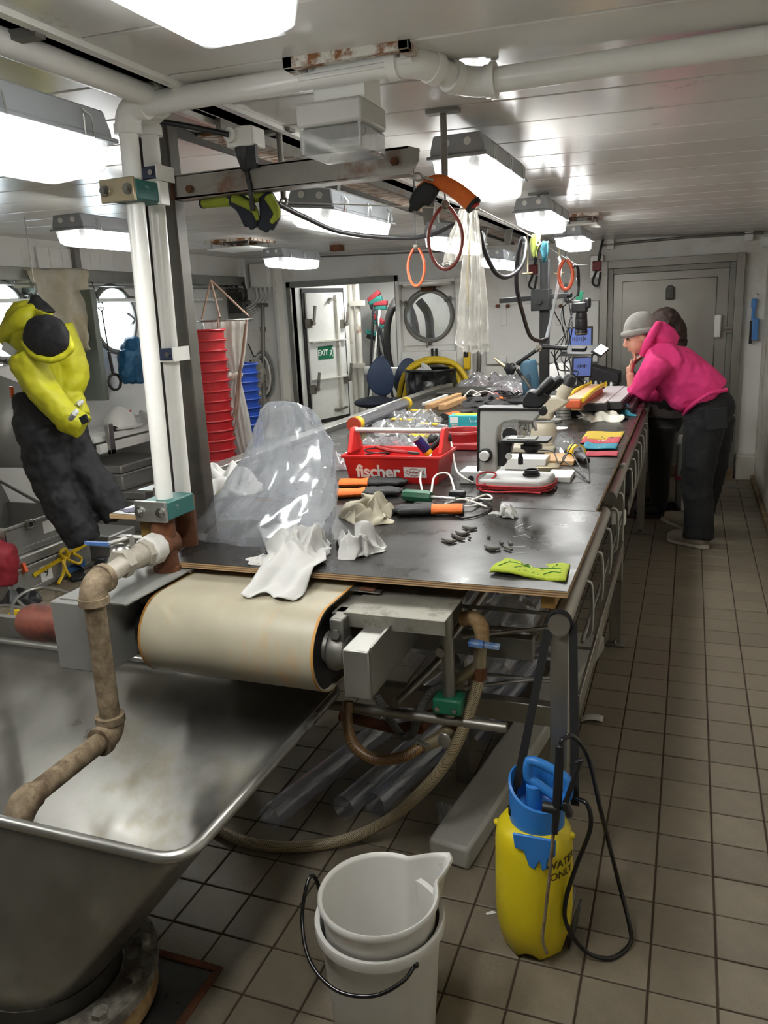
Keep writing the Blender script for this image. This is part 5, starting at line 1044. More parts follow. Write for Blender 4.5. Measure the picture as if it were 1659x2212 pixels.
# green hand tool
a, b = T(872, 1082, .024), T(932, 1087, .024); m = MB(); m.tube([a, a.lerp(b, .1), a.lerp(b, .9), b], [.018, .024, .025, .02], 8); t = thing('hand_tool', 'dark green octagonal tool handle beside the beige cloth', 'tool', a); m.build('grip', M('tool_green', '24583f', .5, var=.2, scale=12).name, t); MB().tube([b, b+(b-a).normalized()*.1], .006, 8).build('shank', 'steel', t)
# ---------------------------------------------------------------- toolbox
TB0, TB1 = PZ(754, 1042, ZT), PZ(944, 1047, ZT); ty = 3.115; tx0, tx1 = TB0.x, TB1.x; tz = ZT; DT = .20
M('tool_red', 'c3201f', .42, var=.04); M('tool_red_dark', '8e1a1a', .5)
tb = thing('toolbox', 'red open toolbox with bold white lettering and grey carry bar', 'toolbox', ((tx0+tx1)/2, ty+.1, tz))
hT = .122; o_ = .018
def tray(x0, x1, y0, y1, z0, z1, fl, th):
    A = [(x0, y0, z0), (x1, y0, z0), (x1, y1, z0), (x0, y1, z0)]; B = [(x0-fl, y0-fl, z1), (x1+fl, y0-fl, z1), (x1+fl, y1+fl, z1), (x0-fl, y1+fl, z1)]
    C = [(x0-fl+th, y0-fl+th, z1), (x1+fl-th, y0-fl+th, z1), (x1+fl-th, y1+fl-th, z1), (x0-fl+th, y1+fl-th, z1)]; D = [(x0+th, y0+th, z0+th), (x1-th, y0+th, z0+th), (x1-th, y1-th, z0+th), (x0+th, y1-th, z0+th)]
    m = MB(); m.add(A+B+C+D, [(3, 2, 1, 0)]+[(i, (i+1) % 4, 4+(i+1) % 4, 4+i) for i in range(4)]+[(4+i, 4+(i+1) % 4, 8+(i+1) % 4, 8+i) for i in range(4)]+[(8+i, 8+(i+1) % 4, 12+(i+1) % 4, 12+i) for i in range(4)]+[(12, 13, 14, 15)]); return m
tray(tx0, tx1, ty, ty+DT, tz, tz+hT, o_, .004).build('tray', 'tool_red', tb, bevel=.003)
for q, r in (((tx0-o_-.008, ty-o_-.008), (tx1+o_+.008, ty-o_)), ((tx0-o_-.008, ty+DT+o_), (tx1+o_+.008, ty+DT+o_+.008)), ((tx0-o_-.008, ty-o_), (tx0-o_, ty+DT+o_)), ((tx1+o_, ty-o_), (tx1+o_+.008, ty+DT+o_))):
    MB().bb((q[0], q[1], tz+hT-.012), (r[0], r[1], tz+hT)).build('rim', 'tool_red', tb, bevel=.002)
for x, sg in ((tx0-o_, 1), (tx1+o_, -1)):
    m = MB(); yc = ty+DT/2; m.add([(x, yc-.075, tz+hT), (x, yc+.075, tz+hT), (x, yc+.025, tz+.225), (x, yc-.025, tz+.225), (x+sg*.022, yc-.07, tz+hT), (x+sg*.022, yc+.07, tz+hT), (x+sg*.018, yc+.022, tz+.225), (x+sg*.018, yc-.022, tz+.225)], [(0, 1, 2, 3), (7, 6, 5, 4), (0, 3, 7, 4), (1, 5, 6, 2), (3, 2, 6, 7), (0, 4, 5, 1)]); m.build('end_post', 'tool_red', tb, bevel=.004)
MB().tube([(tx0-o_+.01, ty+DT/2, tz+.212), (tx1+o_-.01, ty+DT/2, tz+.212)], .0115, 16).build('carry_bar', M('bar_grey', 'b7b6b2', .45).name, tb)
# face of the tray leans outwards: lettering follows it
lean = math.atan2(o_, hT); FM = Matrix.Translation(((tx0+tx1)/2-.062, ty-o_*.42-.0010, tz+hT*.40)) @ Matrix.Rotation(PI/2+lean, 4, 'X')
MB().text('fischer', .078, FM, bold=.0020, space=.96).build('lettering', 'white_flat', tb)
LM = Matrix.Translation(((tx0+tx1)/2+.105, ty-o_*.42-.0010, tz+hT*.42)) @ Matrix.Rotation(PI/2+lean, 4, 'X')
lg = MB(); lg.add([LM @ V3(x, y, 0) for x, y in ((-.05, -.023), (.05, -.023), (.05, .023), (-.05, .023))], [(0, 1, 2, 3)]); lg = lg.build('logo_panel', 'white_flat', tb)
fp = [(-.043, 0)]+[(-.043+.066*t, .017*math.sin(PI*min(1, t*1.02))**.75) for t in (.08, .2, .35, .5, .65, .8, .92)]+[(.028, .0), (.040, -.013), (.040, .013)]
up_ = [(-.043+.075*t, .016*math.sin(PI*t)**.8) for t in [i/12 for i in range(13)]]; lo_ = [(x, -y) for x, y in up_]
m = MB(); m.tube([LM @ V3(x, y, .0006) for x, y in up_]+[LM @ V3(.043, -.012, .0006), LM @ V3(.040, 0, .0006), LM @ V3(.043, .012, .0006)]+[LM @ V3(x, y, .0006) for x, y in reversed(lo_)], .0013, 5, closed=True); m.text('fischer', .016, LM @ Matrix.Translation((-.006, 0, .0006)), bold=.0004); m.build('fish_emblem', 'tool_red_dark', lg)
# what lies in it
can_a, can_b = PY(918, 968, ty+.11), PY(898, 945, ty+.09); t = thing('spray_can', 'dark blue and yellow can leaning in the red toolbox', 'can', can_a)
ax = (can_b-can_a).normalized(); c0 = can_a-ax*.05; MB().lathe([(0, 0), (.021, 0), (.0215, .004), (.0215, .085), (0, .085)], o=c0+ax*.02, ax=ax, n=22).build('body', M('navy', '22235e', .4).name, t); MB().lathe([(.0218, 0), (.0218, .018)], o=c0+ax*.02, ax=ax, n=22).build('yellow_band', M('yellow', 'd8b51c', .45).name, t); MB().lathe([(.022, 0), (.022, .004), (.012, .008), (0, .008)], o=c0+ax*.104, ax=ax, n=22).build('cap_ring', 'steel', t)
m = MB()
for k in range(9):
    f_ = PY(905+2, 960, ty+.07); 
one('wire_coil', MB().tube([V3(tx0+.10, ty+.09, tz+.085)+V3(math.cos(i*.5)*.06, math.sin(i*.5)*.05, .03+.012*math.sin(i*.25)) for i in range(30)], .003, 6, k=2), 'black', 'thin black wire coil inside the red toolbox', 'wire')
t = thing('pliers', 'red-handled pliers lying in the red toolbox', 'pliers', (tx0+.2, ty+.1, tz+.11))
for s_, dz in ((1, .0), (-1, .012)): MB().tube([V3(tx0+.10, ty+.09+s_*.03, tz+.135+dz), V3(tx0+.17, ty+.085+s_*.018, tz+.128), V3(tx0+.24, ty+.09, tz+.118)], [.008, .009, .007], 8, k=3).build('handle', 'tool_red_dark', t)
m = MB(); m.bar((tx0+.24, ty+.09, tz+.118), (tx0+.29, ty+.095, tz+.112), .018, .01); m.build('jaw', 'steel_dark', t)
a, b = PY(930, 955, ty+.12), PY(975, 945, ty+.14); one('black_torch', MB().tube([a+V3(0, 0, -.03), a.lerp(b, .5), b], [.012, .013, .018], 12), 'black', 'black tube sticking out of the red toolbox towards the microscope', 'torch')
for k, (x, mt, lb) in enumerate(((.06, 'tool_red_dark', 'dark red lump in the left part of the toolbox'), (.30, 'tool_red', 'red tool part in the right part of the toolbox'))): one('tool_part', heap((tx0+x, ty+.1, tz+.006), .05, .06, .11, .3*k, 40+k, 20, 8), mt, lb, 'tool')
# red round flange behind the microscope
c = PZ(1000, 962, ZT)+V3(0, 0, 0); t = thing('red_flange', 'red round plastic flange on a square base behind the toolbox', 'flange', c)
M('flange_red', '9c1f22', .5, var=.12, scale=12); MB().bb(c+V3(-.14, -.16, 0), c+V3(.16, .16, .035)).build('base', 'flange_red', t, bevel=.008); MB().lathe([(.10, .03), (.115, .03), (.12, .06), (.125, .075), (.12, .085), (.095, .085), (.09, .07), (.09, .03)], o=c+V3(.01, 0, 0), close=True, n=36).build('ring', 'flange_red', t)
MB().ball(c+V3(-.13, -.12, .05), (.03, .03, .03)).build('black_knob', 'black', t)
# teal glove carton
c = PZ(1005, 925, ZT); t = thing('glove_carton', 'teal cardboard carton with a white label left of the microscope', 'box', c); m = MB(); m.bb(c+V3(-.105, 0, 0), c+V3(.10, .13, .075)); m.build('carton', M('teal', '2fa3ad', .55).name, t, bevel=.002)
MB().bb(c+V3(-.095, -.0012, .03), c+V3(-.045, 0, .068)).build('white_label', 'white_flat', t); MB().bb(c+V3(-.085, -.0012, .008), c+V3(-.05, 0, .024)).build('barcode_label', 'white_flat', t)
bcm = MB(); [bcm.bb(c+V3(-.083+i*.004, -.0018, .011), c+V3(-.0815+i*.004+.001*(i % 2), -.0013, .021)) for i in range(8)]; bcm.build('barcode', 'black', t, kind='stuff'); CM = Matrix.Translation(c+V3(.03, -.0014, .058)) @ Matrix.Rotation(PI/2, 4, 'X'); MB().text('L', .02, CM).build('lettering', 'white_flat', t); MB().text('8½-9', .02, Matrix.Translation(c+V3(.05, -.0014, .042)) @ Matrix.Rotation(PI/2, 4, 'X')).build('lettering', 'white_flat', t)
MB().bb(c+V3(-.08, .02, .075), c+V3(.06, .11, .078)).build('opening_flap', 'sponge_green', t)
# ---------------------------------------------------------------- upright microscope
M('scope_grey', 'b9bab7', .38, var=.03); M('scope_beige', 'b5ad99', .42, var=.03)
SY = 3.06; mc = thing('microscope', 'grey upright microscope with black binocular head, wrapped in red cord', 'microscope', PZ(1110, 1060, ZT))
def SP(x, y, Y=None): return PY(x, y, SY if Y is None else Y)
def extr(px, y0, y1, nm, mt, bev=.006, par=None):
    P_ = [SP(x, y) for x, y in px]; n_ = len(P_); m = MB(); m.add([V3(p.x, y0, p.z) for p in P_]+[V3(p.x, y1, p.z) for p in P_], [tuple(range(n_)), tuple(range(2*n_-1, n_-1, -1))]+[(i, n_+i, n_+(i+1) % n_, (i+1) % n_) for i in range(n_)]); return m.build(nm, mt, par or mc, bevel=bev)
extr([(1036, 886), (1166, 886), (1170, 893), (1152, 912), (1110, 909), (1088, 914), (1077, 924), (1073, 940), (1073, 1020), (1034, 1018)], SY, SY+.085, 'arm', 'scope_grey', .008)
extr([(1032, 880), (1172, 882), (1172, 888), (1032, 887)], SY-.002, SY+.087, 'top_strip', 'black', .002); extr([(1031, 884), (1035, 884), (1034, 1018), (1030, 1018)], SY-.002, SY+.087, 'back_strip', 'black', .001)
b0 = PZ(1034, 1066, ZT).x; b1 = PZ(1180, 1066, ZT).x
m = MB(); pts = [(b0-.01, SY-.04), (b1-.02, SY-.04), (b1+.01, SY-.01), (b1+.012, SY+.12), (b1-.02, SY+.15), (b0-.01, SY+.15)]; m.prism([(x, y) for x, y in pts], .042, Matrix.Translation((0, 0, ZT+.008))); m.build('base', 'scope_grey', mc, bevel=.012, seg=3); m = MB(); m.prism([(x*.995+.0*0, y) for x, y in pts], .008, Matrix.Translation((0, 0, ZT))); m.build('base_sole', 'black_rubber', mc)
kz = SP(1050, 982); m = MB(); m.lathe([(0, 0), (.027, 0), (.027, .02), (0, .02)], o=V3(kz.x, SY, kz.z), ax=(0, -1, 0)); fk = m.build('focus_knob', 'black', mc, bevel=.002); MB().lathe([(0, 0), (.0195, 0), (.0195, .022), (0, .022)], o=V3(kz.x, SY-.02, kz.z), ax=(0, -1, 0)).build('fine_knob', 'white_plastic', fk, bevel=.002)
# head
extr([(1128, 880), (1128, 862), (1140, 843), (1168, 850), (1184, 862), (1172, 876), (1163, 882)], SY+.005, SY+.08, 'head', 'black', .006); MB().lathe([(.036, 0), (.036, .024), (.03, .03), (0, .03)], o=V3(SP(1146, 884).x, SY+.042, SP(1146, 884).z), n=28).build('head_mount', 'black_gloss', mc)
for dy, (xa, ya, xb, yb) in ((.012, (1160, 852, 1195, 818)), (.075, (1176, 850, 1213, 816))):
    a, b = PY(xa, ya, SY+dy), PY(xb, yb, SY+dy); e = MB().tube([a, a.lerp(b, .35), a.lerp(b, .38), a.lerp(b, .8), b], [.016, .0165, .019, .0195, .017], 20).build('eyepiece', 'black', mc); MB().tube([b, b+(b-a).normalized()*.001], [.012, .012], 16).build('lens', 'glass_dim', e)
kz = SP(1174, 888); MB().lathe([(0, 0), (.016, 0), (.016, .018), (0, .018)], o=V3(kz.x, SY, kz.z), ax=(0, -1, 0)).build('head_knob', 'black', mc, bevel=.002)
# nosepiece and objectives
npz = SP(1135, 912); MB().lathe([(0, .012), (.036, .012), (.034, -.004), (.022, -.012), (0, -.012)], o=V3(npz.x, SY+.04, npz.z), ax=(-.25, 0, 1)).build('nosepiece', 'steel', mc)
for dx, dy, l, tl in ((.0, 0, .045, 0), (-.035, .01, .04, -.6), (-.02, .03, .036, -.35), (.02, .02, .036, .4)):
    a = V3(npz.x+dx*.5+.006, SY+.04+dy, npz.z-.008); b = a+V3(math.sin(tl)*l, dy*.4, -math.cos(tl)*l); MB().tube([a, a.lerp(b, .65), a.lerp(b, .7), b], [.011, .011, .008, .006], 16).build('objective', 'chrome', mc)
# stage, condenser
sA, sB = SP(1085, 952), SP(1186, 944); st = MB().bb((sA.x, SY-.03, sA.z-.004), (sB.x, SY+.09, sA.z+.006)).build('stage', 'black', mc, bevel=.002); MB().bb((sA.x+.02, SY-.005, sA.z+.006), (sB.x-.05, SY+.06, sA.z+.012)).build('slide_holder', 'white_plastic', st, bevel=.002); MB().bb((sA.x+.055, SY+.012, sA.z+.012), (sA.x+.085, SY+.03, sA.z+.0135)).build('slide', 'black', st)
extr([(1072, 958), (1105, 958), (1098, 985), (1085, 1010), (1072, 1010)], SY+.02, SY+.07, 'stage_bracket', 'black', .003)
cz = SP(1145, 968); m = MB(); m.lathe([(.0, -.02), (.025, -.02), (.03, -.008), (.042, -.006), (.042, .008), (.03, .01), (.03, .018), (0, .018)], o=V3(cz.x, SY+.03, cz.z)); m.build('condenser', 'black', mc); kz = SP(1100, 985); MB().lathe([(0, 0), (.013, 0), (.013, .012), (0, .012)], o=V3(kz.x, SY, kz.z), ax=(0, -1, 0)).build('condenser_knob', 'white_plastic', mc, bevel=.002); kz = SP(1125, 986); MB().lathe([(.0, .014), (.007, .014), (.007, 0), (.010, -.002), (.010, -.03), (0, -.03)], o=V3(kz.x, SY-.005, kz.z)).build('stage_drive', 'black', mc)
cz = SP(1142, 1030); m = MB(); m.lathe([(.034, 0), (.034, .01), (.028, .014), (.027, .026), (.022, .026), (.022, .012), (0, .012)], o=V3(cz.x, SY+.06, ZT+.048)); m.build('light_exit', 'black', mc)
# red cord round the base
M('cord_red', 'a81f26', .7, var=.25, scale=120); zc_ = ZT+.02
lp = [(b0-.016, SY-.046), (b0+.08, SY-.05), (b1-.03, SY-.05), (b1+.012, SY-.018), (b1+.02, SY+.06), (b1+.016, SY+.13)]
for k in range(3): MB().tube([V3(x, y-.003*k, zc_-.008+.008*k+.003*math.sin(i*2+k)) for i, (x, y) in enumerate(lp)], .0036, 8, k=5).build('red_cord', 'cord_red', mc)
MB().tube([V3(b0-.012, SY-.048, zc_), V3(b0-.014, SY-.03, ZT+.06), V3(b0+.02, SY-.02, ZT+.075), V3(b0+.055, SY-.012, ZT+.062), V3(b0+.0, SY-.055, zc_-.005), V3(b0+.06, SY-.07, ZT+.006), V3(b0+.16, SY-.06, ZT+.008), V3(b0+.24, SY-.06, ZT+.005)], .0036, 8, k=6).build('red_cord', 'cord_red', mc)
q = PZ(1008, 1046, ZT); t = thing('power_unit', 'pale grey lamp power box left of the microscope foot', 'box', q); MB().bb(q+V3(-.03, 0, 0), q+V3(.075, .12, .055)).build('case', 'scope_grey', t, bevel=.005); MB().lathe([(0, 0), (.012, 0), (.012, .004), (0, .004)], o=q+V3(.02, 0, .025), ax=(0, -1, 0)).build('socket', 'black', t)
# cables in front of it
one('grey_cable', MB().tube([PY(1020, 1042, 3.06), PY(1000, 1030, 3.05), T(985, 1040, .06), T(972, 990, .11), T(955, 1005, .11), T(912, 1045, .06), T(915, 1072, .006), T(930, 1075, .01), T(940, 1055, .05), T(970, 1050, .05), T(985, 1072, .01), T(1000, 1078, .006), T(1060, 1082, .006), T(1050, 1072, .006), T(1010, 1090, .01)], .0042, 8, k=6), 'white_cable', 'light grey mains cable looping before the red toolbox', 'cable')
one('black_cable', MB().tube([T(940, 1078, .006), T(975, 1085, .012), T(1010, 1078, .01), T(1045, 1085, .006), T(1062, 1098, .005), T(1040, 1114, .005), T(1005, 1122, .005), T(985, 1118, .005)], .003, 8, k=6), 'black', 'thin black cable curling right of the orange glove', 'cable')
for k, (a, b, c2) in enumerate((((960, 1092), (1000, 1086), (1052, 1098)), ((940, 1095), (1010, 1102), (1040, 1090)))): one('grey_cable', MB().tube([T(*a, .005), T(*b, .014), T(*c2, .005)], .0042, 8, k=6), 'white_cable', ['light grey cable end beside the green tool', 'light grey cable end nearest the open glove cuff'][k], 'cable')
q = T(990, 1079); one('inline_adapter', MB().bb(q+V3(-.035, -.015, .014), q+V3(.028, .015, .034)), 'black', 'small black inline adapter lying on the cables', 'adapter', bevel=.004)
# stereo microscope behind
q = PZ(1172, 978, ZT); s2 = thing('stereo_microscope', 'beige stereo microscope with rubber eyepiece behind the grey one', 'microscope', q); Y2_ = 3.93
def S2(x, y): return PY(x, y, Y2_)
MB().bb(q+V3(-.2, -.02, 0), q+V3(.06, .2, .03)).build('base', 'scope_beige', s2, bevel=.006); c = S2(1170, 930); m = MB(); m.lathe([(.068, -.07), (.07, -.05), (.07, -.02), (.062, -.018), (.062, .01), (.066, .012), (.066, .05), (.058, .07), (.05, .08), (0, .08)], o=V3(c.x, Y2_+.05, S2(1170, 950).z)); m.build('zoom_body', 'scope_beige', s2)
m = MB(); P_ = [S2(x, y) for x, y in ((1140, 905), (1140, 880), (1160, 860), (1205, 858), (1228, 868), (1215, 880), (1190, 895), (1192, 908))]; n_ = len(P_); m.add([V3(p.x, Y2_, p.z) for p in P_]+[V3(p.x, Y2_+.1, p.z) for p in P_], [tuple(range(n_)), tuple(range(2*n_-1, n_-1, -1))]+[(i, n_+i, n_+(i+1) % n_, (i+1) % n_) for i in range(n_)]); m.build('head', 'scope_beige', s2, bevel=.01)
a, b = PY(1208, 868, Y2_+.04), PY(1225, 832, Y2_+.04); e = MB().tube([a, a.lerp(b, .5), a.lerp(b, .5), b], [.028, .03, .034, .034], 20).build('eyepiece', 'scope_beige', s2); d = (b-a).normalized(); MB().tube([b-d*.02, b+d*.035, b+d*.05], [.030, .032, .026], 20).build('eyecup', 'black', e)
MB().lathe([(0, 0), (.036, 0), (.036, .02), (0, .02)], o=V3(S2(1104, 937).x, Y2_-.02, S2(1104, 937).z), ax=(0, -1, 0)).build('focus_knob', 'black', s2); MB().tube([V3(S2(1120, 960).x, Y2_+.1, ZT+.03), V3(S2(1120, 880).x, Y2_+.1, S2(1120, 880).z)], .022, 16).build('pillar', 'steel', s2)
# small boxes and tools to the right
def flatbox(nm, x, y, w, d, h, mt, lb, cat, rz=0, **k): q = PZ(x, y, ZT); return one(nm, MB().box(q+V3(0, d/2, h/2), (w, d, h), (0, 0, rz)), mt, lb, cat, bevel=.002, **k)
flatbox('slide_box', 1205, 1042, .10, .16, .022, 'white_plastic', 'flat white slide box right of the microscope foot', 'box'); flatbox('brass_box', 1180, 1020, .10, .10, .022, 'brass_plate', 'flat brass-coloured box behind the microscope foot', 'box', .1); flatbox('white_case', 1135, 1015, .18, .12, .05, 'white_plastic', 'white box right behind the microscope base', 'box'); flatbox('wood_case', 1200, 1005, .16, .2, .02, 'wood_pale', 'shallow wooden tray behind the brass box', 'tray')
q = PZ(1248, 992, ZT); t = thing('tape_roll', 'roll of yellow tape lying on its side near the sponge cloths', 'tape', q); ax = Vector((.55, -.83, 0)); MB().lathe([(.03, 0), (.036, 0), (.036, .05), (.03, .05)], o=q+V3(-.02, .02, .036), ax=ax, close=True, n=32).build('tape', 'yellow', t); MB().lathe([(.024, .002), (.0298, .002), (.0298, .048), (.024, .048)], o=q+V3(-.02, .02, .036), ax=ax, close=True, n=28).build('core', 'white_flat', t)
m = MB(); m.tube([T(1225, 985, .02), T(1255, 998, .024), T(1268, 1005, .02)], [.016, .022, .015], 12, k=4); one('hand_torch', m, 'black', 'short black torch lying before the yellow tape', 'torch')
one('black_cable', MB().tube([T(1165, 985, .03), T(1195, 1000, .05), T(1210, 1022, .04), T(1240, 1005, .10), T(1265, 1020, .07), T(1272, 1032, .02), T(1270, 1042, .004), T(1235, 1010, .06), T(1215, 1020, .06), T(1230, 1030, .05), T(1262, 1038, .01)], .003, 8, k=6), 'black', 'thin black cable looping beside the white slide box', 'cable')
one('plastic_scrap', heap(PZ(1210, 970, ZT), .10, .14, .085, .5, 19, 40, 14, fold=1.5), 'bag_thin', 'crumpled clear plastic heap behind the yellow tape', 'plastic', solid=.001, angle=30)
# sponge cloths with shells
for k, (x, y, w, d, mt, lb, rz) in enumerate(((1300, 948, .20, .30, 'cloth_yellow', 'yellow sponge cloth strewn with small pale chips', .02), (1296, 957, .19, .22, 'cloth_pink', 'upper pink sponge cloth strewn with pale chips', .0), (1295, 972, .16, .16, 'cloth_blue', 'blue sponge cloth strewn with pale chips', -.05), (1298, 985, .15, .13, 'cloth_pink', 'lower pink sponge cloth beside the yellow tape', .0))):
    if mt not in MATS: M(mt, {'cloth_yellow': 'b59a2e', 'cloth_pink': 'b0414f', 'cloth_blue': '2f7f94'}[mt], .85, var=.08, bump=.3, bscale=150)
    q = PZ(x, y, ZT); t = thing('sponge_cloth', lb, 'cloth', q, 'coloured sponge cloths'); m = MB(); z_ = .004+.004*(3-k if k < 2 else k-1)*.5
    m.grid(lambda u, v: q+V3((u-.5)*w, (v-.2)*d*.9, .003+.0035*[0, 1, 2, 0][k]+.010*max(0, .25-u)*(k == 2)*4*v+.002*math.sin(u*7+k)), 14, 10); m.build('cloth', mt, t, solid=.004)
    cm = MB()
    for i in range(12): u, v = RND.uniform(.45, .85), RND.uniform(.1, .3); cm.ball(q+V3((u-.5)*w, (v-.2)*d*.9, .006+.0035*[0, 1, 2, 0][k]), (RND.uniform(.003, .007), .003, .002), 6, 4)
    cm.build('shell_chips', 'cream_plastic' if k else 'clay_grey', t, kind='stuff')
# petri dishes
for k in range(4):
    for j, (x, y, n_) in enumerate(((1217, 905, 4), (1198, 912, 1))):
        if k >= n_: continue
        q = PZ(x, y, ZT); one('petri_dish', MB().lathe([(.045, .002), (.047, .002), (.047, .018), (.0, .018)], o=q+V3(0, 0, .0195*k), n=28), 'steel', ['lowest metal dish of the small stack', 'second metal dish of the small stack', 'third metal dish of the small stack', 'top metal dish of the small stack', 'single metal dish before the small stack'][k if j == 0 else 4], 'dish', 'metal dishes')
one('white_tissue', heap(PZ(1190, 905, ZT), .03, .04, .04, .2, 51, 26, 10), 'cloth_white', 'white tissue ball left of the metal dishes', 'tissue', solid=.001)
one('white_tissue', heap(PZ(1205, 925, ZT), .06, .05, .006, .2, 52, 26, 8), 'cloth_white', 'flat white tissue before the metal dishes', 'tissue', solid=.001)
one('latex_glove', heap(PZ(1300, 902, ZT), .12, .22, .075, .2, 60, 46, 16, fold=1.4, irr=.5), M('latex', 'd6d3c6', .6, var=.06).name, 'crumpled white latex gloves beside the wooden trays', 'gloves', solid=.002, angle=60); one('blue_wipe', heap(PZ(1337, 892, ZT), .07, .16, .075, .5, 61, 30, 12), 'cloth_blue', 'crumpled turquoise wipe at the table edge', 'cloth', solid=.002, angle=60)
m = MB(); q = PZ(1262, 905, ZT); m.box(q+V3(0, .08, .035), (.08, .26, .008), (.22, 0, .5)); one('white_tablet', m, 'white_plastic', 'white flat tablet leaning on the latex gloves', 'tablet', bevel=.002)
m = MB(); q = PZ(1325, 908, ZT); m.box(q+V3(0, .03, .012), (.17, .075, .01), (0, 0, .04)); one('mobile_phone', m, 'black_gloss', 'black phone lying before the latex gloves', 'phone', bevel=.003)
# ================================================================ far half of the table
film('sample_bag', 'c9c9cc', .5, .14, .3, 25, .6)
for k, (x, y, rx, ry, h, col, lb) in enumerate((
    (838, 965, .15, .16, .07, 'bag_pink', 'clear sample bag with pinkish mud right behind the toolbox handle'), (905, 962, .16, .15, .06, 'bag_grey', 'clear sample bag with grey mud behind the blue can'),
    (860, 930, .17, .22, .075, 'bag_grey', 'clear sample bag with yellow strip beside the clear core tube'), (925, 935, .13, .14, .06, 'bag_grey', 'clear sample bag right of the yellow-stripped one'),
    (900, 905, .16, .26, .06, 'bag_grey', 'clear sample bag nearest the wooden sticks'), (1065, 835, .30, .40, .12, 'bag_pink', 'large clear bag of pinkish mud below the whiteboard'), (1105, 850, .13, .3, .08, 'bag_pink', 'small clear bag of red mud beside the camera column'), (736, 1010, .07, .10, .07, 'bag_pink', 'small clear bag left of the red toolbox'))):
    if col not in MATS: M(col, {'bag_pink': '8d5f63', 'bag_grey': 'a9a49a'}[col], .7, var=.2, scale=12)
    q = PZ(x, y, ZT); t = thing('sample_bag', lb, 'bag', q, 'clear sample bags on the table')
    heap(q, rx*.8, ry*.8, h*.8, .2*k, 70+k, 28, 10, fold=.5).build('contents', col, t, angle=60); heap(q, rx, ry, h, .2*k, 80+k, 40, 16, fold=1.5, fs=1.5).build('bag_skin', 'sample_bag', t, angle=25)
    if k in (1, 2, 3, 4): m = MB(); m.box(q+V3(0, ry*.3, h*.80), (rx*.9, .04, .004), (.1, 0, -.3)); m.build('yellow_strip', 'yellow', t)
for (a, b), lb in ((((768, 932), (878, 884)), 'clear core tube with yellow end caps along the guard rail'),):
    a, b = T(*a, .045), T(*b, .045); t = thing('core_tube', lb, 'tube', a); m = MB(); m.tube([a, b], .042, 24, caps=False); m.build('tube', 'acrylic', t); d = (b-a).normalized()
    for p, s_ in ((a, -1), (b, 1)): c = MB(); c.tube([p-d*s_*.05, p+d*s_*.01], .0455, 22); c.build('end_cap', 'yellow', t)
    c = MB(); c.tube([a-d*.012, a-d*.03], .0457, 22); c.build('red_disc', M('orange_red', 'b8432a', .5).name, t)
    MB().tube([a+d*.06, b-d*.06], .030, 14).build('sediment', M('mud', '6f675a', .8, var=.3, scale=10).name, t)
def stick(nm, a, b, w, h, mt, lb, cat='wood'): a, b = T(*a, h/2), T(*b, h/2); return one(nm, MB().bar(a, b, w, h), mt, lb, cat, bevel=.003)
stick('wood_stick', (925, 884), (992, 858), .05, .035, 'wood_pale', 'long pale wooden stick pointing at the laptop lid'); stick('wood_stick', (955, 886), (1000, 868), .06, .04, 'wood_pale', 'short pale wooden block beside the orange glove'); stick('wood_stick', (915, 876), (965, 857), .03, .02, 'white_plastic', 'thin white strip beside the wooden stick', 'strip')
q = PZ(1000, 852, ZT); one('laptop', MB().box(q+V3(.02, .1, .018), (.40, .5, .03), (0, 0, -.1)), 'steel_dark', 'closed dark grey laptop lying near the black trash bag', 'laptop', bevel=.008)
one('strap_heap', heap(PZ(1045, 872, ZT), .16, .25, .06, .3, 91, 40, 14, fold=1.4), M('cloth_dark', '3c3a3c', .9, var=.3, scale=12).name, 'heap of dark straps and cloth behind the microscope', 'straps', solid=.003, angle=60)
one('white_cable', MB().tube([T(1000, 862, .01), T(1018, 856, .05), T(1038, 864, .04), T(1022, 868, .05), T(1050, 858, .05), T(1078, 864, .02)], .006, 8, k=6), 'white_cable', 'loops of white cable over the dark straps', 'cable')
one('black_cable', MB().tube([T(955, 918, .01), T(1000, 912, .03), T(1035, 905, .03)], .005, 8, k=6), 'black', 'black cable running past the teal carton', 'cable')
for k in range(4): q0 = T(1085+9*k, 858+3*k, .02); one('cable_knot', MB().tube([q0+V3(math.cos(i*1.1+k)*.06, math.sin(i*1.1+k)*.08, .01*i % .05) for i in range(9)], .005, 7, k=5), 'black', ['leftmost tangle of black cable behind the head of the microscope', 'second tangle of black cable behind the head of the microscope', 'third tangle of black cable behind the head of the microscope', 'tangle of black cable nearest the blue speaker'][k], 'cable', 'black cable tangles')
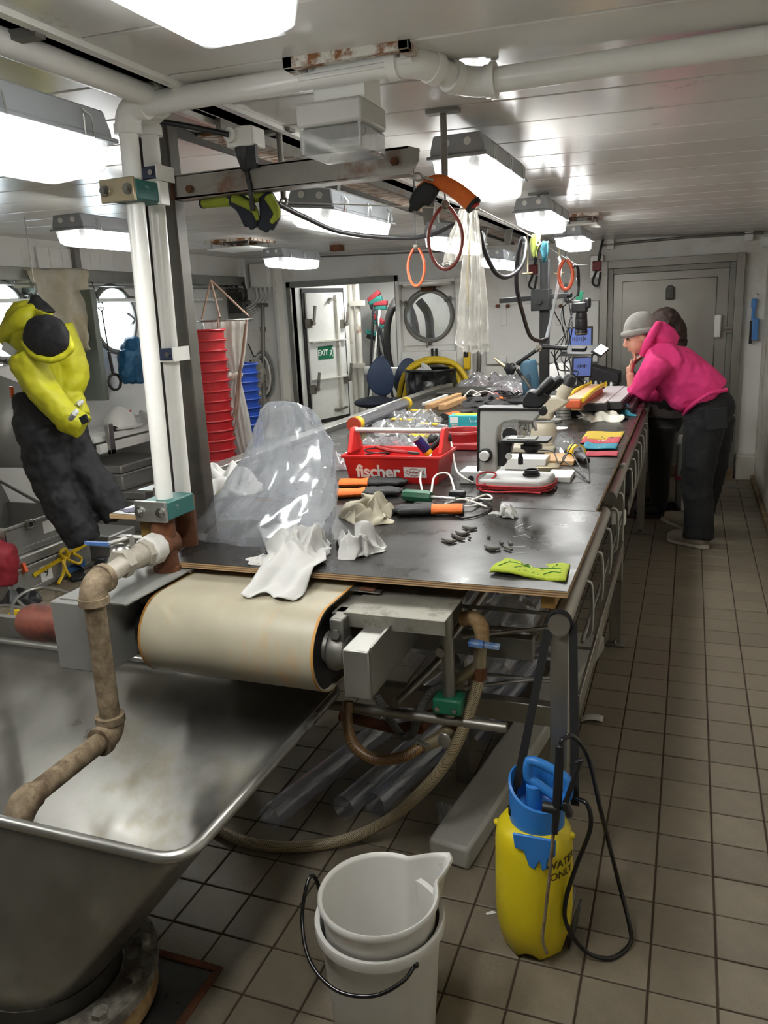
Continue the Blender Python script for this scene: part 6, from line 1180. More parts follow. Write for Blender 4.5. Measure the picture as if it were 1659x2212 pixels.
# wooden core trays
def tray3(x, y, w, l, h, lb, top, rz=0, side='wood_pale'):
    q = PZ(x, y, ZT); t = thing('core_tray', lb, 'tray', q, 'wooden core trays'); R = Matrix.Rotation(rz, 3, 'Z')
    MB().box(q+R @ V3(0, l/2, h/2), (w, l, h), R).build('board', side, t, bevel=.004); MB().box(q+R @ V3(0, l/2, h+.003), (w-.02, l-.01, .006), R).build('top_layer', top, t, bevel=.002); return t, q, R
M('tray_white', 'c7c0c2', .35, var=.06, scale=8); M('tray_dark', '2b282a', .4)
stz = thing('low_stand', 'low black stand carrying the wooden trays', 'stand', PZ(1275, 897, ZT)); q = PZ(1275, 897, ZT); MB().bb(q+V3(-.24, 0, 0), q+V3(.26, .9, .05)).build('block', 'black', stz, bevel=.004)
ZT0 = ZT; ZT = ZT0+.052
tray3(1222, 885, .10, .9, .04, 'leftmost pale wooden tray below the orange core box', 'wood_pale', .02); tray3(1250, 887, .10, .9, .035, 'second pale wooden tray right of the orange core box', 'wood_pale', -.02); tray3(1285, 889, .14, 1.0, .05, 'broad tray with shiny white sheet in the middle', 'tray_white', -.04, 'tray_dark'); tray3(1322, 884, .12, .9, .045, 'right tray with pale sheet next to the pink elbow', 'tray_white', -.04, 'tray_dark')
q = PZ(1238, 884, ZT+.05)+V3(0, 0, 0); t = thing('core_box', 'long orange core section with yellow straps on the wooden tray', 'core', q); R = Matrix.Rotation(-.05, 3, 'Z'); MB().box(q+R @ V3(0, .42, .03), (.09, .85, .055), R).build('core', M('core_orange', 'c4572f', .6, var=.2, scale=12).name, t, bevel=.01); MB().box(q+R @ V3(0, .42, .06), (.085, .84, .006), R).build('cut_face', M('core_face', 'c9a083', .5, var=.15, scale=10).name, t)
for s_ in (-1, 1): MB().tube([q+R @ V3(s_*.05, .02, .05), q+R @ V3(s_*.055, .4, .07), q+R @ V3(s_*.05, .85, .06)], .014, 8, k=4).build('strap', 'yellow', t)
ZT = ZT0
# ---------------------------------------------------------------- camera copy stand
CY = 6.0; cs = thing('copy_stand', 'tall black copy stand column with sliding camera arm', 'stand', V3(PY(1178, 850, CY).x, CY, ZT)); cX = PY(1175, 700, CY).x
M('stand_black', '232425', .42, metal=.2, var=.08)
MB().bb((cX-.25, CY-.1, ZT), (cX+.35, CY+.45, ZT+.02)).build('base_board', 'stand_black', cs, bevel=.004)
MB().bb((cX-.034, CY, ZT+.02), (cX+.034, CY+.05, PY(1170, 560, CY).z)).build('column', 'stand_black', cs, bevel=.003)
for dx in (-.018, .018): MB().bb((cX+dx-.004, CY-.002, ZT+.05), (cX+dx+.004, CY, PY(1170, 565, CY).z)).build('groove', 'black', cs)
c = PY(1168, 648, CY-.02); MB().bb(c+V3(-.065, -.04, -.075), c+V3(.065, .09, .075)).build('carriage', 'stand_black', cs, bevel=.005); MB().lathe([(0, 0), (.02, 0), (.02, .035), (0, .035)], o=c+V3(0, -.04, -.01), ax=(0, -1, 0)).build('carriage_knob', 'black', cs)
a, b = PY(1079, 650, CY+.02), PY(1226, 638, CY+.02); MB().bar(a, b, .025, .035).build('arm', 'stand_black', cs, bevel=.003)
a = PY(1222, 612, CY+.02); b = PY(1221, 652, CY+.02); m = MB(); m.bar(a, b, .022, .022); m.bar(b, PY(1245, 653, CY+.02), .022, .015); m.build('camera_bracket', 'stand_black', cs); MB().lathe([(0, 0), (.018, 0), (.018, .03), (0, .03)], o=PY(1226, 638, CY), ax=(1, -.3, 0)).build('arm_knob', 'black', cs)
cm = thing('camera', 'black camera with long lens hanging face down from the arm', 'camera', PY(1255, 660, CY)); c = PY(1253, 664, CY+.02)
MB().bb(c+V3(-.055, -.05, -.035), c+V3(.05, .06, .035)).build('body', 'black', cm, bevel=.01); MB().bb(c+V3(.03, -.04, -.01), c+V3(.075, .03, .065)).build('grip', 'black', cm, bevel=.015); MB().bb(c+V3(-.05, -.03, .035), c+V3(.01, .03, .05)).build('prism_hump', 'black', cm, bevel=.008)
m = MB(); l0 = c+V3(.01, 0, -.03); m.lathe([(.036, 0), (.04, -.02), (.042, -.05), (.041, -.052), (.043, -.06), (.043, -.12), (.04, -.125), (.044, -.13), (.044, -.16), (.036, -.165), (0, -.15)], o=l0, n=28); ln = m.build('lens', 'black', cm); MB().lathe([(.0445, -.152), (.0447, -.158)], o=l0, n=28).build('lens_ring', 'brass_plate', ln)
for i in range(5): MB().lathe([(.0445, -.066-.01*i), (.0445, -.071-.01*i)], o=l0, n=28).build('grip_ring', 'black_rubber', ln)
q = PY(1252, 640, CY+.02); one('cable_tag', MB().box(q, (.045, .015, .07), (0, .2, 0)), 'clamp_green', 'small green tag above the hanging camera', 'tag')
# light panel on articulated arm
q = PY(1262, 757, 5.6); lp = thing('lamp_panel', 'flat black light panel glowing white at its outer end', 'light', q)
Rm = Euler((math.radians(14), math.radians(2), math.radians(-6))).to_matrix(); MB().box(q+V3(-.03, 0, 0), (.22, .20, .018), Rm).build('panel', 'black', lp, bevel=.004); MB().box(q+Rm @ V3(-.03, -.01, .016), (.09, .06, .02), Rm).build('battery', 'black', lp, bevel=.003)
MB().box(q+V3(-.03, 0, 0)+Rm @ V3(0, -.101, -.002), (.2, .004, .012), Rm).build('edge_trim', 'chrome', lp)
q2 = PY(1297, 757, 5.6); R2_ = Euler((math.radians(16), math.radians(30), math.radians(-6))).to_matrix(); wing = MB().box(q2, (.075, .17, .014), R2_).build('wing', 'black', lp, bevel=.003); emis('led', 'ffffff', 9); m = MB(); m.box(q2+R2_ @ V3(0, 0, .0078), (.058, .14, .001), R2_); m.build('led_face', 'led', wing)
AY = 5.55
aa = thing('articulated_arm', 'black articulated arm with big knob and brass clamp behind the microscope', 'arm', PY(1145, 838, AY))
def seg2(a, b, r, nm, mt): MB().tube([PY(*a, AY), PY(*b, AY)], r, 14).build(nm, mt, aa)
seg2((1147, 838), (1117, 798), .012, 'lower_tube', 'chrome'); seg2((1127, 812), (1117, 798), .0135, 'lower_sleeve', 'black'); seg2((1116, 786), (1158, 757), .013, 'upper_tube', 'black'); seg2((1158, 757), (1170, 748), .017, 'joint', 'chrome'); seg2((1172, 749), (1225, 752), .016, 'end_tube', 'black')
m = MB(); c = PY(1104, 796, AY-.03); n_ = 48; m.lathe([(0, 0), (.038, 0), (.042, .008), (.042, .02), (.036, .026), (0, .026)], o=c, ax=(-.3, -1, 0), n=n_)
for v in m.v:
    d = v-c; ax_ = Vector((-.3, -1, 0)).normalized(); r_ = d-ax_*d.dot(ax_)
    if r_.length > .03: x_, y_, _ = frame_of(ax_); an = math.atan2(r_.dot(y_), r_.dot(x_)); v += r_*(.09*math.cos(6*an))
m.build('knob', 'black', aa, angle=60); m = MB(); m.tube([PY(1068, 774, AY), PY(1082, 786, AY), PY(1095, 795, AY)], [.005, .012, .008], 10, k=3); m.build('brass_lever', 'brass_plate', aa); MB().tube([PY(1162, 745, AY), PY(1166, 758, AY)], .012, 10).build('brass_joint', 'brass_plate', aa)
MB().tube([PY(1147, 838, AY), V3(PY(1150, 845, AY).x, AY, ZT)], .014, 12).build('foot', 'black', aa)
# blue speaker
q = PY(1150, 832, 6.3); q.z = ZT; t = thing('speaker', 'slate-blue cylindrical speaker standing before the camera column', 'speaker', q); M('speaker_blue', '3f6378', .6, var=.1, scale=40, bump=.15, bscale=200)
zt_ = PY(1146, 776, 6.3).z; Hs = zt_-ZT; MB().lathe([(0, 0), (.05, .002), (.066, .02), (.068, .08), (.066, Hs-.03), (.058, Hs-.008), (0, Hs)], o=q, ax=(-.12, 0, 1), n=30).build('body', 'speaker_blue', t); p = q+V3(-.015, -.066, Hs*.45); MB().box(p, (.03, .006, .11), (0, -.12, 0)).build('button_strip', M('speaker_dark', '34505f', .5).name, t, bevel=.002)
MB().lathe([(.045, 0), (.05, .01), (.045, .02)], o=q+V3(-.1*Hs-.03, 0, Hs-.03), ax=(-.5, 0, 1)).build('end_cap', 'black', t)
# screens
M('screen_blue', '5b6ba3', .3, emit=.35, var=.06, scale=3)
def screen(x0, y0, x1, y1, Y, lb, rz, nm='monitor'):
    a, b = PY(x0, y1, Y), PY(x1, y0, Y); w_, h_ = b.x-a.x, b.z-a.z; c = (a+b)/2; t = thing(nm, lb, 'monitor', V3(c.x, Y, ZT)); R = Euler((.12, 0, rz)).to_matrix()
    MB().box(c, (w_+.03, .02, h_+.03), R).build('bezel', 'steel_dark', t, bevel=.004); s_ = MB().box(c+R @ V3(0, -.0115, 0), (w_, .002, h_), R).build('screen', 'screen_blue', t); m = MB()
    for i in range(7): m.box(c+R @ V3(-w_*.3+i*w_*.09, -.0135, h_*.05), (w_*.045, .001, h_*(.12+.05*(i % 3))), R)
    m.build('screen_bars', 'steel_dark', s_, kind='stuff')
    MB().bb((c.x-.02, Y+.015, ZT), (c.x+.02, Y+.04, c.z)).build('stand', 'steel_dark', t); MB().bb((c.x-.10, Y-.06, ZT), (c.x+.10, Y+.1, ZT+.012)).build('foot', 'steel_dark', t)
screen(1228, 708, 1277, 760, 7.1, 'upper bluish monitor behind the hanging camera', .1); screen(1238, 772, 1276, 812, 6.75, 'lower bluish monitor below the light panel', .35)
pp = [PY(x, y, 6.5) for x, y in ((1268, 828), (1278, 790), (1335, 800), (1338, 828))]; m = MB(); q0 = pp[0]; 
bl = PZ(1272, 833, ZT); m.add([bl, bl+V3(.25, 0, 0), bl+V3(.25, .3, 0), bl+V3(0, .3, 0), bl+V3(0, 0, .17), bl+V3(.25, 0, .10), bl+V3(.25, .3, .10), bl+V3(0, .3, .17)], [(3, 2, 1, 0), (4, 5, 6, 7), (0, 1, 5, 4), (1, 2, 6, 5), (2, 3, 7, 6), (3, 0, 4, 7)]); one('black_case', m, M('case_black', '211d22', .6).name, 'black sloping instrument case beside the monitors', 'case', bevel=.008)
a, b = T(1285, 830, .012), T(1330, 838, .012); 
for k in range(6): q = T(1265+11*k, 832+k, .0); one('small_vial', MB().lathe([(0, 0), (.012, 0), (.012, .03), (.009, .034), (.009, .045), (0, .045)], o=q, n=12), ['chrome', 'yellow', 'white_plastic'][k % 3], ['leftmost small vial in the row behind the trays', 'second small vial in the row behind the trays', 'third small vial in the row behind the trays', 'fourth small vial in the row behind the trays', 'fifth small vial in the row behind the trays', 'rightmost small vial in the row behind the trays'][k], 'vial', 'small vials behind the trays')
one('white_case', MB().bb(PZ(1205, 845, ZT)+V3(-.07, 0, 0), PZ(1205, 845, ZT)+V3(.1, .2, .22)), 'white_plastic', 'upright white box behind the articulated arm', 'box', bevel=.005)
q = PZ(1325, 833, ZT); one('computer_mouse', MB().ball(q+V3(0, 0, .012), (.05, .03, .022), 12, 8), 'black', 'dark mouse under the hand on the table', 'mouse')
# tangle of thin black cables below the camera
rc = random.Random(4); cb = []
ends = [((1205, 640), (1210, 820)), ((1215, 660), (1222, 830)), ((1232, 660), (1205, 800)), ((1240, 665), (1228, 825)), ((1222, 620), (1240, 830)), ((1245, 600), (1200, 780)), ((1200, 745), (1260, 828)), ((1190, 760), (1245, 815))]
nmz = ['first', 'second', 'third', 'fourth', 'fifth', 'sixth', 'seventh', 'eighth']
for k, (a, b) in enumerate(ends):
    pts = []
    for i in range(6): t_ = i/5; pts.append(PY(a[0]+(b[0]-a[0])*t_+rc.uniform(-14, 14)*(0 < i < 5), a[1]+(b[1]-a[1])*t_+rc.uniform(-8, 8)*(0 < i < 5), 6.2+rc.uniform(-.1, .1)))
    one('thin_cable', MB().tube(pts, .0045, 6, k=6), 'black', nmz[k]+' thin black cable from the left in the tangle under the camera', 'cable', 'thin black cables under the camera')
# ================================================================ hanging things
# black cable slung below the lights
one('power_cable', MB().tube([PY(600, 440, 2.45), PY(660, 470, 2.6), PY(740, 502, 2.8), PY(860, 514, 3.1), PY(930, 508, 3.3), PY(985, 483, 3.5)], .0085, 10, k=8), 'black', 'black power cable slung in a long sag below the lights', 'cable')
one('power_cable', MB().tube([PY(1036, 498, 4.2), PY(1048, 545, 4.3), PY(1070, 588, 4.4), PY(1095, 598, 4.5), PY(1125, 575, 4.6), PY(1134, 530, 4.7), PY(1128, 515, 4.7), PY(1118, 560, 4.8), PY(1116, 620, 4.9), PY(1130, 680, 5.1), PY(1145, 725, 5.3), PY(1165, 736, 5.4), PY(1180, 732, 5.5)], .013, 10, k=8), 'black', 'thick black cable looping up and down left of the camera column', 'cable')
one('power_cable', MB().tube([PY(1180, 732, 5.5), PY(1190, 690, 5.6), PY(1205, 620, 5.7), PY(1210, 575, 5.8), PY(1206, 555, 5.8)], .011, 10, k=8), 'grey_plastic', 'grey cable rising beside the camera column to the line', 'cable')
one('power_cable', MB().tube([PY(1232, 590, 5.8), PY(1240, 575, 5.8), PY(1248, 578, 5.8), PY(1250, 610, 5.9), PY(1248, 640, 5.9)], .010, 10, k=8), 'black', 'short black cable hook above the hanging camera', 'cable')
one('wash_line', MB().tube([PY(585, 436, 2.5), PY(1036, 452, 2.62), PY(1128, 499, 4.3), PY(1160, 518, 4.7), PY(1206, 548, 5.3), PY(1245, 572, 5.9), PY(1284, 571, 6.6)], .0022, 6), 'white_cable', 'thin white line strung along under the ceiling', 'line')
def loop(cx, cy, w, h, Y, r, mt, lb, knot=True):
    t = thing('hose_loop', lb, 'hose loop', PY(cx, cy-h, Y), 'hanging hose loops'); P_ = []
    for i in range(24): a = 2*PI*i/24; f = 1-.45*max(0, math.cos(a))**2; P_.append(PY(cx+w*math.sin(a)*f, cy-h*math.cos(a), Y))
    MB().tube(P_, r, 9, closed=True).build('loop', mt, t); p = P_[0]; m = MB(); m.ball(p, .015, 10, 6); m.build('knot', 'steel_dull', t); MB().tube([p, V3(p.x, p.y, min(p.z+.5, zc(p.x, p.y)))], .003, 6).build('tie', 'black', t)
M('hose_red', '8e3426', .45, var=.15, scale=20); M('hose_orange', 'd4572c', .42, var=.1, scale=20)
loop(962, 512, 37, 70, 2.55, .0055, 'hose_red', 'large dark red hose loop hanging below the orange glove'); loop(899, 575, 18, 43, 3.5, .006, 'hose_orange', 'narrow orange hose loop before the far porthole lid'); loop(1222, 592, 15, 33, 5.6, .012, 'hose_orange', 'small orange hose loop beside the camera column')
# hanging gloves
for k, (cuff_, fing, lb) in enumerate((([(440, 432), (465, 428), (500, 425), (530, 425)], [(500, 420), (532, 450), (545, 497)], 'lime glove with dark palm, cuff pointing left under the steel arm'), ([(590, 432), (580, 418), (562, 414), (545, 420)], [(575, 418), (584, 460), (574, 503)], 'lime glove with dark fingers hanging at the right under the steel arm'))):
    t = thing('work_glove', lb, 'glove', PY(*cuff_[0], 2.31), 'lime and black gloves under the arm'); Yg = 2.325+.0*k
    MB().tube([PY(x, y+8, Yg) for x, y in cuff_], [.020, .024, .026, .024], 14, k=4, flat=.7).build('cuff', 'glove_lime', t); MB().tube([PY(cuff_[0][0]-3, cuff_[0][1]+8, Yg), PY(cuff_[0][0]+1, cuff_[0][1]+8, Yg)], .0215, 14, flat=.7).build('cuff_hem', 'glove_navy', t)
    m = MB()
    for q, dx in ((0, -12), (1, 0), (2, 12)): m.tube([PY(fing[0][0], fing[0][1]+6, Yg), PY(fing[1][0]+dx, fing[1][1], Yg-.012), PY(fing[2][0]+dx, fing[2][1]-abs(dx)*.5, Yg-.012)], [.026, .017, .008], 10, k=4)
    organic(m, 'hand', 'glove_navy', t, .005, 3)
    m = MB(); m.tube([PY(fing[0][0]+6, fing[0][1]+8, Yg-.02), PY(fing[1][0]+14, fing[1][1], Yg-.03), PY(fing[2][0]+12, fing[2][1]-22, Yg-.03)], [.016, .012, .006], 10, k=4); m.build('lime_back', 'glove_lime', t)
og = thing('work_glove', 'orange glove with black palm slung over the hook below the first light', 'glove', PY(960, 392, 2.45), 'orange and black work gloves'); m = MB(); m.tube([PY(1022, 442, 2.42), PY(990, 415, 2.43), PY(955, 395, 2.45), PY(930, 396, 2.45), PY(905, 412, 2.45)], [.025, .024, .023, .02, .014], 14, k=5); m.build('cuff', 'glove_orange', og)
m = MB(); m.tube([PY(1020, 440, 2.42), PY(1025, 445, 2.42)], .0262, 16); m.build('cuff_hem', 'glove_black', og); m = MB(); m.tube([PY(1025, 444, 2.419), PY(1026, 446, 2.419)], .016, 12); m.build('lining', 'glove_red_in', og)
m = MB()
for a, b, c2 in (((935, 402), (905, 430), (884, 458)), ((940, 402), (915, 432), (896, 455)), ((940, 405), (932, 425), (922, 444)), ((925, 400), (900, 420), (886, 440))): m.tube([PY(*a, 2.44), PY(*b, 2.44), PY(*c2, 2.44)], [.017, .014, .008], 10, k=4)
organic(m, 'hand', 'glove_black', og, .005, 3)
m = MB(); m.tube([PY(905, 374, 2.35), PY(915, 385, 2.38), PY(900, 390, 2.38), PY(890, 378, 2.36)], .003, 6, closed=True, k=4); m.tube([PY(912, 382, 2.38), PY(935, 390, 2.42)], .005, 6); one('wire_shackle', m, 'steel', 'wire shackle at the end of the steel arm', 'shackle')
# long grimy plastic sheet
film('sheet_film', 'c6c3ba', .62, .16, .25, 16, .4)
def sheet(rows_, Y, lb, seed, mt='sheet_film'):
    R_ = [(PY(a, y, Y), PY(b, y, Y)) for y, a, b in rows_]
    def fn(u, v):
        i = v*(len(R_)-1); k = min(int(i), len(R_)-2); t = i-k; a = R_[k][0].lerp(R_[k+1][0], t); b = R_[k][1].lerp(R_[k+1][1], t); p = a.lerp(b, u)
        w_ = (b-a).length; p.y += w_*(.16*math.sin(u*17+v*2+seed)+.10*math.sin(u*31+v*5)+.12*nz((u*3, v*9, 0), 1.5, seed)); p.x += w_*.05*nz((u*5, v*12, 2), 1.4, seed+3); p.z += .012*nz((u*8, v*5, 5), 1.6, seed)*(v > .9); return p
    m = MB(); m.grid(fn, 40, 50); return one('plastic_sheet', m, mt, lb, 'plastic sheet', angle=40)
sheet([(432, 992, 1030), (480, 998, 1034), (540, 1000, 1040), (600, 996, 1046), (680, 990, 1052), (740, 986, 1056), (762, 1000, 1056)], 3.3, 'long grimy clear plastic sheet hanging from the line', 2); sheet([(445, 996, 1008), (500, 975, 1010), (560, 958, 1000), (572, 955, 985)], 3.15, 'short clear plastic piece hanging inside the red hose loop', 5)
one('brown_stick', MB().tube([PY(1018, 455, 3.22), PY(1014, 520, 3.22), PY(1010, 600, 3.24), PY(1012, 660, 3.25)], .004, 6, k=4), 'brass_plate', 'thin brown stick inside the hanging plastic sheet', 'stick')
# cloths on the line
def rag(rows_, Y, mt, lb, seed):
    R_ = [(PY(a, y, Y), PY(b, y, Y)) for y, a, b in rows_]
    def fn(u, v):
        i = v*(len(R_)-1); k = min(int(i), len(R_)-2); t = i-k; p = R_[k][0].lerp(R_[k+1][0], t).lerp(R_[k][1].lerp(R_[k+1][1], t), u); p.y += .03*math.sin(u*8+seed+v*2)+.03*v; return p
    m = MB(); m.grid(fn, 14, 14); return one('hanging_cloth', m, mt, lb, 'cloth', 'cloths on the line', solid=.004)
M('cloth_olive', '59621f', .85, var=.2, scale=20); rag([(506, 1146, 1168), (525, 1142, 1166), (545, 1146, 1160), (556, 1150, 1160)], 4.6, 'cloth_olive', 'olive green cloth folded over the line', 1); rag([(521, 1170, 1184), (540, 1164, 1184), (555, 1170, 1183), (566, 1169, 1180)], 4.75, M('cloth_teal', '235a66', .85, var=.15).name, 'turquoise cloth folded over the line beside the olive one', 2)
for x, y, lb in ((1140, 590, 'small T-shaped hook hanging left of the camera column'), (1208, 590, 'small T-shaped hook hanging right of the camera column')):
    p = PY(x, y, 6.6); m = MB(); m.cyl(p+V3(-.04, 0, 0), p+V3(.04, 0, 0), .009); m.tube([p, V3(p.x, p.y, zc(p.x, p.y))], .006, 6); one('t_hook', m, 'brass_plate', lb, 'hook', 't hooks')
# ================================================================ by the far wall
YH = 7.72
m = thing('yellow_hose', 'thick yellow hose coiled in arches over the trash bag', 'hose', PY(935, 880, YH)); M('hose_yellow', 'd0b021', .45, var=.12, scale=14, col2='a8561f', amt=.08, scale2=6)
for k, pts in enumerate(([(860, 900), (864, 840), (880, 800), (915, 778), (955, 776), (985, 792), (1000, 830), (1004, 870)], [(872, 900), (876, 845), (890, 808), (920, 785), (955, 781), (980, 797), (994, 830), (997, 870)], [(880, 800), (912, 783), (950, 780), (985, 788), (1008, 820), (1015, 860)])): MB().tube([PY(x, y, YH-.05*k) for x, y in pts]+([V3(PY(pts[-1][0], 900, YH).x, YH-.05*k, .5)] if k < 2 else []), .026, 12, k=6).build('coil', 'hose_yellow', m)
tbg = thing('trash_bag', 'black trash bag stretched over a frame below the porthole', 'bag', V3(PY(930, 860, 7.6).x, 7.6, 0)); a, b = PY(878, 800, 7.6), PY(985, 870, 7.6); M('bag_black', '141415', .28, var=.3, scale=14, bump=.6, bscale=22)
mm = MB(); cxb, wb_ = (a.x+b.x)/2, (b.x-a.x)/2
mm.grid(lambda u, v: V3(cxb+math.cos(u*2*PI)*wb_*(1+.10*nz((math.cos(u*6.28)*2, math.sin(u*6.28)*2, v*4), 1.5, 4)-.15*(1-v)**2), 7.6+math.sin(u*2*PI)*.2*(1+.2*nz((math.cos(u*6.28)*3, math.sin(u*6.28)*3, v*5), 1.6, 9)), .25+(a.z-.25)*v+.02*nz((u*9, v*5, 0), 1, 3)), 48, 26, closeu=True); mm.build('bag', 'bag_black', tbg, angle=30)
MB().tube([V3(cxb+math.cos(i*PI/12)*wb_, 7.6+math.sin(i*PI/12)*.2, a.z) for i in range(24)], .014, 8, closed=True).build('ring', 'black', tbg)
for s_ in (-1, 1): MB().tube([(cxb+s_*wb_*.95, 7.62, 0), (cxb+s_*wb_*.95, 7.62, a.z)], .014, 10).build('leg', 'white_paint', tbg)
one('white_scrap', heap(PY(915, 806, 7.52), .10, .05, .10, 0, 33, 24, 8), 'cloth_white', 'white paper peeping out of the trash bag', 'paper', solid=.002)
for x in (934, 943): p = PY(x, 768, 7.84); one('black_stick', MB().tube([p+V3(0, 0, -.06), p+V3(0, 0, .0), p+V3(0, 0, .07)], [.007, .007, .016, .014], 10), 'black', ['left', 'right'][x > 940]+' of two black knobbed sticks above the yellow hose', 'stick', 'knobbed sticks')
p = PY(1010, 778, 7.8); t = thing('wall_torch', 'yellow torch in a bracket right of the yellow hose', 'torch', p); MB().bb(p+V3(-.035, -.04, -.09), p+V3(.035, .0, .08)).build('body', 'yellow', t, bevel=.012); MB().bb(p+V3(-.028, -.043, .03), p+V3(.02, -.04, .085)).build('black_label', 'black', t)
one('conduit_pipe', MB().tube([PY(1036, 758, 7.92), PY(1034, 800, 7.92), PY(1028, 830, 7.92), PY(1030, 870, 7.92)], .022, 10, k=5), 'steel_dull', 'bent steel conduit below the hanging plastic sheet', 'conduit')
# office chairs
def chair(x, lb, dx=0, Y=7.35):
    c = PY(x, 862, Y); z = c.z; t = thing('office_chair', lb, 'chair', V3(c.x, Y, 0), 'blue office chairs'); M('chair_blue', '33415a', .5, var=.1, scale=30, spec=.5) if 'chair_blue' not in MATS else 0
    m = MB(); m.ball(V3(c.x, Y, z-.03), (.20, .21, .055), 24, 10); m.build('seat', 'cloth_navy' if 'cloth_navy' in MATS else M('cloth_navy', '242a36', .85, var=.1).name, t)
    m = MB(); b = V3(c.x+.03, Y+.17, z+.21); m.ball(b, (.145, .04, .20), 24, 14, fn=lambda v, w: Vector((w.x*(1-.28*max(0, v.z)+.1*(-v.z if v.z < 0 else 0)), w.y-.05*(v.x*v.x), w.z))); m.build('backrest', 'chair_blue', t)
    m = MB(); m.tube([V3(c.x+.03, Y+.2, z+.1), V3(c.x+.03, Y+.2, z-.04), V3(c.x, Y+.05, z-.09)], .018, 10, k=4); m.build('back_bracket', 'black', t); MB().tube([(c.x, Y, .1), (c.x, Y, z-.06)], .025, 12).build('column', 'black', t); MB().tube([V3(c.x+.02, Y, z-.1), V3(c.x+.2, Y-.02, z-.12)], .008, 8).build('lever', 'black', t)
    for k in range(5): a_ = k*2*PI/5; e_ = V3(c.x+math.cos(a_)*.27, Y+math.sin(a_)*.27, .07); MB().tube([(c.x, Y, .11), e_], [.022, .014], 8).build('base_leg', 'black', t); MB().ball(e_+V3(0, 0, -.042), (.028, .018, .028), 10, 6).build('caster', 'black', t)
chair(808, 'blue office chair with rounded back before the doorway'); chair(868, 'second blue office chair, mostly hidden by the yellow hose', Y=7.72)
# lobby: pipes, brooms, hose
t = thing('lobby_pipes', 'pair of rusty white pipes beside the watertight door', 'pipe', (PY(768, 760, 9.2).x, 9.2, 0))
for x in (764, 777): p = PY(x, 760, 9.2); MB().tube([(p.x, 9.2, .02), (p.x, 9.2, 2.28)], .035, 14).build('pipe', 'white_rust', t)
for y in (655, 790): p = PY(771, y, 9.16); MB().bb(p+V3(-.09, -.02, -.03), p+V3(.09, .04, .03)).build('bracket', 'white_rust', t)
one('lobby_rail', MB().tube([PY(790, 800, 8.4), PY(860, 802, 8.4)], .045, 14), 'white_paint', 'white horizontal pipe in the lobby behind the office chair', 'pipe')
M('broom_teal', '1f6a60', .7); M('broom_red', '8e2730', .7)
br_ = [((808, 640), (800, 800), 'red', 'red-and-teal broom with dark pole, leftmost in the lobby'), ((812, 650), (820, 780), 'teal', 'teal broom with dark pole in the lobby'), ((822, 655), (806, 800), 'red', 'broom with white pole in the lobby'), ((805, 720), (835, 790), 'teal', 'short teal brush in the lobby'), ((818, 690), (838, 800), 'red', 'red brush with grey pole, rightmost in the lobby')]
for k, (a, b, cl_, lb) in enumerate(br_):
    A_, B_ = PY(*a, 9.4), PY(*b, 9.3); t = thing('broom', lb, 'broom', B_, 'brooms in the lobby'); MB().tube([A_, B_, B_+(B_-A_)*.8], .016, 8).build('pole', 'white_paint' if k == 2 else 'black', t); MB().box(A_, (.18, .06, .06), (0, .3*(k-2), 0)).build('head', 'broom_'+cl_, t, bevel=.012); MB().box(A_+V3(0, 0, -.05), (.16, .05, .06), (0, .3*(k-2), 0)).build('bristles', 'broom_teal' if cl_ == 'red' else 'black', t, bevel=.01)
t = thing('black_hose', 'coil of thick black hose hanging in the lobby', 'hose', PY(850, 760, 9.3)); c = PY(868, 740, 9.3)
for k in range(4): MB().tube([c+V3(math.cos(i*PI/14)*(.20-.02*k), -.04*k, math.sin(i*PI/14)*(.52-.03*k)) for i in range(28)], .035, 10, closed=True).build('coil', 'black_rubber', t)
one('lobby_hose', MB().tube([PY(905, 650, 8.9), PY(925, 680, 8.9), PY(930, 730, 8.9)], .05, 12, k=5), 'black_rubber', 'black hose bend seen through the far porthole', 'hose')
# ================================================================ left side: beam, portholes bay, clothing, cases
bz = PX(60, 592, -4.58).z
bm_ = thing('wall_beam', 'grey steel beam running along above the portholes', 'beam', (-4.58, 5, bz)); MB().bb((-4.61, 3.2, bz-.045), (-4.55, 7.9, bz+.045)).build('flange', 'steel_dull', bm_, bevel=.003); MB().bb((-4.70, 3.2, bz-.075), (-4.61, 7.9, bz-.065)).build('ledge', 'steel_dull', bm_)
one('porthole_shelf', MB().bb((-4.78, 3.4, bz-.20), (-4.66, 7.6, bz-.17)), 'white_paint', 'thin white ledge above the portholes', 'ledge', bevel=.004)
a = PX(200, 625, -4.4); b = PX(212, 868, -4.4); M('panel_green', '6b7268', .5, var=.06)
one('bay_panel', MB().bb((-4.78, a.y-.03, b.z), (-4.40, a.y+.03, a.z)), 'panel_green', 'tall grey-green divider panel between the portholes', 'panel', bevel=.004)
one('bay_panel', MB().bb((-4.78, 4.95-.02, 1.2), (-4.62, 4.95+.02, bz-.05)), 'panel_green', 'narrow grey-green divider behind the yellow jacket', 'panel', bevel=.004)
for x0, x1, y0, y1, lb in ((86, 165, 533, 590, 'pale grooved plate above the left porthole'), (178, 240, 535, 592, 'pale plate with faint handwriting above the beam')):
    p, q = PX(x0, y1, -4.60), PX(x1, y0, -4.60); t = thing('wall_plate', lb, 'plate', p, 'plates above the portholes'); MB().bb((-4.62, p.y, p.z), (-4.60, q.y, q.z-.02)).build('plate', 'white_paint', t, bevel=.006)
    for k in (.3, .6): MB().bb((-4.60, p.y+(q.y-p.y)*k-.008, p.z+.01), (-4.595, p.y+(q.y-p.y)*k+.008, q.z-.03)).build('rib', 'white_paint', t)
p = PX(172, 600, -4.57); one('beam_upright', MB().bb((-4.60, p.y-.03, p.z-.05), (-4.56, p.y+.03, 2.28)), 'steel_dull', 'grey flat upright from the beam to the ceiling', 'upright')
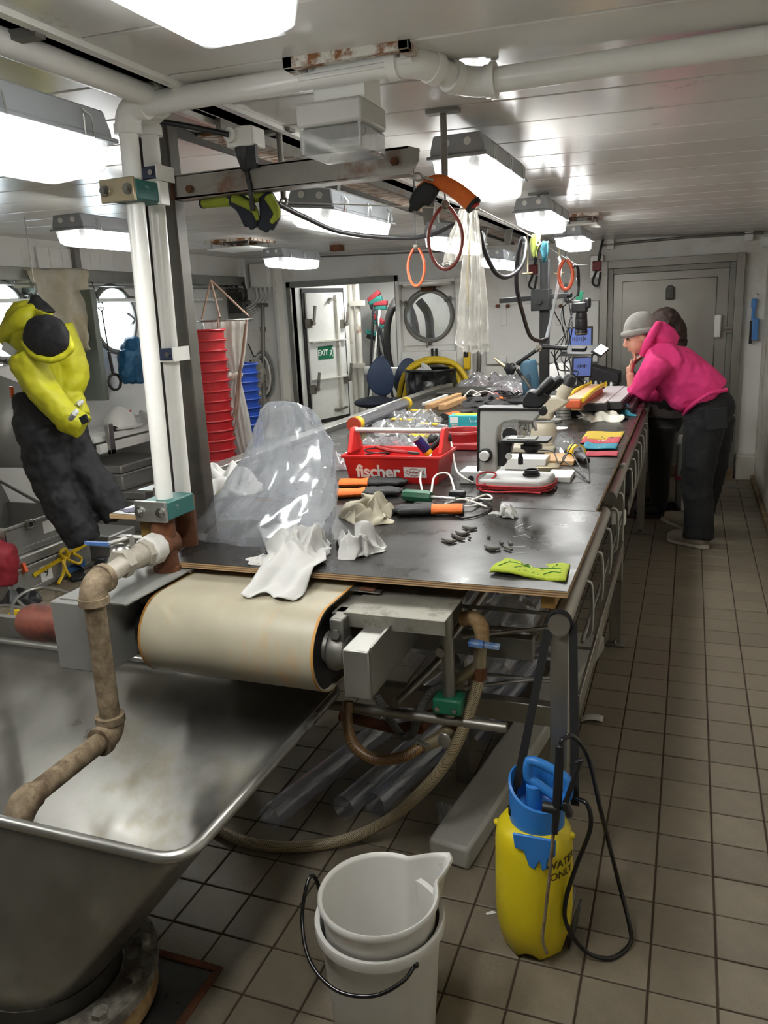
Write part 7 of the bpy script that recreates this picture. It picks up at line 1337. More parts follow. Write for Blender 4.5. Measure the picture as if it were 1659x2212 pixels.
# pale cloth thrown over the beam
rw = [(582, 62, 190), (600, 62, 192), (640, 75, 198), (680, 100, 196), (715, 128, 190), (740, 150, 185), (756, 165, 182)]
R_ = [(PX(a, y, -4.50), PX(b, y, -4.50)) for y, a, b in rw]
def cf(u, v):
    i = v*(len(R_)-1); k = min(int(i), len(R_)-2); t = i-k; p = R_[k][0].lerp(R_[k+1][0], t).lerp(R_[k][1].lerp(R_[k+1][1], t), u); p.x += .05*math.sin(u*15+v*3)*(.3+v)+.05*nz((u*3, v*4, 0), 1.6, 5); p.z += .02*nz((u*5, 0, 3), 1.2, 2)*v; return p
m = MB(); m.grid(cf, 36, 30); m.grid(lambda u, v: cf(u, 0)+V3(-.02-.12*v, 0, .03*math.sin(v*PI)-.12*v*v), 36, 6); one('pale_cloth', m, M('cloth_cream', 'c4bfae', .85, var=.12, scale=5, col2='a9986f', amt=.25, scale2=4, sharp=.3).name, 'cream cloth thrown over the steel beam beside the yellow jacket', 'cloth', solid=.003, angle=60)
# survival suit: yellow jacket over dark trousers
M('suit_yellow', 'b9b61d', .6, var=.12, scale=9); M('suit_black', '17171b', .75, var=.25, scale=10, col2='2b2a2a', amt=.2, scale2=7); M('reflect', 'c4c6c4', .35)
SYY = 3.87; su = thing('survival_suit', 'yellow and black survival suit hanging from a hook by the portholes', 'suit', V3(PY(110, 880, SYY).x, SYY, .2))
def U(x, y, d=0): return PY(x, y, SYY+d)
m = MB(); m.tube([U(62, 700), U(80, 760), U(95, 820), U(92, 868)], [.12, .155, .135, .13], 20, k=5, flat=.8); m.tube([U(118, 720, .1), U(145, 760, .12), U(160, 815, .12), U(150, 850, .1), U(172, 905, .06)], [.12, .10, .085, .08, .075], 16, k=5); m.tube([U(60, 770, -.12), U(88, 835, -.14), U(120, 875, -.12), U(150, 905, -.08), U(182, 925, -.05)], [.12, .095, .09, .085, .08], 16, k=5)
m.tube([U(20, 740), U(55, 690), U(100, 680)], [.08, .11, .06], 14, k=5)
organic(m, 'jacket', 'suit_yellow', su, .011, 3, .035, .10)
m = MB(); m.tube([U(72, 635), U(78, 655), U(85, 680)], [.02, .05, .10], 12, k=4); m.ball(U(100, 728, -.17), (.17, .06, .13), 18, 12); organic(m, 'hood_lining', 'suit_black', su, .012, 5, .02, .06)
m = MB(); m.tube([U(80, 668, -.02), U(50, 690, -.08), U(8, 725, -.08)], [.05, .07, .05], 12, k=4); m.tube([U(75, 672, -.05), U(110, 690, -.14), U(150, 735, -.15), U(148, 760, -.16), U(110, 778, -.20), U(70, 765, -.2), U(50, 735, -.18)], .022, 10, k=5); organic(m, 'hood', 'suit_yellow', su, .012, 4, .015, .05)
m = MB(); m.tube([U(80, 845), U(95, 900), U(105, 950)], [.16, .20, .19], 18, k=4, flat=.8); m.tube([U(90, 920, -.05), U(105, 1000, -.05), U(135, 1080, -.05), U(170, 1140, -.06), U(185, 1172, -.06)], [.16, .14, .13, .115, .10], 18, k=5); m.tube([U(130, 920, .1), U(165, 985, .1), U(200, 1040, .1), U(235, 1085, .1), U(255, 1120, .1)], [.14, .125, .12, .11, .09], 18, k=5); organic(m, 'trousers', 'suit_black', su, .012, 3, .055, .11)
for a, b, d in (((152, 905), (165, 888), -.17), ((162, 880), (176, 868), .03)): m = MB(); m.tube([U(*a, d), U((a[0]+b[0])/2+2, (a[1]+b[1])/2-2, d-.03), U(*b, d)], .016, 8, k=4); m.build('reflective_band', 'reflect', su)
m = MB(); m.box(U(24, 757, -.14), (.12, .02, .05), (0, .5, 0)); m.build('reflective_band', 'reflect', su); m = MB(); m.box(U(182, 906, -.15), (.055, .012, .045), (0, -.4, 0)); m.build('cuff_tab', 'suit_black', su)
bm2 = MB(); bc_ = U(50, 785, -.185); bm2.box(bc_, (.09, .008, .11), (0, 0, .1)); bd = bm2.build('chest_badge', 'suit_yellow', su)
m = MB(); m.box(bc_+V3(-.012, -.006, .02), (.06, .004, .055), (0, .7, 0)); m.build('badge_diamond', 'black', bd); m = MB(); TM = Matrix.Translation(bc_+V3(.0, -.009, -.0)) @ Euler((PI/2, .3, .1)).to_matrix().to_4x4(); m.text('FLADEN', .026, TM, bold=.0006); m.build('badge_lettering', 'suit_yellow', bd)
MB().tube([U(70, 622), U(74, 612), U(80, 622), U(74, 640)], .006, 6, k=4).build('hook', 'steel', su); q = U(74, 614); MB().tube([q, V3(q.x, q.y, zc(q.x, q.y))], .0025, 6).build('hanging_wire', 'steel', su); m = MB(); m.tube([U(28, 860, -.1), U(24, 835, -.1)], .012, 8); m.build('orange_pull', 'hose_orange', su)
# blue jacket, ring hook
m = MB(); c = PX(292, 770, -4.45); m.tube([c+V3(0, -.02, .16), c+V3(0, 0, .0), c+V3(0, .0, -.22)], [.06, .15, .13], 16, k=4); m.tube([c+V3(.02, -.12, .05), c+V3(.03, -.17, -.12), c+V3(.03, -.15, -.2)], [.07, .07, .06], 12, k=4); o = organic(m, 'blue_jacket', M('puffer_blue', '1d5a80', .55, var=.1).name, None, .012, 3, .03, .05); tag(o, 'blue quilted jacket hanging behind the white pipes', 'jacket')
t = thing('ring_hook', 'long steel rod with a ring hanging before the porthole', 'hook', PX(245, 830, -4.5)); p0, p1, p2_ = PX(220, 672, -4.5), PX(240, 790, -4.5), PX(248, 825, -4.5); MB().tube([p0, p1], .006, 8).build('rod', 'steel_dark', t); MB().tube([PX(210, 665, -4.5), PX(226, 665, -4.5), p0], .006, 8, closed=True).build('handle', 'steel_dark', t); MB().tube([PX(218, 664, -4.5), V3(-4.56, PX(218, 664, -4.5).y, bz-.04)], .003, 6).build('cord', 'black', t); MB().tube([PX(235, 760, -4.5), PX(244, 806, -4.5)], .013, 8).build('shank', 'steel_dark', t)
MB().tube([p2_+V3(0, math.cos(i*PI/10)*.075, math.sin(i*PI/10)*.065) for i in range(20)], .012, 8, closed=True).build('ring', 'steel_dark', t)
m = MB(); m.tube([PX(268, 680, -4.7), PX(276, 678, -4.62), PX(290, 690, -4.6), PX(285, 700, -4.6)], .012, 8, k=4); one('hull_shackle', m, 'steel', 'steel shackle with ring beside the bright porthole', 'shackle')
# helmet shelf
sh = thing('helmet_shelf', 'white slatted shelf with steel end bracket below the porthole', 'shelf', PX(260, 950, -4.45)); z_ = PX(250, 945, -4.3).z
for k in range(3): MB().bb((-4.75+.14*k, 5.0, z_-.02), (-4.63+.14*k, 6.9, z_+.03)).build('slat', 'white_paint', sh, bevel=.006)
MB().bb((-4.34, 5.0, z_-.10), (-4.30, 6.9, z_-.03)).build('front_rail', 'white_paint', sh, bevel=.004); yb = PX(238, 930, -4.28).y; MB().bb((-4.31, yb-.03, z_-.12), (-4.27, yb+.03, z_+.12)).build('end_bracket', 'steel', sh, bevel=.004); MB().bb((-4.78, yb-.03, z_-.12), (-4.27, yb+.03, z_-.08)).build('end_bracket', 'steel', sh, bevel=.004)
hc = PX(262, 922, -4.45); hc.z = z_+.031; hl = thing('safety_helmet', 'white safety helmet on the slatted shelf', 'helmet', hc); m = MB(); m.ball(hc+V3(0, 0, .02), (.125, .15, .165), 28, 16, fn=lambda v, w: Vector((w.x, w.y, max(w.z, 0)*(1-.12*v.y)))); m.build('shell', 'white_plastic', hl)
MB().lathe([(.10, 0), (.14, .002), (.145, .012), (.12, .02)], o=hc+V3(.015, .02, .008), sy=1.2, n=32).build('brim', 'white_plastic', hl); m = MB(); m.ball(hc+V3(.01, -.12, .02), (.06, .05, .03)); m.build('sweatband', 'black', hl); MB().ball(hc+V3(.09, .03, .145), .009, 8, 6).build('red_dot', 'hose_orange', hl)
one('grey_bag', heap(hc+V3(0, .28, 0), .12, .12, .14, .3, 44, 30, 10), 'light_grey', 'greyish bag beside the white helmet on the shelf', 'bag', solid=.003, angle=60)
# ---------------------------------------------------------------- aluminium cases
M('case_alu', 'a3a29d', .42, metal=.7, var=.14, scale=5, rvar=.1); M('case_rim', 'b9b8b3', .4, metal=.7)
def latch(par, p, n):
    m = MB(); x = Vector(n); m.box(p+x*.012, (.024, .05, .06)); o = m.build('latch', 'steel', par, bevel=.004); MB().tube([p+x*.026+V3(0, -.028, .02), p+x*.03+V3(0, -.03, -.02), p+x*.03+V3(0, .03, -.02), p+x*.026+V3(0, .028, .02)], .004, 6).build('latch_wire', 'chrome', o); MB().box(p+x*.0245, (.003, .022, .03)).build('latch_slot', 'black', o)
def case(x0, x1, y0, y1, z0, z1, lb, open_=False, latches=(), num=None, numy=.5, card=None):
    t = thing('alu_case', lb, 'case', ((x0+x1)/2, (y0+y1)/2, z0), 'aluminium transport cases'); zl = z1 if open_ else z1-.07
    if open_:
        w = .012
        for a, b in (((x0, y0, z0), (x0+w, y1, zl)), ((x1-w, y0, z0), (x1, y1, zl)), ((x0, y0, z0), (x1, y0+w, zl)), ((x0, y1-w, z0), (x1, y1, zl)), ((x0, y0, z0), (x1, y1, z0+w))): MB().bb(a, b).build('wall', 'case_alu', t, bevel=.003)
    else:
        MB().bb((x0, y0, z0), (x1, y1, zl-.002)).build('body', 'case_alu', t, bevel=.012); MB().bb((x0, y0, zl+.002), (x1, y1, z1)).build('lid', 'case_alu', t, bevel=.012)
    for a, b in (((x1-.004, y0-.004, zl-.018), (x1+.008, y1+.004, zl)), ((x0, y0-.008, zl-.018), (x1, y0+.004, zl))): MB().bb(a, b).build('rim', 'case_rim', t, bevel=.003)
    for z in (z0+.03,): MB().bb((x1, y0+.02, z-.012), (x1+.003, y1-.02, z+.012)).build('bead', 'case_alu', t, bevel=.002)
    for y in latches: latch(t, V3(x1, y0+(y1-y0)*y, zl-.02), (1, 0, 0))
    if card: y = y0+(y1-y0)*card; MB().bb((x1, y-.06, z0+.08), (x1+.002, y+.06, z0+.16)).build('paper_label', 'white_flat', t)
    if num:
        y = y0+(y1-y0)*numy; zc_ = (z0+zl)/2; c = MB().bb((x1, y-.05, zc_-.05), (x1+.002, y+.05, zc_+.05)).build('number_card', 'white_flat', t); MB().text(num, .08, Matrix.Translation((x1+.0025, y, zc_)) @ Euler((PI/2, 0, PI/2)).to_matrix().to_4x4()).build('number', 'black', c)
    return t
c1 = case(-4.55, -3.90, 3.55, 4.30, 0, .26, 'aluminium case with card 9 and yellow strap, below the open one', latches=(), num='9', numy=.42)
m = MB(); m.bar((-3.893, 3.75, .115), (-3.893, 4.32, .19), .006, .028, (0, 0, 1)); m.build('strap', 'yellow', c1); m = MB(); m.tube([(-3.88, 4.02, .15), (-3.87, 3.98, .20), (-3.87, 4.03, .21), (-3.87, 4.05, .15)], .011, 6, closed=True, k=4); m.tube([(-3.88, 4.02, .15), (-3.86, 3.97, .06), (-3.85, 3.90, .01)], .011, 6, k=4); m.tube([(-3.88, 4.02, .15), (-3.86, 4.12, .08), (-3.86, 4.15, .11), (-3.88, 4.10, .16)], .01, 6, k=4); m.tube([(-3.88, 4.0, .14), (-3.85, 3.99, .07), (-3.85, 4.02, .01)], .011, 6, k=4); m.build('strap_bow', 'yellow', c1)
MB().bb((-3.897, 4.05, .03), (-3.894, 4.22, .08)).build('blue_print', M('print_blue', '2f5687', .6).name, c1)
c2 = case(-4.55, -3.93, 3.62, 4.25, .262, .46, 'open aluminium case with raised lid and paper label', True, (.30, .82), card=.58)
ld = MB(); ld.add([(-4.52, 3.62, .46), (-4.52, 4.25, .46), (-4.72, 4.25, .92), (-4.72, 3.62, .92)], [(0, 1, 2, 3)]); ld.build('open_lid', 'case_alu', c2, solid=.05); m = MB(); m.bar((-4.2, 4.22, .46), (-4.56, 4.22, .62), .012, .02); m.build('lid_stay', 'steel', c2)
case(-4.45, -3.83, 4.42, 4.72, 0, .19, 'small aluminium case with card 1 on the tiles', num='1', numy=.6); case(-4.7, -4.05, 5.15, 5.75, 0, .34, 'aluminium case behind the suit trousers', latches=(.5,)); case(-4.7, -4.15, 5.85, 6.45, 0, .42, 'aluminium case nearest the red buckets', latches=(.4,))
case(-4.72, -4.25, 5.15, 5.75, .342, .55, 'aluminium case stacked behind the suit trousers'); one('yellow_sack', heap((-4.35, 6.0, .42), .18, .2, .2, .3, 92, 24, 10), M('ochre', 'a8842c', .8).name, 'ochre sack on the case behind the white pipes', 'sack', solid=.003)
case(-3.75, -3.2, 5.0, 5.3, 0, .55, 'dark-topped aluminium case left of the red bucket stack'); case(-3.05, -2.45, 4.3, 4.9, 0, .62, 'aluminium case with red label beside the table guard', latches=(.5,))
M('lid_mesh', '8f8e89', .5, metal=.4, var=.1)
m = MB(); m.add([PX(-40, 800, -4.4), PX(38, 830, -4.4), PX(85, 1010, -4.3), PX(-30, 1010, -4.3)], [(0, 1, 2, 3)]); one('case_lid', m, 'lid_mesh', 'large grey case lid leaning behind the suit', 'lid', solid=.03)
# life jacket, straps, sandals
m = MB(); c = PZ(0, 1245, .16); m.tube([c+V3(-.06, -.1, .14), c+V3(0, 0, .12), c+V3(.0, 0, -.05)], [.09, .13, .10], 14, k=4); o = organic(m, 'life_jacket', M('red_fabric', '8e1f2b', .7, var=.15).name, None, .012, 3, .02, .06); tag(o, 'red life jacket at the left edge beside the cases', 'life jacket')
one('orange_strap', MB().bar(PZ(28, 1240, .13), PZ(55, 1225, .2), .02, .06), 'hose_orange', 'short orange webbing strap on the case by the life jacket', 'strap')
for k, (x, y) in enumerate(((165, 1245), (245, 1225))):
    q = PZ(x, y, 0); t = thing('sandal', ['black slide sandal before the case with card 1', 'black slide sandal half behind the water pipe'][k], 'sandal', q, 'black slide sandals'); m = MB(); m.prism([(-.05, -.13), (.05, -.13), (.055, 0), (.045, .13), (-.04, .13), (-.055, 0)], .025, Matrix.Translation(q) @ Matrix.Rotation(.9+k, 4, 'Z')); m.build('sole', 'black', t, bevel=.006); R = Matrix.Rotation(.9+k, 3, 'Z')
    m = MB(); m.grid(lambda u, v: q+R @ V3(.06*math.cos(u*PI), .02+.09*v, .022+.055*math.sin(u*PI)), 12, 4); m.build('strap', 'black', t, solid=.006)
# bent steel rod frames near the motor
for k, pts in enumerate(([(-10, 1310), (20, 1308), (55, 1318), (60, 1330)], [(25, 1340), (30, 1300), (60, 1276), (100, 1270), (150, 1280), (165, 1290)], [(40, 1298), (60, 1318)])): one('wire_hoop', MB().tube([PZ(x, y, .30) for x, y in pts], .008, 8, k=5), 'steel', ['low bent wire bar at the left edge', 'arched wire hoop behind the motor', 'short wire strut below the arched hoop'][k], 'wire hoop', 'bent wire bars')
one('wire_hoop', MB().tube([PZ(120, 1272, .30), PZ(122, 1300, .12)], .005, 6), 'steel', 'thin wire leg below the arched hoop', 'wire hoop'); one('yellow_float', MB().ball(PZ(45, 1335, .2), (.08, .06, .05), 14, 8), 'yellow', 'yellow float half hidden behind the motor', 'float'); one('black_shoe', heap(PZ(20, 1325, .0)+V3(-.1, .2, .0), .12, .1, .1, .2, 47, 20, 8), 'black', 'black bag on the floor behind the wire hoop', 'bag')
# ================================================================ bucket stacks, net
def stack(px, ptop, Y, r, dz, mat, nm, fmt, g, rim):
    top = PY(px, ptop, Y); n = int(top.z/dz); proto = None
    for k in range(n):
        z = top.z-.26-dz*(n-1-k) if False else .0+dz*k
        lb = fmt % (['lowest', 'second', 'third', 'fourth', 'fifth', 'sixth', 'seventh', 'eighth', 'ninth', 'tenth', 'eleventh', 'twelfth', 'thirteenth', 'fourteenth', 'fifteenth', 'sixteenth', 'seventeenth', 'eighteenth', 'nineteenth', 'twentieth'][k])
        if proto is None:
            t = thing(nm, lb, 'bucket', (top.x, Y, z), g); h = .26; MB().lathe([(r*.8, 0), (r*.97, h-.01), (r*.97, h), (r*.955, h), (r*.785, .0)], o=(top.x, Y, z), close=True, n=36).build('wall', mat, t); MB().lathe([(r*.96, h-.018), (r*1.04, h-.016), (r*1.06, h-.008), (r*1.04, h), (r*.96, h)], o=(top.x, Y, z), close=True, n=36).build('rim', mat, t)
            proto = t
        else: dup(proto, (top.x, Y, z), None, lb)
M('bucket_red', 'a81d24', .4, var=.04); M('bucket_blue', '1c3f92', .4, var=.04)
stack(442, 742, 5.5, .165, .078, 'bucket_red', 'red_bucket', '%s red bucket from the floor in the tall stack', 'stacked red buckets', 1); stack(516, 826, 6.05, .17, .073, 'bucket_blue', 'blue_basket', '%s blue basket from the floor in the stack', 'stacked blue baskets', 1)
NY = 5.8; nt_ = thing('plankton_net', 'white plankton net hanging from a steel ring on ropes', 'net', PY(500, 960, NY)); film('net_cloth', 'd8d3c8', .72, .4, .15, 10, .1)
rc_ = PY(487, 692, NY); rw_ = (PY(540, 688, NY)-PY(434, 692, NY)).length/2
MB().tube([rc_+V3(math.cos(i*PI/16)*rw_, math.sin(i*PI/16)*rw_*.9, .0) for i in range(32)], .008, 8, closed=True).build('ring', 'steel', nt_)
prof_ = [(692, 487, 50), (740, 492, 42), (790, 503, 24), (812, 508, 10), (840, 505, 20), (900, 512, 27), (960, 524, 24), (985, 530, 16)]
def nf(u, v):
    i = v*(len(prof_)-1); k = min(int(i), len(prof_)-2); t = i-k; y, x, w = [prof_[k][q]+(prof_[k+1][q]-prof_[k][q])*t for q in range(3)]
    c = PY(x, y, NY); r = w*6.1/F_PX; a_ = u*2*PI; f = 1+.10*math.sin(a_*13+v*3)+.05*math.sin(a_*7); return c+V3(math.cos(a_)*r*f, math.sin(a_)*r*.9*f, 0)
m = MB(); m.grid(nf, 80, 30, closeu=True); m.build('net', 'net_cloth', nt_, angle=60); p = PY(508, 812, NY-.08); m = MB(); m.tube([p+V3(math.cos(i*PI/8)*.05, math.sin(i*PI/8)*.04, .015*math.sin(i)) for i in range(16)], .018, 8, closed=True); m.build('knot', 'net_cloth', nt_)
M('rope', '9a7f6e', .85, var=.3, scale=80); apx = PY(455, 605, NY)
for k, (x, y, d) in enumerate(((537, 683, -.05), (436, 690, 0), (475, 686, -.25))): MB().tube([apx, PY(x, y, NY+d)], .009, 8).build('bridle_rope', 'rope', nt_)
for k, pts in enumerate(([(533, 690), (525, 760), (515, 815), (508, 880), (498, 920)], [(470, 690), (480, 790), (485, 880), (497, 930)], [(530, 700), (522, 780), (518, 830), (512, 900), (500, 950)])): MB().tube([PY(x, y, NY-.22) for x, y in pts], .009, 8, k=5).build('tail_rope', 'rope', nt_)
# hanging hoops and straps right of the net
t = thing('hoop_net', 'small landing net with white hoop hanging by the far wall', 'net', PY(565, 800, 7.9)); c = PY(566, 810, 7.85)
for k in range(3): MB().tube([c+V3(math.cos(i*PI/14)*(.10+.015*k), .03*k, math.sin(i*PI/14)*(.22+.02*k)) for i in range(28)], .012, 8, closed=True).build('hoop', ['white_cable', 'steel_dull', 'grey_plastic'][k], t)
m = MB(); m.tube([PY(536, 742, 7.9), PY(548, 770, 7.9), PY(565, 768, 7.9)], .008, 6); m.tube([PY(540, 780, 7.9), PY(566, 775, 7.9)], .01, 6); m.build('handle', 'steel_dark', t); sheet([(775, 545, 560), (800, 540, 570), (830, 525, 572), (828, 530, 572)], 7.8, 'pale mesh cloth of the small landing net', 9, 'net_cloth')
for k, (x0, x1) in enumerate(((555, 566), (566, 574), (578, 576))): one('webbing_strap', MB().tube([PY(x0, 835, 7.93), PY((x0+x1)/2+3, 890, 7.93), PY(x1, 960, 7.93)], .02, 8, k=4, flat=.3), 'rope', ['left of three striped straps hanging by the blue baskets', 'middle of three striped straps hanging by the blue baskets', 'right of three striped straps hanging by the blue baskets'][k], 'strap', 'striped straps')
# cabinet corner at the right edge
q = PX(1652, 1380, .52); t = thing('wall_bracket', 'black-topped rusty bracket cut off by the right edge', 'bracket', q); MB().bb((.50, q.y-.15, q.z+.03), (.60, q.y+.2, q.z+.075)).build('top', 'black', t, bevel=.004); MB().bb((.515, q.y-.13, q.z-.06), (.60, q.y+.18, q.z+.03)).build('block', 'rust_white', t, bevel=.006)
# things on the floor beyond the table: case trolley and box
t = thing('trolley_case', 'grey trolley case with red strap on the floor behind the people', 'case', PZ(1465, 1105, 0)); q = PZ(1462, 1108, 0); MB().bb(q+V3(-.02, .02, .03), q+V3(.06, .5, .55)).build('shell', 'case_alu', t, bevel=.012); MB().bb(q+V3(.03, 0, .02), q+V3(.055, .02, .60)).build('edge_rail', 'white_paint', t); MB().bb(q+V3(-.03, .0, .27), q+V3(.07, .51, .29)).build('red_strap', 'red_fabric', t); MB().lathe([(0, 0), (.045, 0), (.045, .03), (0, .03)], o=q+V3(-.04, .03, .045), ax=(0, -1, 0)).build('wheel', 'black', t)
for k in range(3): q = PZ(1398, 1090, 0)+V3(-.12, .3, 0); one('storage_box', MB().bb(q+V3(-.15, .0, .22*k), q+V3(.13, .4, .22*k+.215)), ['steel_dull', 'light_grey', 'white_paint'][k], ['lowest grey box stacked under the far table end', 'middle pale box stacked under the far table end', 'top white box stacked under the far table end'][k], 'box', 'boxes under the far table', bevel=.006)
one('rubber_mat', MB().bb(PZ(1382, 1120, 0)+V3(-.12, 0, .0015), PZ(1440, 1105, 0)+V3(0, .5, .01)), M('mat_red', '4a1f1a', .8).name, 'dark red rubber mat under the second person', 'mat')
# ================================================================ people
M('skin', 'c58d78', .55, sss=.12); M('hoodie_pink', 'cf2f72', .85, var=.06, scale=30); M('jeans_black', '131417', .85, var=.18, scale=12, bump=.1, bscale=200); M('beanie', '85827d', .95, var=.12, scale=60, bump=.3, bscale=160); M('shoe_beige', '9a8f80', .8, var=.1); M('shoe_sole', 'b0a89a', .6); M('hair_brown', '2a1810', .75, var=.4, scale=30, stretch=(1, 1, .2)); M('top_black', '161516', .85); M('shirt_grey', '57504f', .85, var=.2)
def Q(x, y, Y): return PY(x, y, Y)
def head(m, c, f, up, s=1.0):
    """skull, jaw, nose, chin, ears; f is where the face looks"""
    f = Vector(f).normalized(); up = (Vector(up)-f*Vector(up).dot(f)).normalized(); r = f.cross(up); A = Matrix((f, r, up)).transposed()
    m.ball(c+up*.02*s-f*.012*s, (.098*s, .076*s, .10*s), 20, 14, mat=A); m.ball(c+f*.035*s-up*.045*s, (.062*s, .056*s, .07*s), 16, 10, mat=A); m.ball(c+f*.058*s-up*.092*s, (.026*s, .03*s, .022*s), 12, 8, mat=A)
    m.tube([c+f*.088*s+up*.018*s, c+f*.112*s-up*.022*s, c+f*.092*s-up*.034*s], [.010*s, .014*s, .010*s], 10, k=3); m.ball(c+f*.088*s-up*.062*s, (.016*s, .024*s, .010*s), 10, 6, mat=A); m.ball(c+f*.080*s+up*.030*s, (.016*s, .05*s, .012*s), 10, 6, mat=A)
    for sd in (-1, 1): m.ball(c+r*sd*.076*s-f*.008*s-up*.008*s, (.020*s, .010*s, .032*s), 10, 8, mat=A)
    return f, r, up
def hand(m, w, d, pn, size=1.0, curl=.5, side=1):
    """palm, four fingers of unequal length with bent knuckles and a thumb from the side of the palm"""
    d = Vector(d).normalized(); pn = (Vector(pn)-d*Vector(pn).dot(d)).normalized(); s = d.cross(pn)*side; z = size
    A = Matrix((d, s, pn)).transposed(); m.ball(w+d*.045*z, (.055*z, .040*z, .016*z), 14, 8, mat=A)
    for b, l in ((-.030, .070), (-.010, .080), (.010, .075), (.028, .060)):
        p0 = w+d*.075*z+s*b*z; p1 = p0+d*l*.45*z+pn*.006*z; p2 = p1+(d*(1-curl)-pn*curl).normalized()*l*.32*z; p3 = p2+(d*(.7-curl)-pn*(curl+.2)).normalized()*l*.28*z; m.tube([p0, p1, p2, p3], [.0092*z, .0088*z, .0080*z, .0065*z], 9, k=2)
    m.tube([w+d*.02*z-s*.032*z, w+d*.05*z-s*.055*z-pn*.006*z, w+d*.078*z-s*.058*z-pn*.012*z], [.013*z, .0105*z, .0075*z], 9, k=2)
P1Y = 5.78
p1 = thing('person', 'person in bright pink hoodie and grey beanie leaning on the table', 'person', PZ(1495, 1180, 0))
hc1 = Q(1383, 727, P1Y); fd = Vector((-.92, -.20, -.30)); m = MB(); f_, r_, u_ = head(m, hc1, fd, (-.3, 0, 1)); nk = Q(1412, 760, P1Y); m.tube([hc1-u_*.05-f_*.02, nk], [.052, .06], 14)
we = Q(1361, 806, P1Y-.10); ch = hc1+f_*.045-u_*.10+r_*.0; m.tube([Q(1366, 838, P1Y-.10), we], [.033, .027], 12); hand(m, we, (ch-we)+V3(.0, 0, .03), (.9, .1, .1), .95, .35); organic(m, 'body', 'skin', p1, .0055, 3)
for sd in (-1, 1): MB().ball(hc1+f_*.088+u_*.012+r_*sd*.032, .009, 10, 6).build('eye', 'black_gloss', p1)
m = MB(); A = Matrix((f_, r_, u_)).transposed(); m.ball(hc1+u_*.045-f_*.02, (.118, .098, .118), 28, 16, mat=A, fn=lambda v, w: Vector((w.x, w.y, w.z if w.z > -.02 else -.02+(w.z+.02)*.25))); bn = organic(m, 'beanie', 'beanie', p1, .007, 4, .006, .05)
tw = MB(); 
tw.tube([hc1+u_*.028-f_*.02+f_*(math.cos(i*PI/16)*.118)+r_*(math.sin(i*PI/16)*.099)+u_*(.022*math.cos(i*PI/16)) for i in range(32)], .021, 10, closed=True); tw.build('beanie_cuff', 'beanie', bn)
m = MB(); m.tube([hc1-f_*.045+r_*sd_*.07-u_*.0 for sd_ in (-1, 0, 1)], .02, 8); m.build('hair', 'hair_brown', p1)
# hoodie: torso, sleeves, hood
m = MB(); m.tube([Q(1536, 862, P1Y), Q(1505, 838, P1Y), Q(1474, 815, P1Y), Q(1445, 793, P1Y), Q(1420, 775, P1Y)], [.15, .165, .175, .17, .13], 24, k=4)
m.ball(Q(1478, 858, P1Y), (.12, .15, .10), 16, 10); m.tube([Q(1432, 778, P1Y-.17), Q(1436, 775, P1Y), Q(1432, 778, P1Y+.17)], .115, 16, k=3)
eb = Q(1379, 850, P1Y-.12); eb.z = max(eb.z, ZT+.065); m.tube([Q(1432, 776, P1Y-.18), Q(1405, 808, P1Y-.17), eb], [.095, .085, .072], 16, k=4); m.tube([eb, Q(1366, 830, P1Y-.10)], [.066, .048], 14)
eb2 = Q(1418, 856, P1Y+.22); eb2.z = max(eb2.z, ZT+.06); m.tube([Q(1430, 780, P1Y+.18), Q(1425, 815, P1Y+.2), eb2, V3(eb2.x-.2, eb2.y+.02, ZT+.05)], [.09, .08, .066, .05], 14, k=4)
for v in m.v: pass
organic(m, 'hoodie', 'hoodie_pink', p1, .010, 4, .035, .10)
m = MB(); m.tube([Q(1388, 768, P1Y-.08), Q(1400, 740, P1Y-.125), Q(1417, 708, P1Y-.09), Q(1424, 702, P1Y), Q(1420, 715, P1Y+.1), Q(1412, 745, P1Y+.13)], [.028, .03, .028, .028, .028, .03], 12, k=5); m.ball(Q(1432, 730, P1Y), (.11, .115, .06), 18, 12, mat=Euler((0, .55, 0)).to_matrix()); m.tube([Q(1425, 708, P1Y-.02), Q(1445, 722, P1Y), Q(1463, 737, P1Y)], [.05, .05, .028], 14, k=4); m.ball(Q(1412, 752, P1Y), (.09, .13, .06), 16, 10); organic(m, 'hood', 'hoodie_pink', p1, .009, 5, .012, .06)
m = MB(); m.tube([Q(1570, 842, P1Y-.12), Q(1530, 852, P1Y-.19), Q(1492, 878, P1Y-.16), Q(1478, 895, P1Y-.05)], .014, 8, k=4); m.build('hem', 'hoodie_pink', p1)
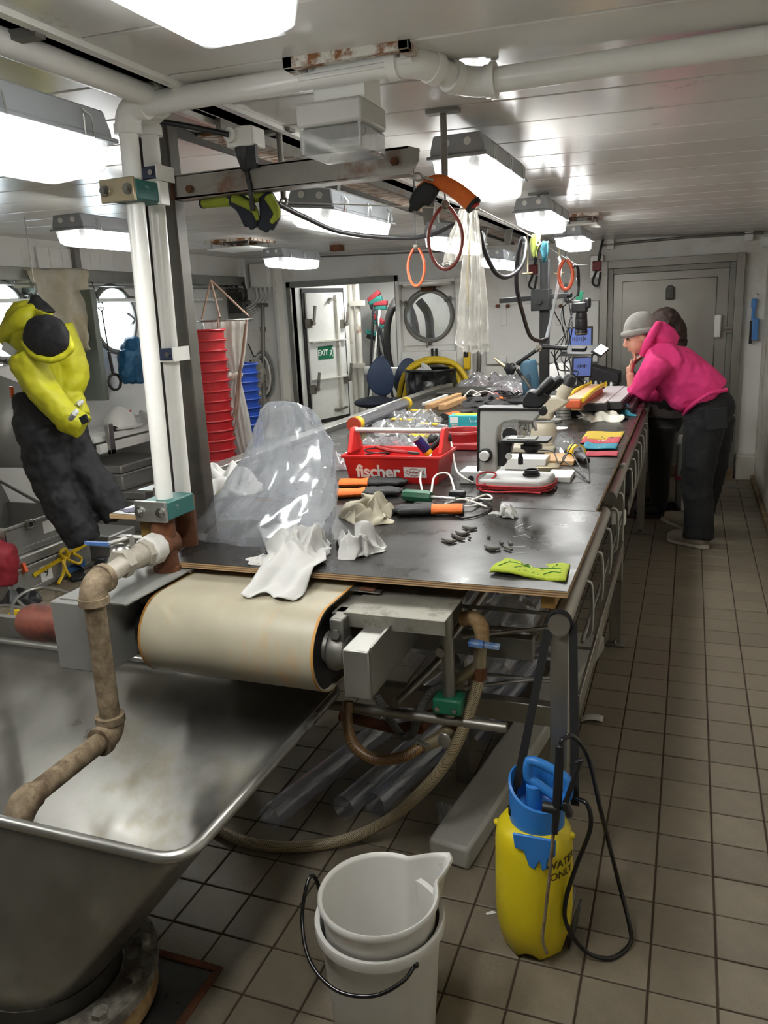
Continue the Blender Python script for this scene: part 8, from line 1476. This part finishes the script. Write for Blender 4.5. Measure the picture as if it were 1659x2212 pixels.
# trousers
m = MB(); m.ball(Q(1530, 880, P1Y), (.17, .17, .15), 20, 12); hipn, hipf = Q(1522, 905, P1Y-.09), Q(1545, 900, P1Y+.09)
m.tube([hipn, Q(1512, 985, P1Y-.11), Q(1506, 1050, P1Y-.13), Q(1510, 1110, P1Y-.15), Q(1507, 1163, P1Y-.17)], [.135, .115, .10, .095, .10], 18, k=4); m.tube([hipf, Q(1540, 980, P1Y+.11), Q(1532, 1040, P1Y+.14), Q(1518, 1095, P1Y+.16), Q(1505, 1132, P1Y+.17)], [.13, .11, .095, .09, .09], 18, k=4); organic(m, 'trousers', 'jeans_black', p1, .011, 5, .022, .07)
m = MB(); pk = Q(1548, 905, P1Y-.27); m.box(pk, (.13, .012, .14), (.0, -.12, 0)); m.build('back_pocket', 'jeans_black', p1, bevel=.01)
def shoe(heel, toe, nm, par, tilt=0, s=1.0, up='shoe_beige', sole='shoe_sole'):
    heel = Vector(heel); toe = Vector(toe); d = (toe-heel); L = d.length; d.normalize(); r = d.cross(V3(0, 0, 1)).normalized(); u = r.cross(d)
    def S_(a, b, c): return heel+d*a*L+r*b*s+u*c*s
    m = MB(); m.tube([S_(.02, 0, .062), S_(.2, 0, .068), S_(.5, 0, .060), S_(.8, 0, .048), S_(.98, 0, .036)], [.044, .056, .054, .048, .030], 16, k=4); m.tube([S_(.15, 0, .06), S_(.18, 0, .10)], [.04, .038], 14); o = organic(m, nm, up, par, .006, 3)
    m = MB(); pts = [(0, -.028), (.15, -.036), (.45, -.036), (.75, -.046), (.95, -.035), (1.05, 0), (.95, .035), (.75, .046), (.45, .036), (.15, .036), (0, .028), (-.05, 0)]; n = len(pts); m.add([S_(a, b, .002) for a, b in pts]+[S_(a, b*1.02, .028-.006*math.sin(a*3)) for a, b in pts], [tuple(range(n-1, -1, -1)), tuple(range(n, 2*n))]+[(i, (i+1) % n, n+(i+1) % n, n+i) for i in range(n)]); m.build('sole', sole, o, bevel=.004)
    m = MB(); [m.tube([S_(.5+.08*k, -.03, .075-.008*k), S_(.5+.08*k, .03, .075-.008*k)], .0035, 6) for k in range(3)]; m.build('laces', up, o, kind='stuff')
fz = PZ(1527, 1186, 0); shoe(fz, PZ(1444, 1168, 0), 'shoe', p1); h2 = PZ(1495, 1150, 0); shoe(h2, PZ(1440, 1150, 0)+V3(-.04, .02, .085), 'shoe', p1)
# second person behind
P2Y = 6.42; p2 = thing('person', 'brown-haired person in black behind the pink hoodie, hand on the mouse', 'person', PZ(1420, 1112, 0))
hc2 = Q(1432, 706, P2Y); m = MB(); f_, r_, u_ = head(m, hc2, (-.95, -.1, -.28), (-.1, 0, 1)); m.tube([hc2-u_*.05, Q(1445, 765, P2Y)], [.05, .06], 12); w1 = Q(1360, 792, P2Y-.05); m.tube([Q(1361, 808, P2Y-.05), w1], .026, 10); hand(m, w1, (hc2+f_*.06-u_*.09)-w1, (.8, 0, .2), .95, .3)
w2 = Q(1360, 833, P2Y-.12); w2.z = ZT+.045; m.tube([w2+V3(.08, .02, .01), w2], .027, 10); hand(m, w2, (-1, -.15, -.05), (0, 0, 1), 1.0, .35); organic(m, 'body', 'skin', p2, .0055, 3)
for sd in (-1, 1): MB().ball(hc2+f_*.088+u_*.012+r_*sd*.032, .009, 10, 6).build('eye', 'black_gloss', p2)
m = MB(); A = Matrix((f_, r_, u_)).transposed(); m.ball(hc2+u_*.03-f_*.025, (.108, .096, .108), 22, 14, mat=A); m.tube([hc2-f_*.05+u_*.03, hc2-f_*.085-u_*.06, hc2-f_*.10-u_*.19], [.085, .075, .03], 14, k=4); organic(m, 'hair', 'hair_brown', p2, .008, 4, .02, .03)
m = MB(); m.tube([Q(1440, 885, P2Y), Q(1438, 835, P2Y), Q(1440, 790, P2Y), Q(1444, 770, P2Y)], [.15, .155, .16, .10], 20, k=4); m.tube([Q(1442, 785, P2Y-.16), Q(1442, 785, P2Y+.16)], .085, 14); m.tube([Q(1438, 790, P2Y-.17), Q(1400, 820, P2Y-.15), Q(1385, 838, P2Y-.12), w2+V3(.07, .02, .01)], [.075, .065, .055, .04], 12, k=4); el = Q(1372, 838, P2Y); el.z = ZT+.06; m.tube([Q(1440, 790, P2Y+.17), Q(1400, 825, P2Y+.1), el, Q(1362, 805, P2Y-.05)], [.075, .065, .055, .04], 12, k=4); organic(m, 'jacket', 'top_black', p2, .011, 5, .02, .08)
m = MB(); m.tube([Q(1435, 900, P2Y), Q(1437, 868, P2Y)], [.155, .15], 18); organic(m, 'shirt_hem', 'shirt_grey', p2, .012, 3)
m = MB(); m.ball(Q(1432, 910, P2Y), (.15, .15, .12), 16, 10)
for dy in (-.09, .09): m.tube([Q(1430, 920, P2Y+dy), Q(1425, 1000, P2Y+dy), Q(1424, 1060, P2Y+dy), Q(1422, 1100, P2Y+dy)], [.105, .085, .075, .055], 16, k=4)
organic(m, 'trousers', 'top_black', p2, .012, 5, .012, .08)
for dy in (-.08, .10): h = PZ(1432, 1112, .01)+V3(0, dy, 0); h.z = .01; shoe(h, h+V3(-.22, 0, 0), 'shoe', p2, up='black', sole='black_rubber')
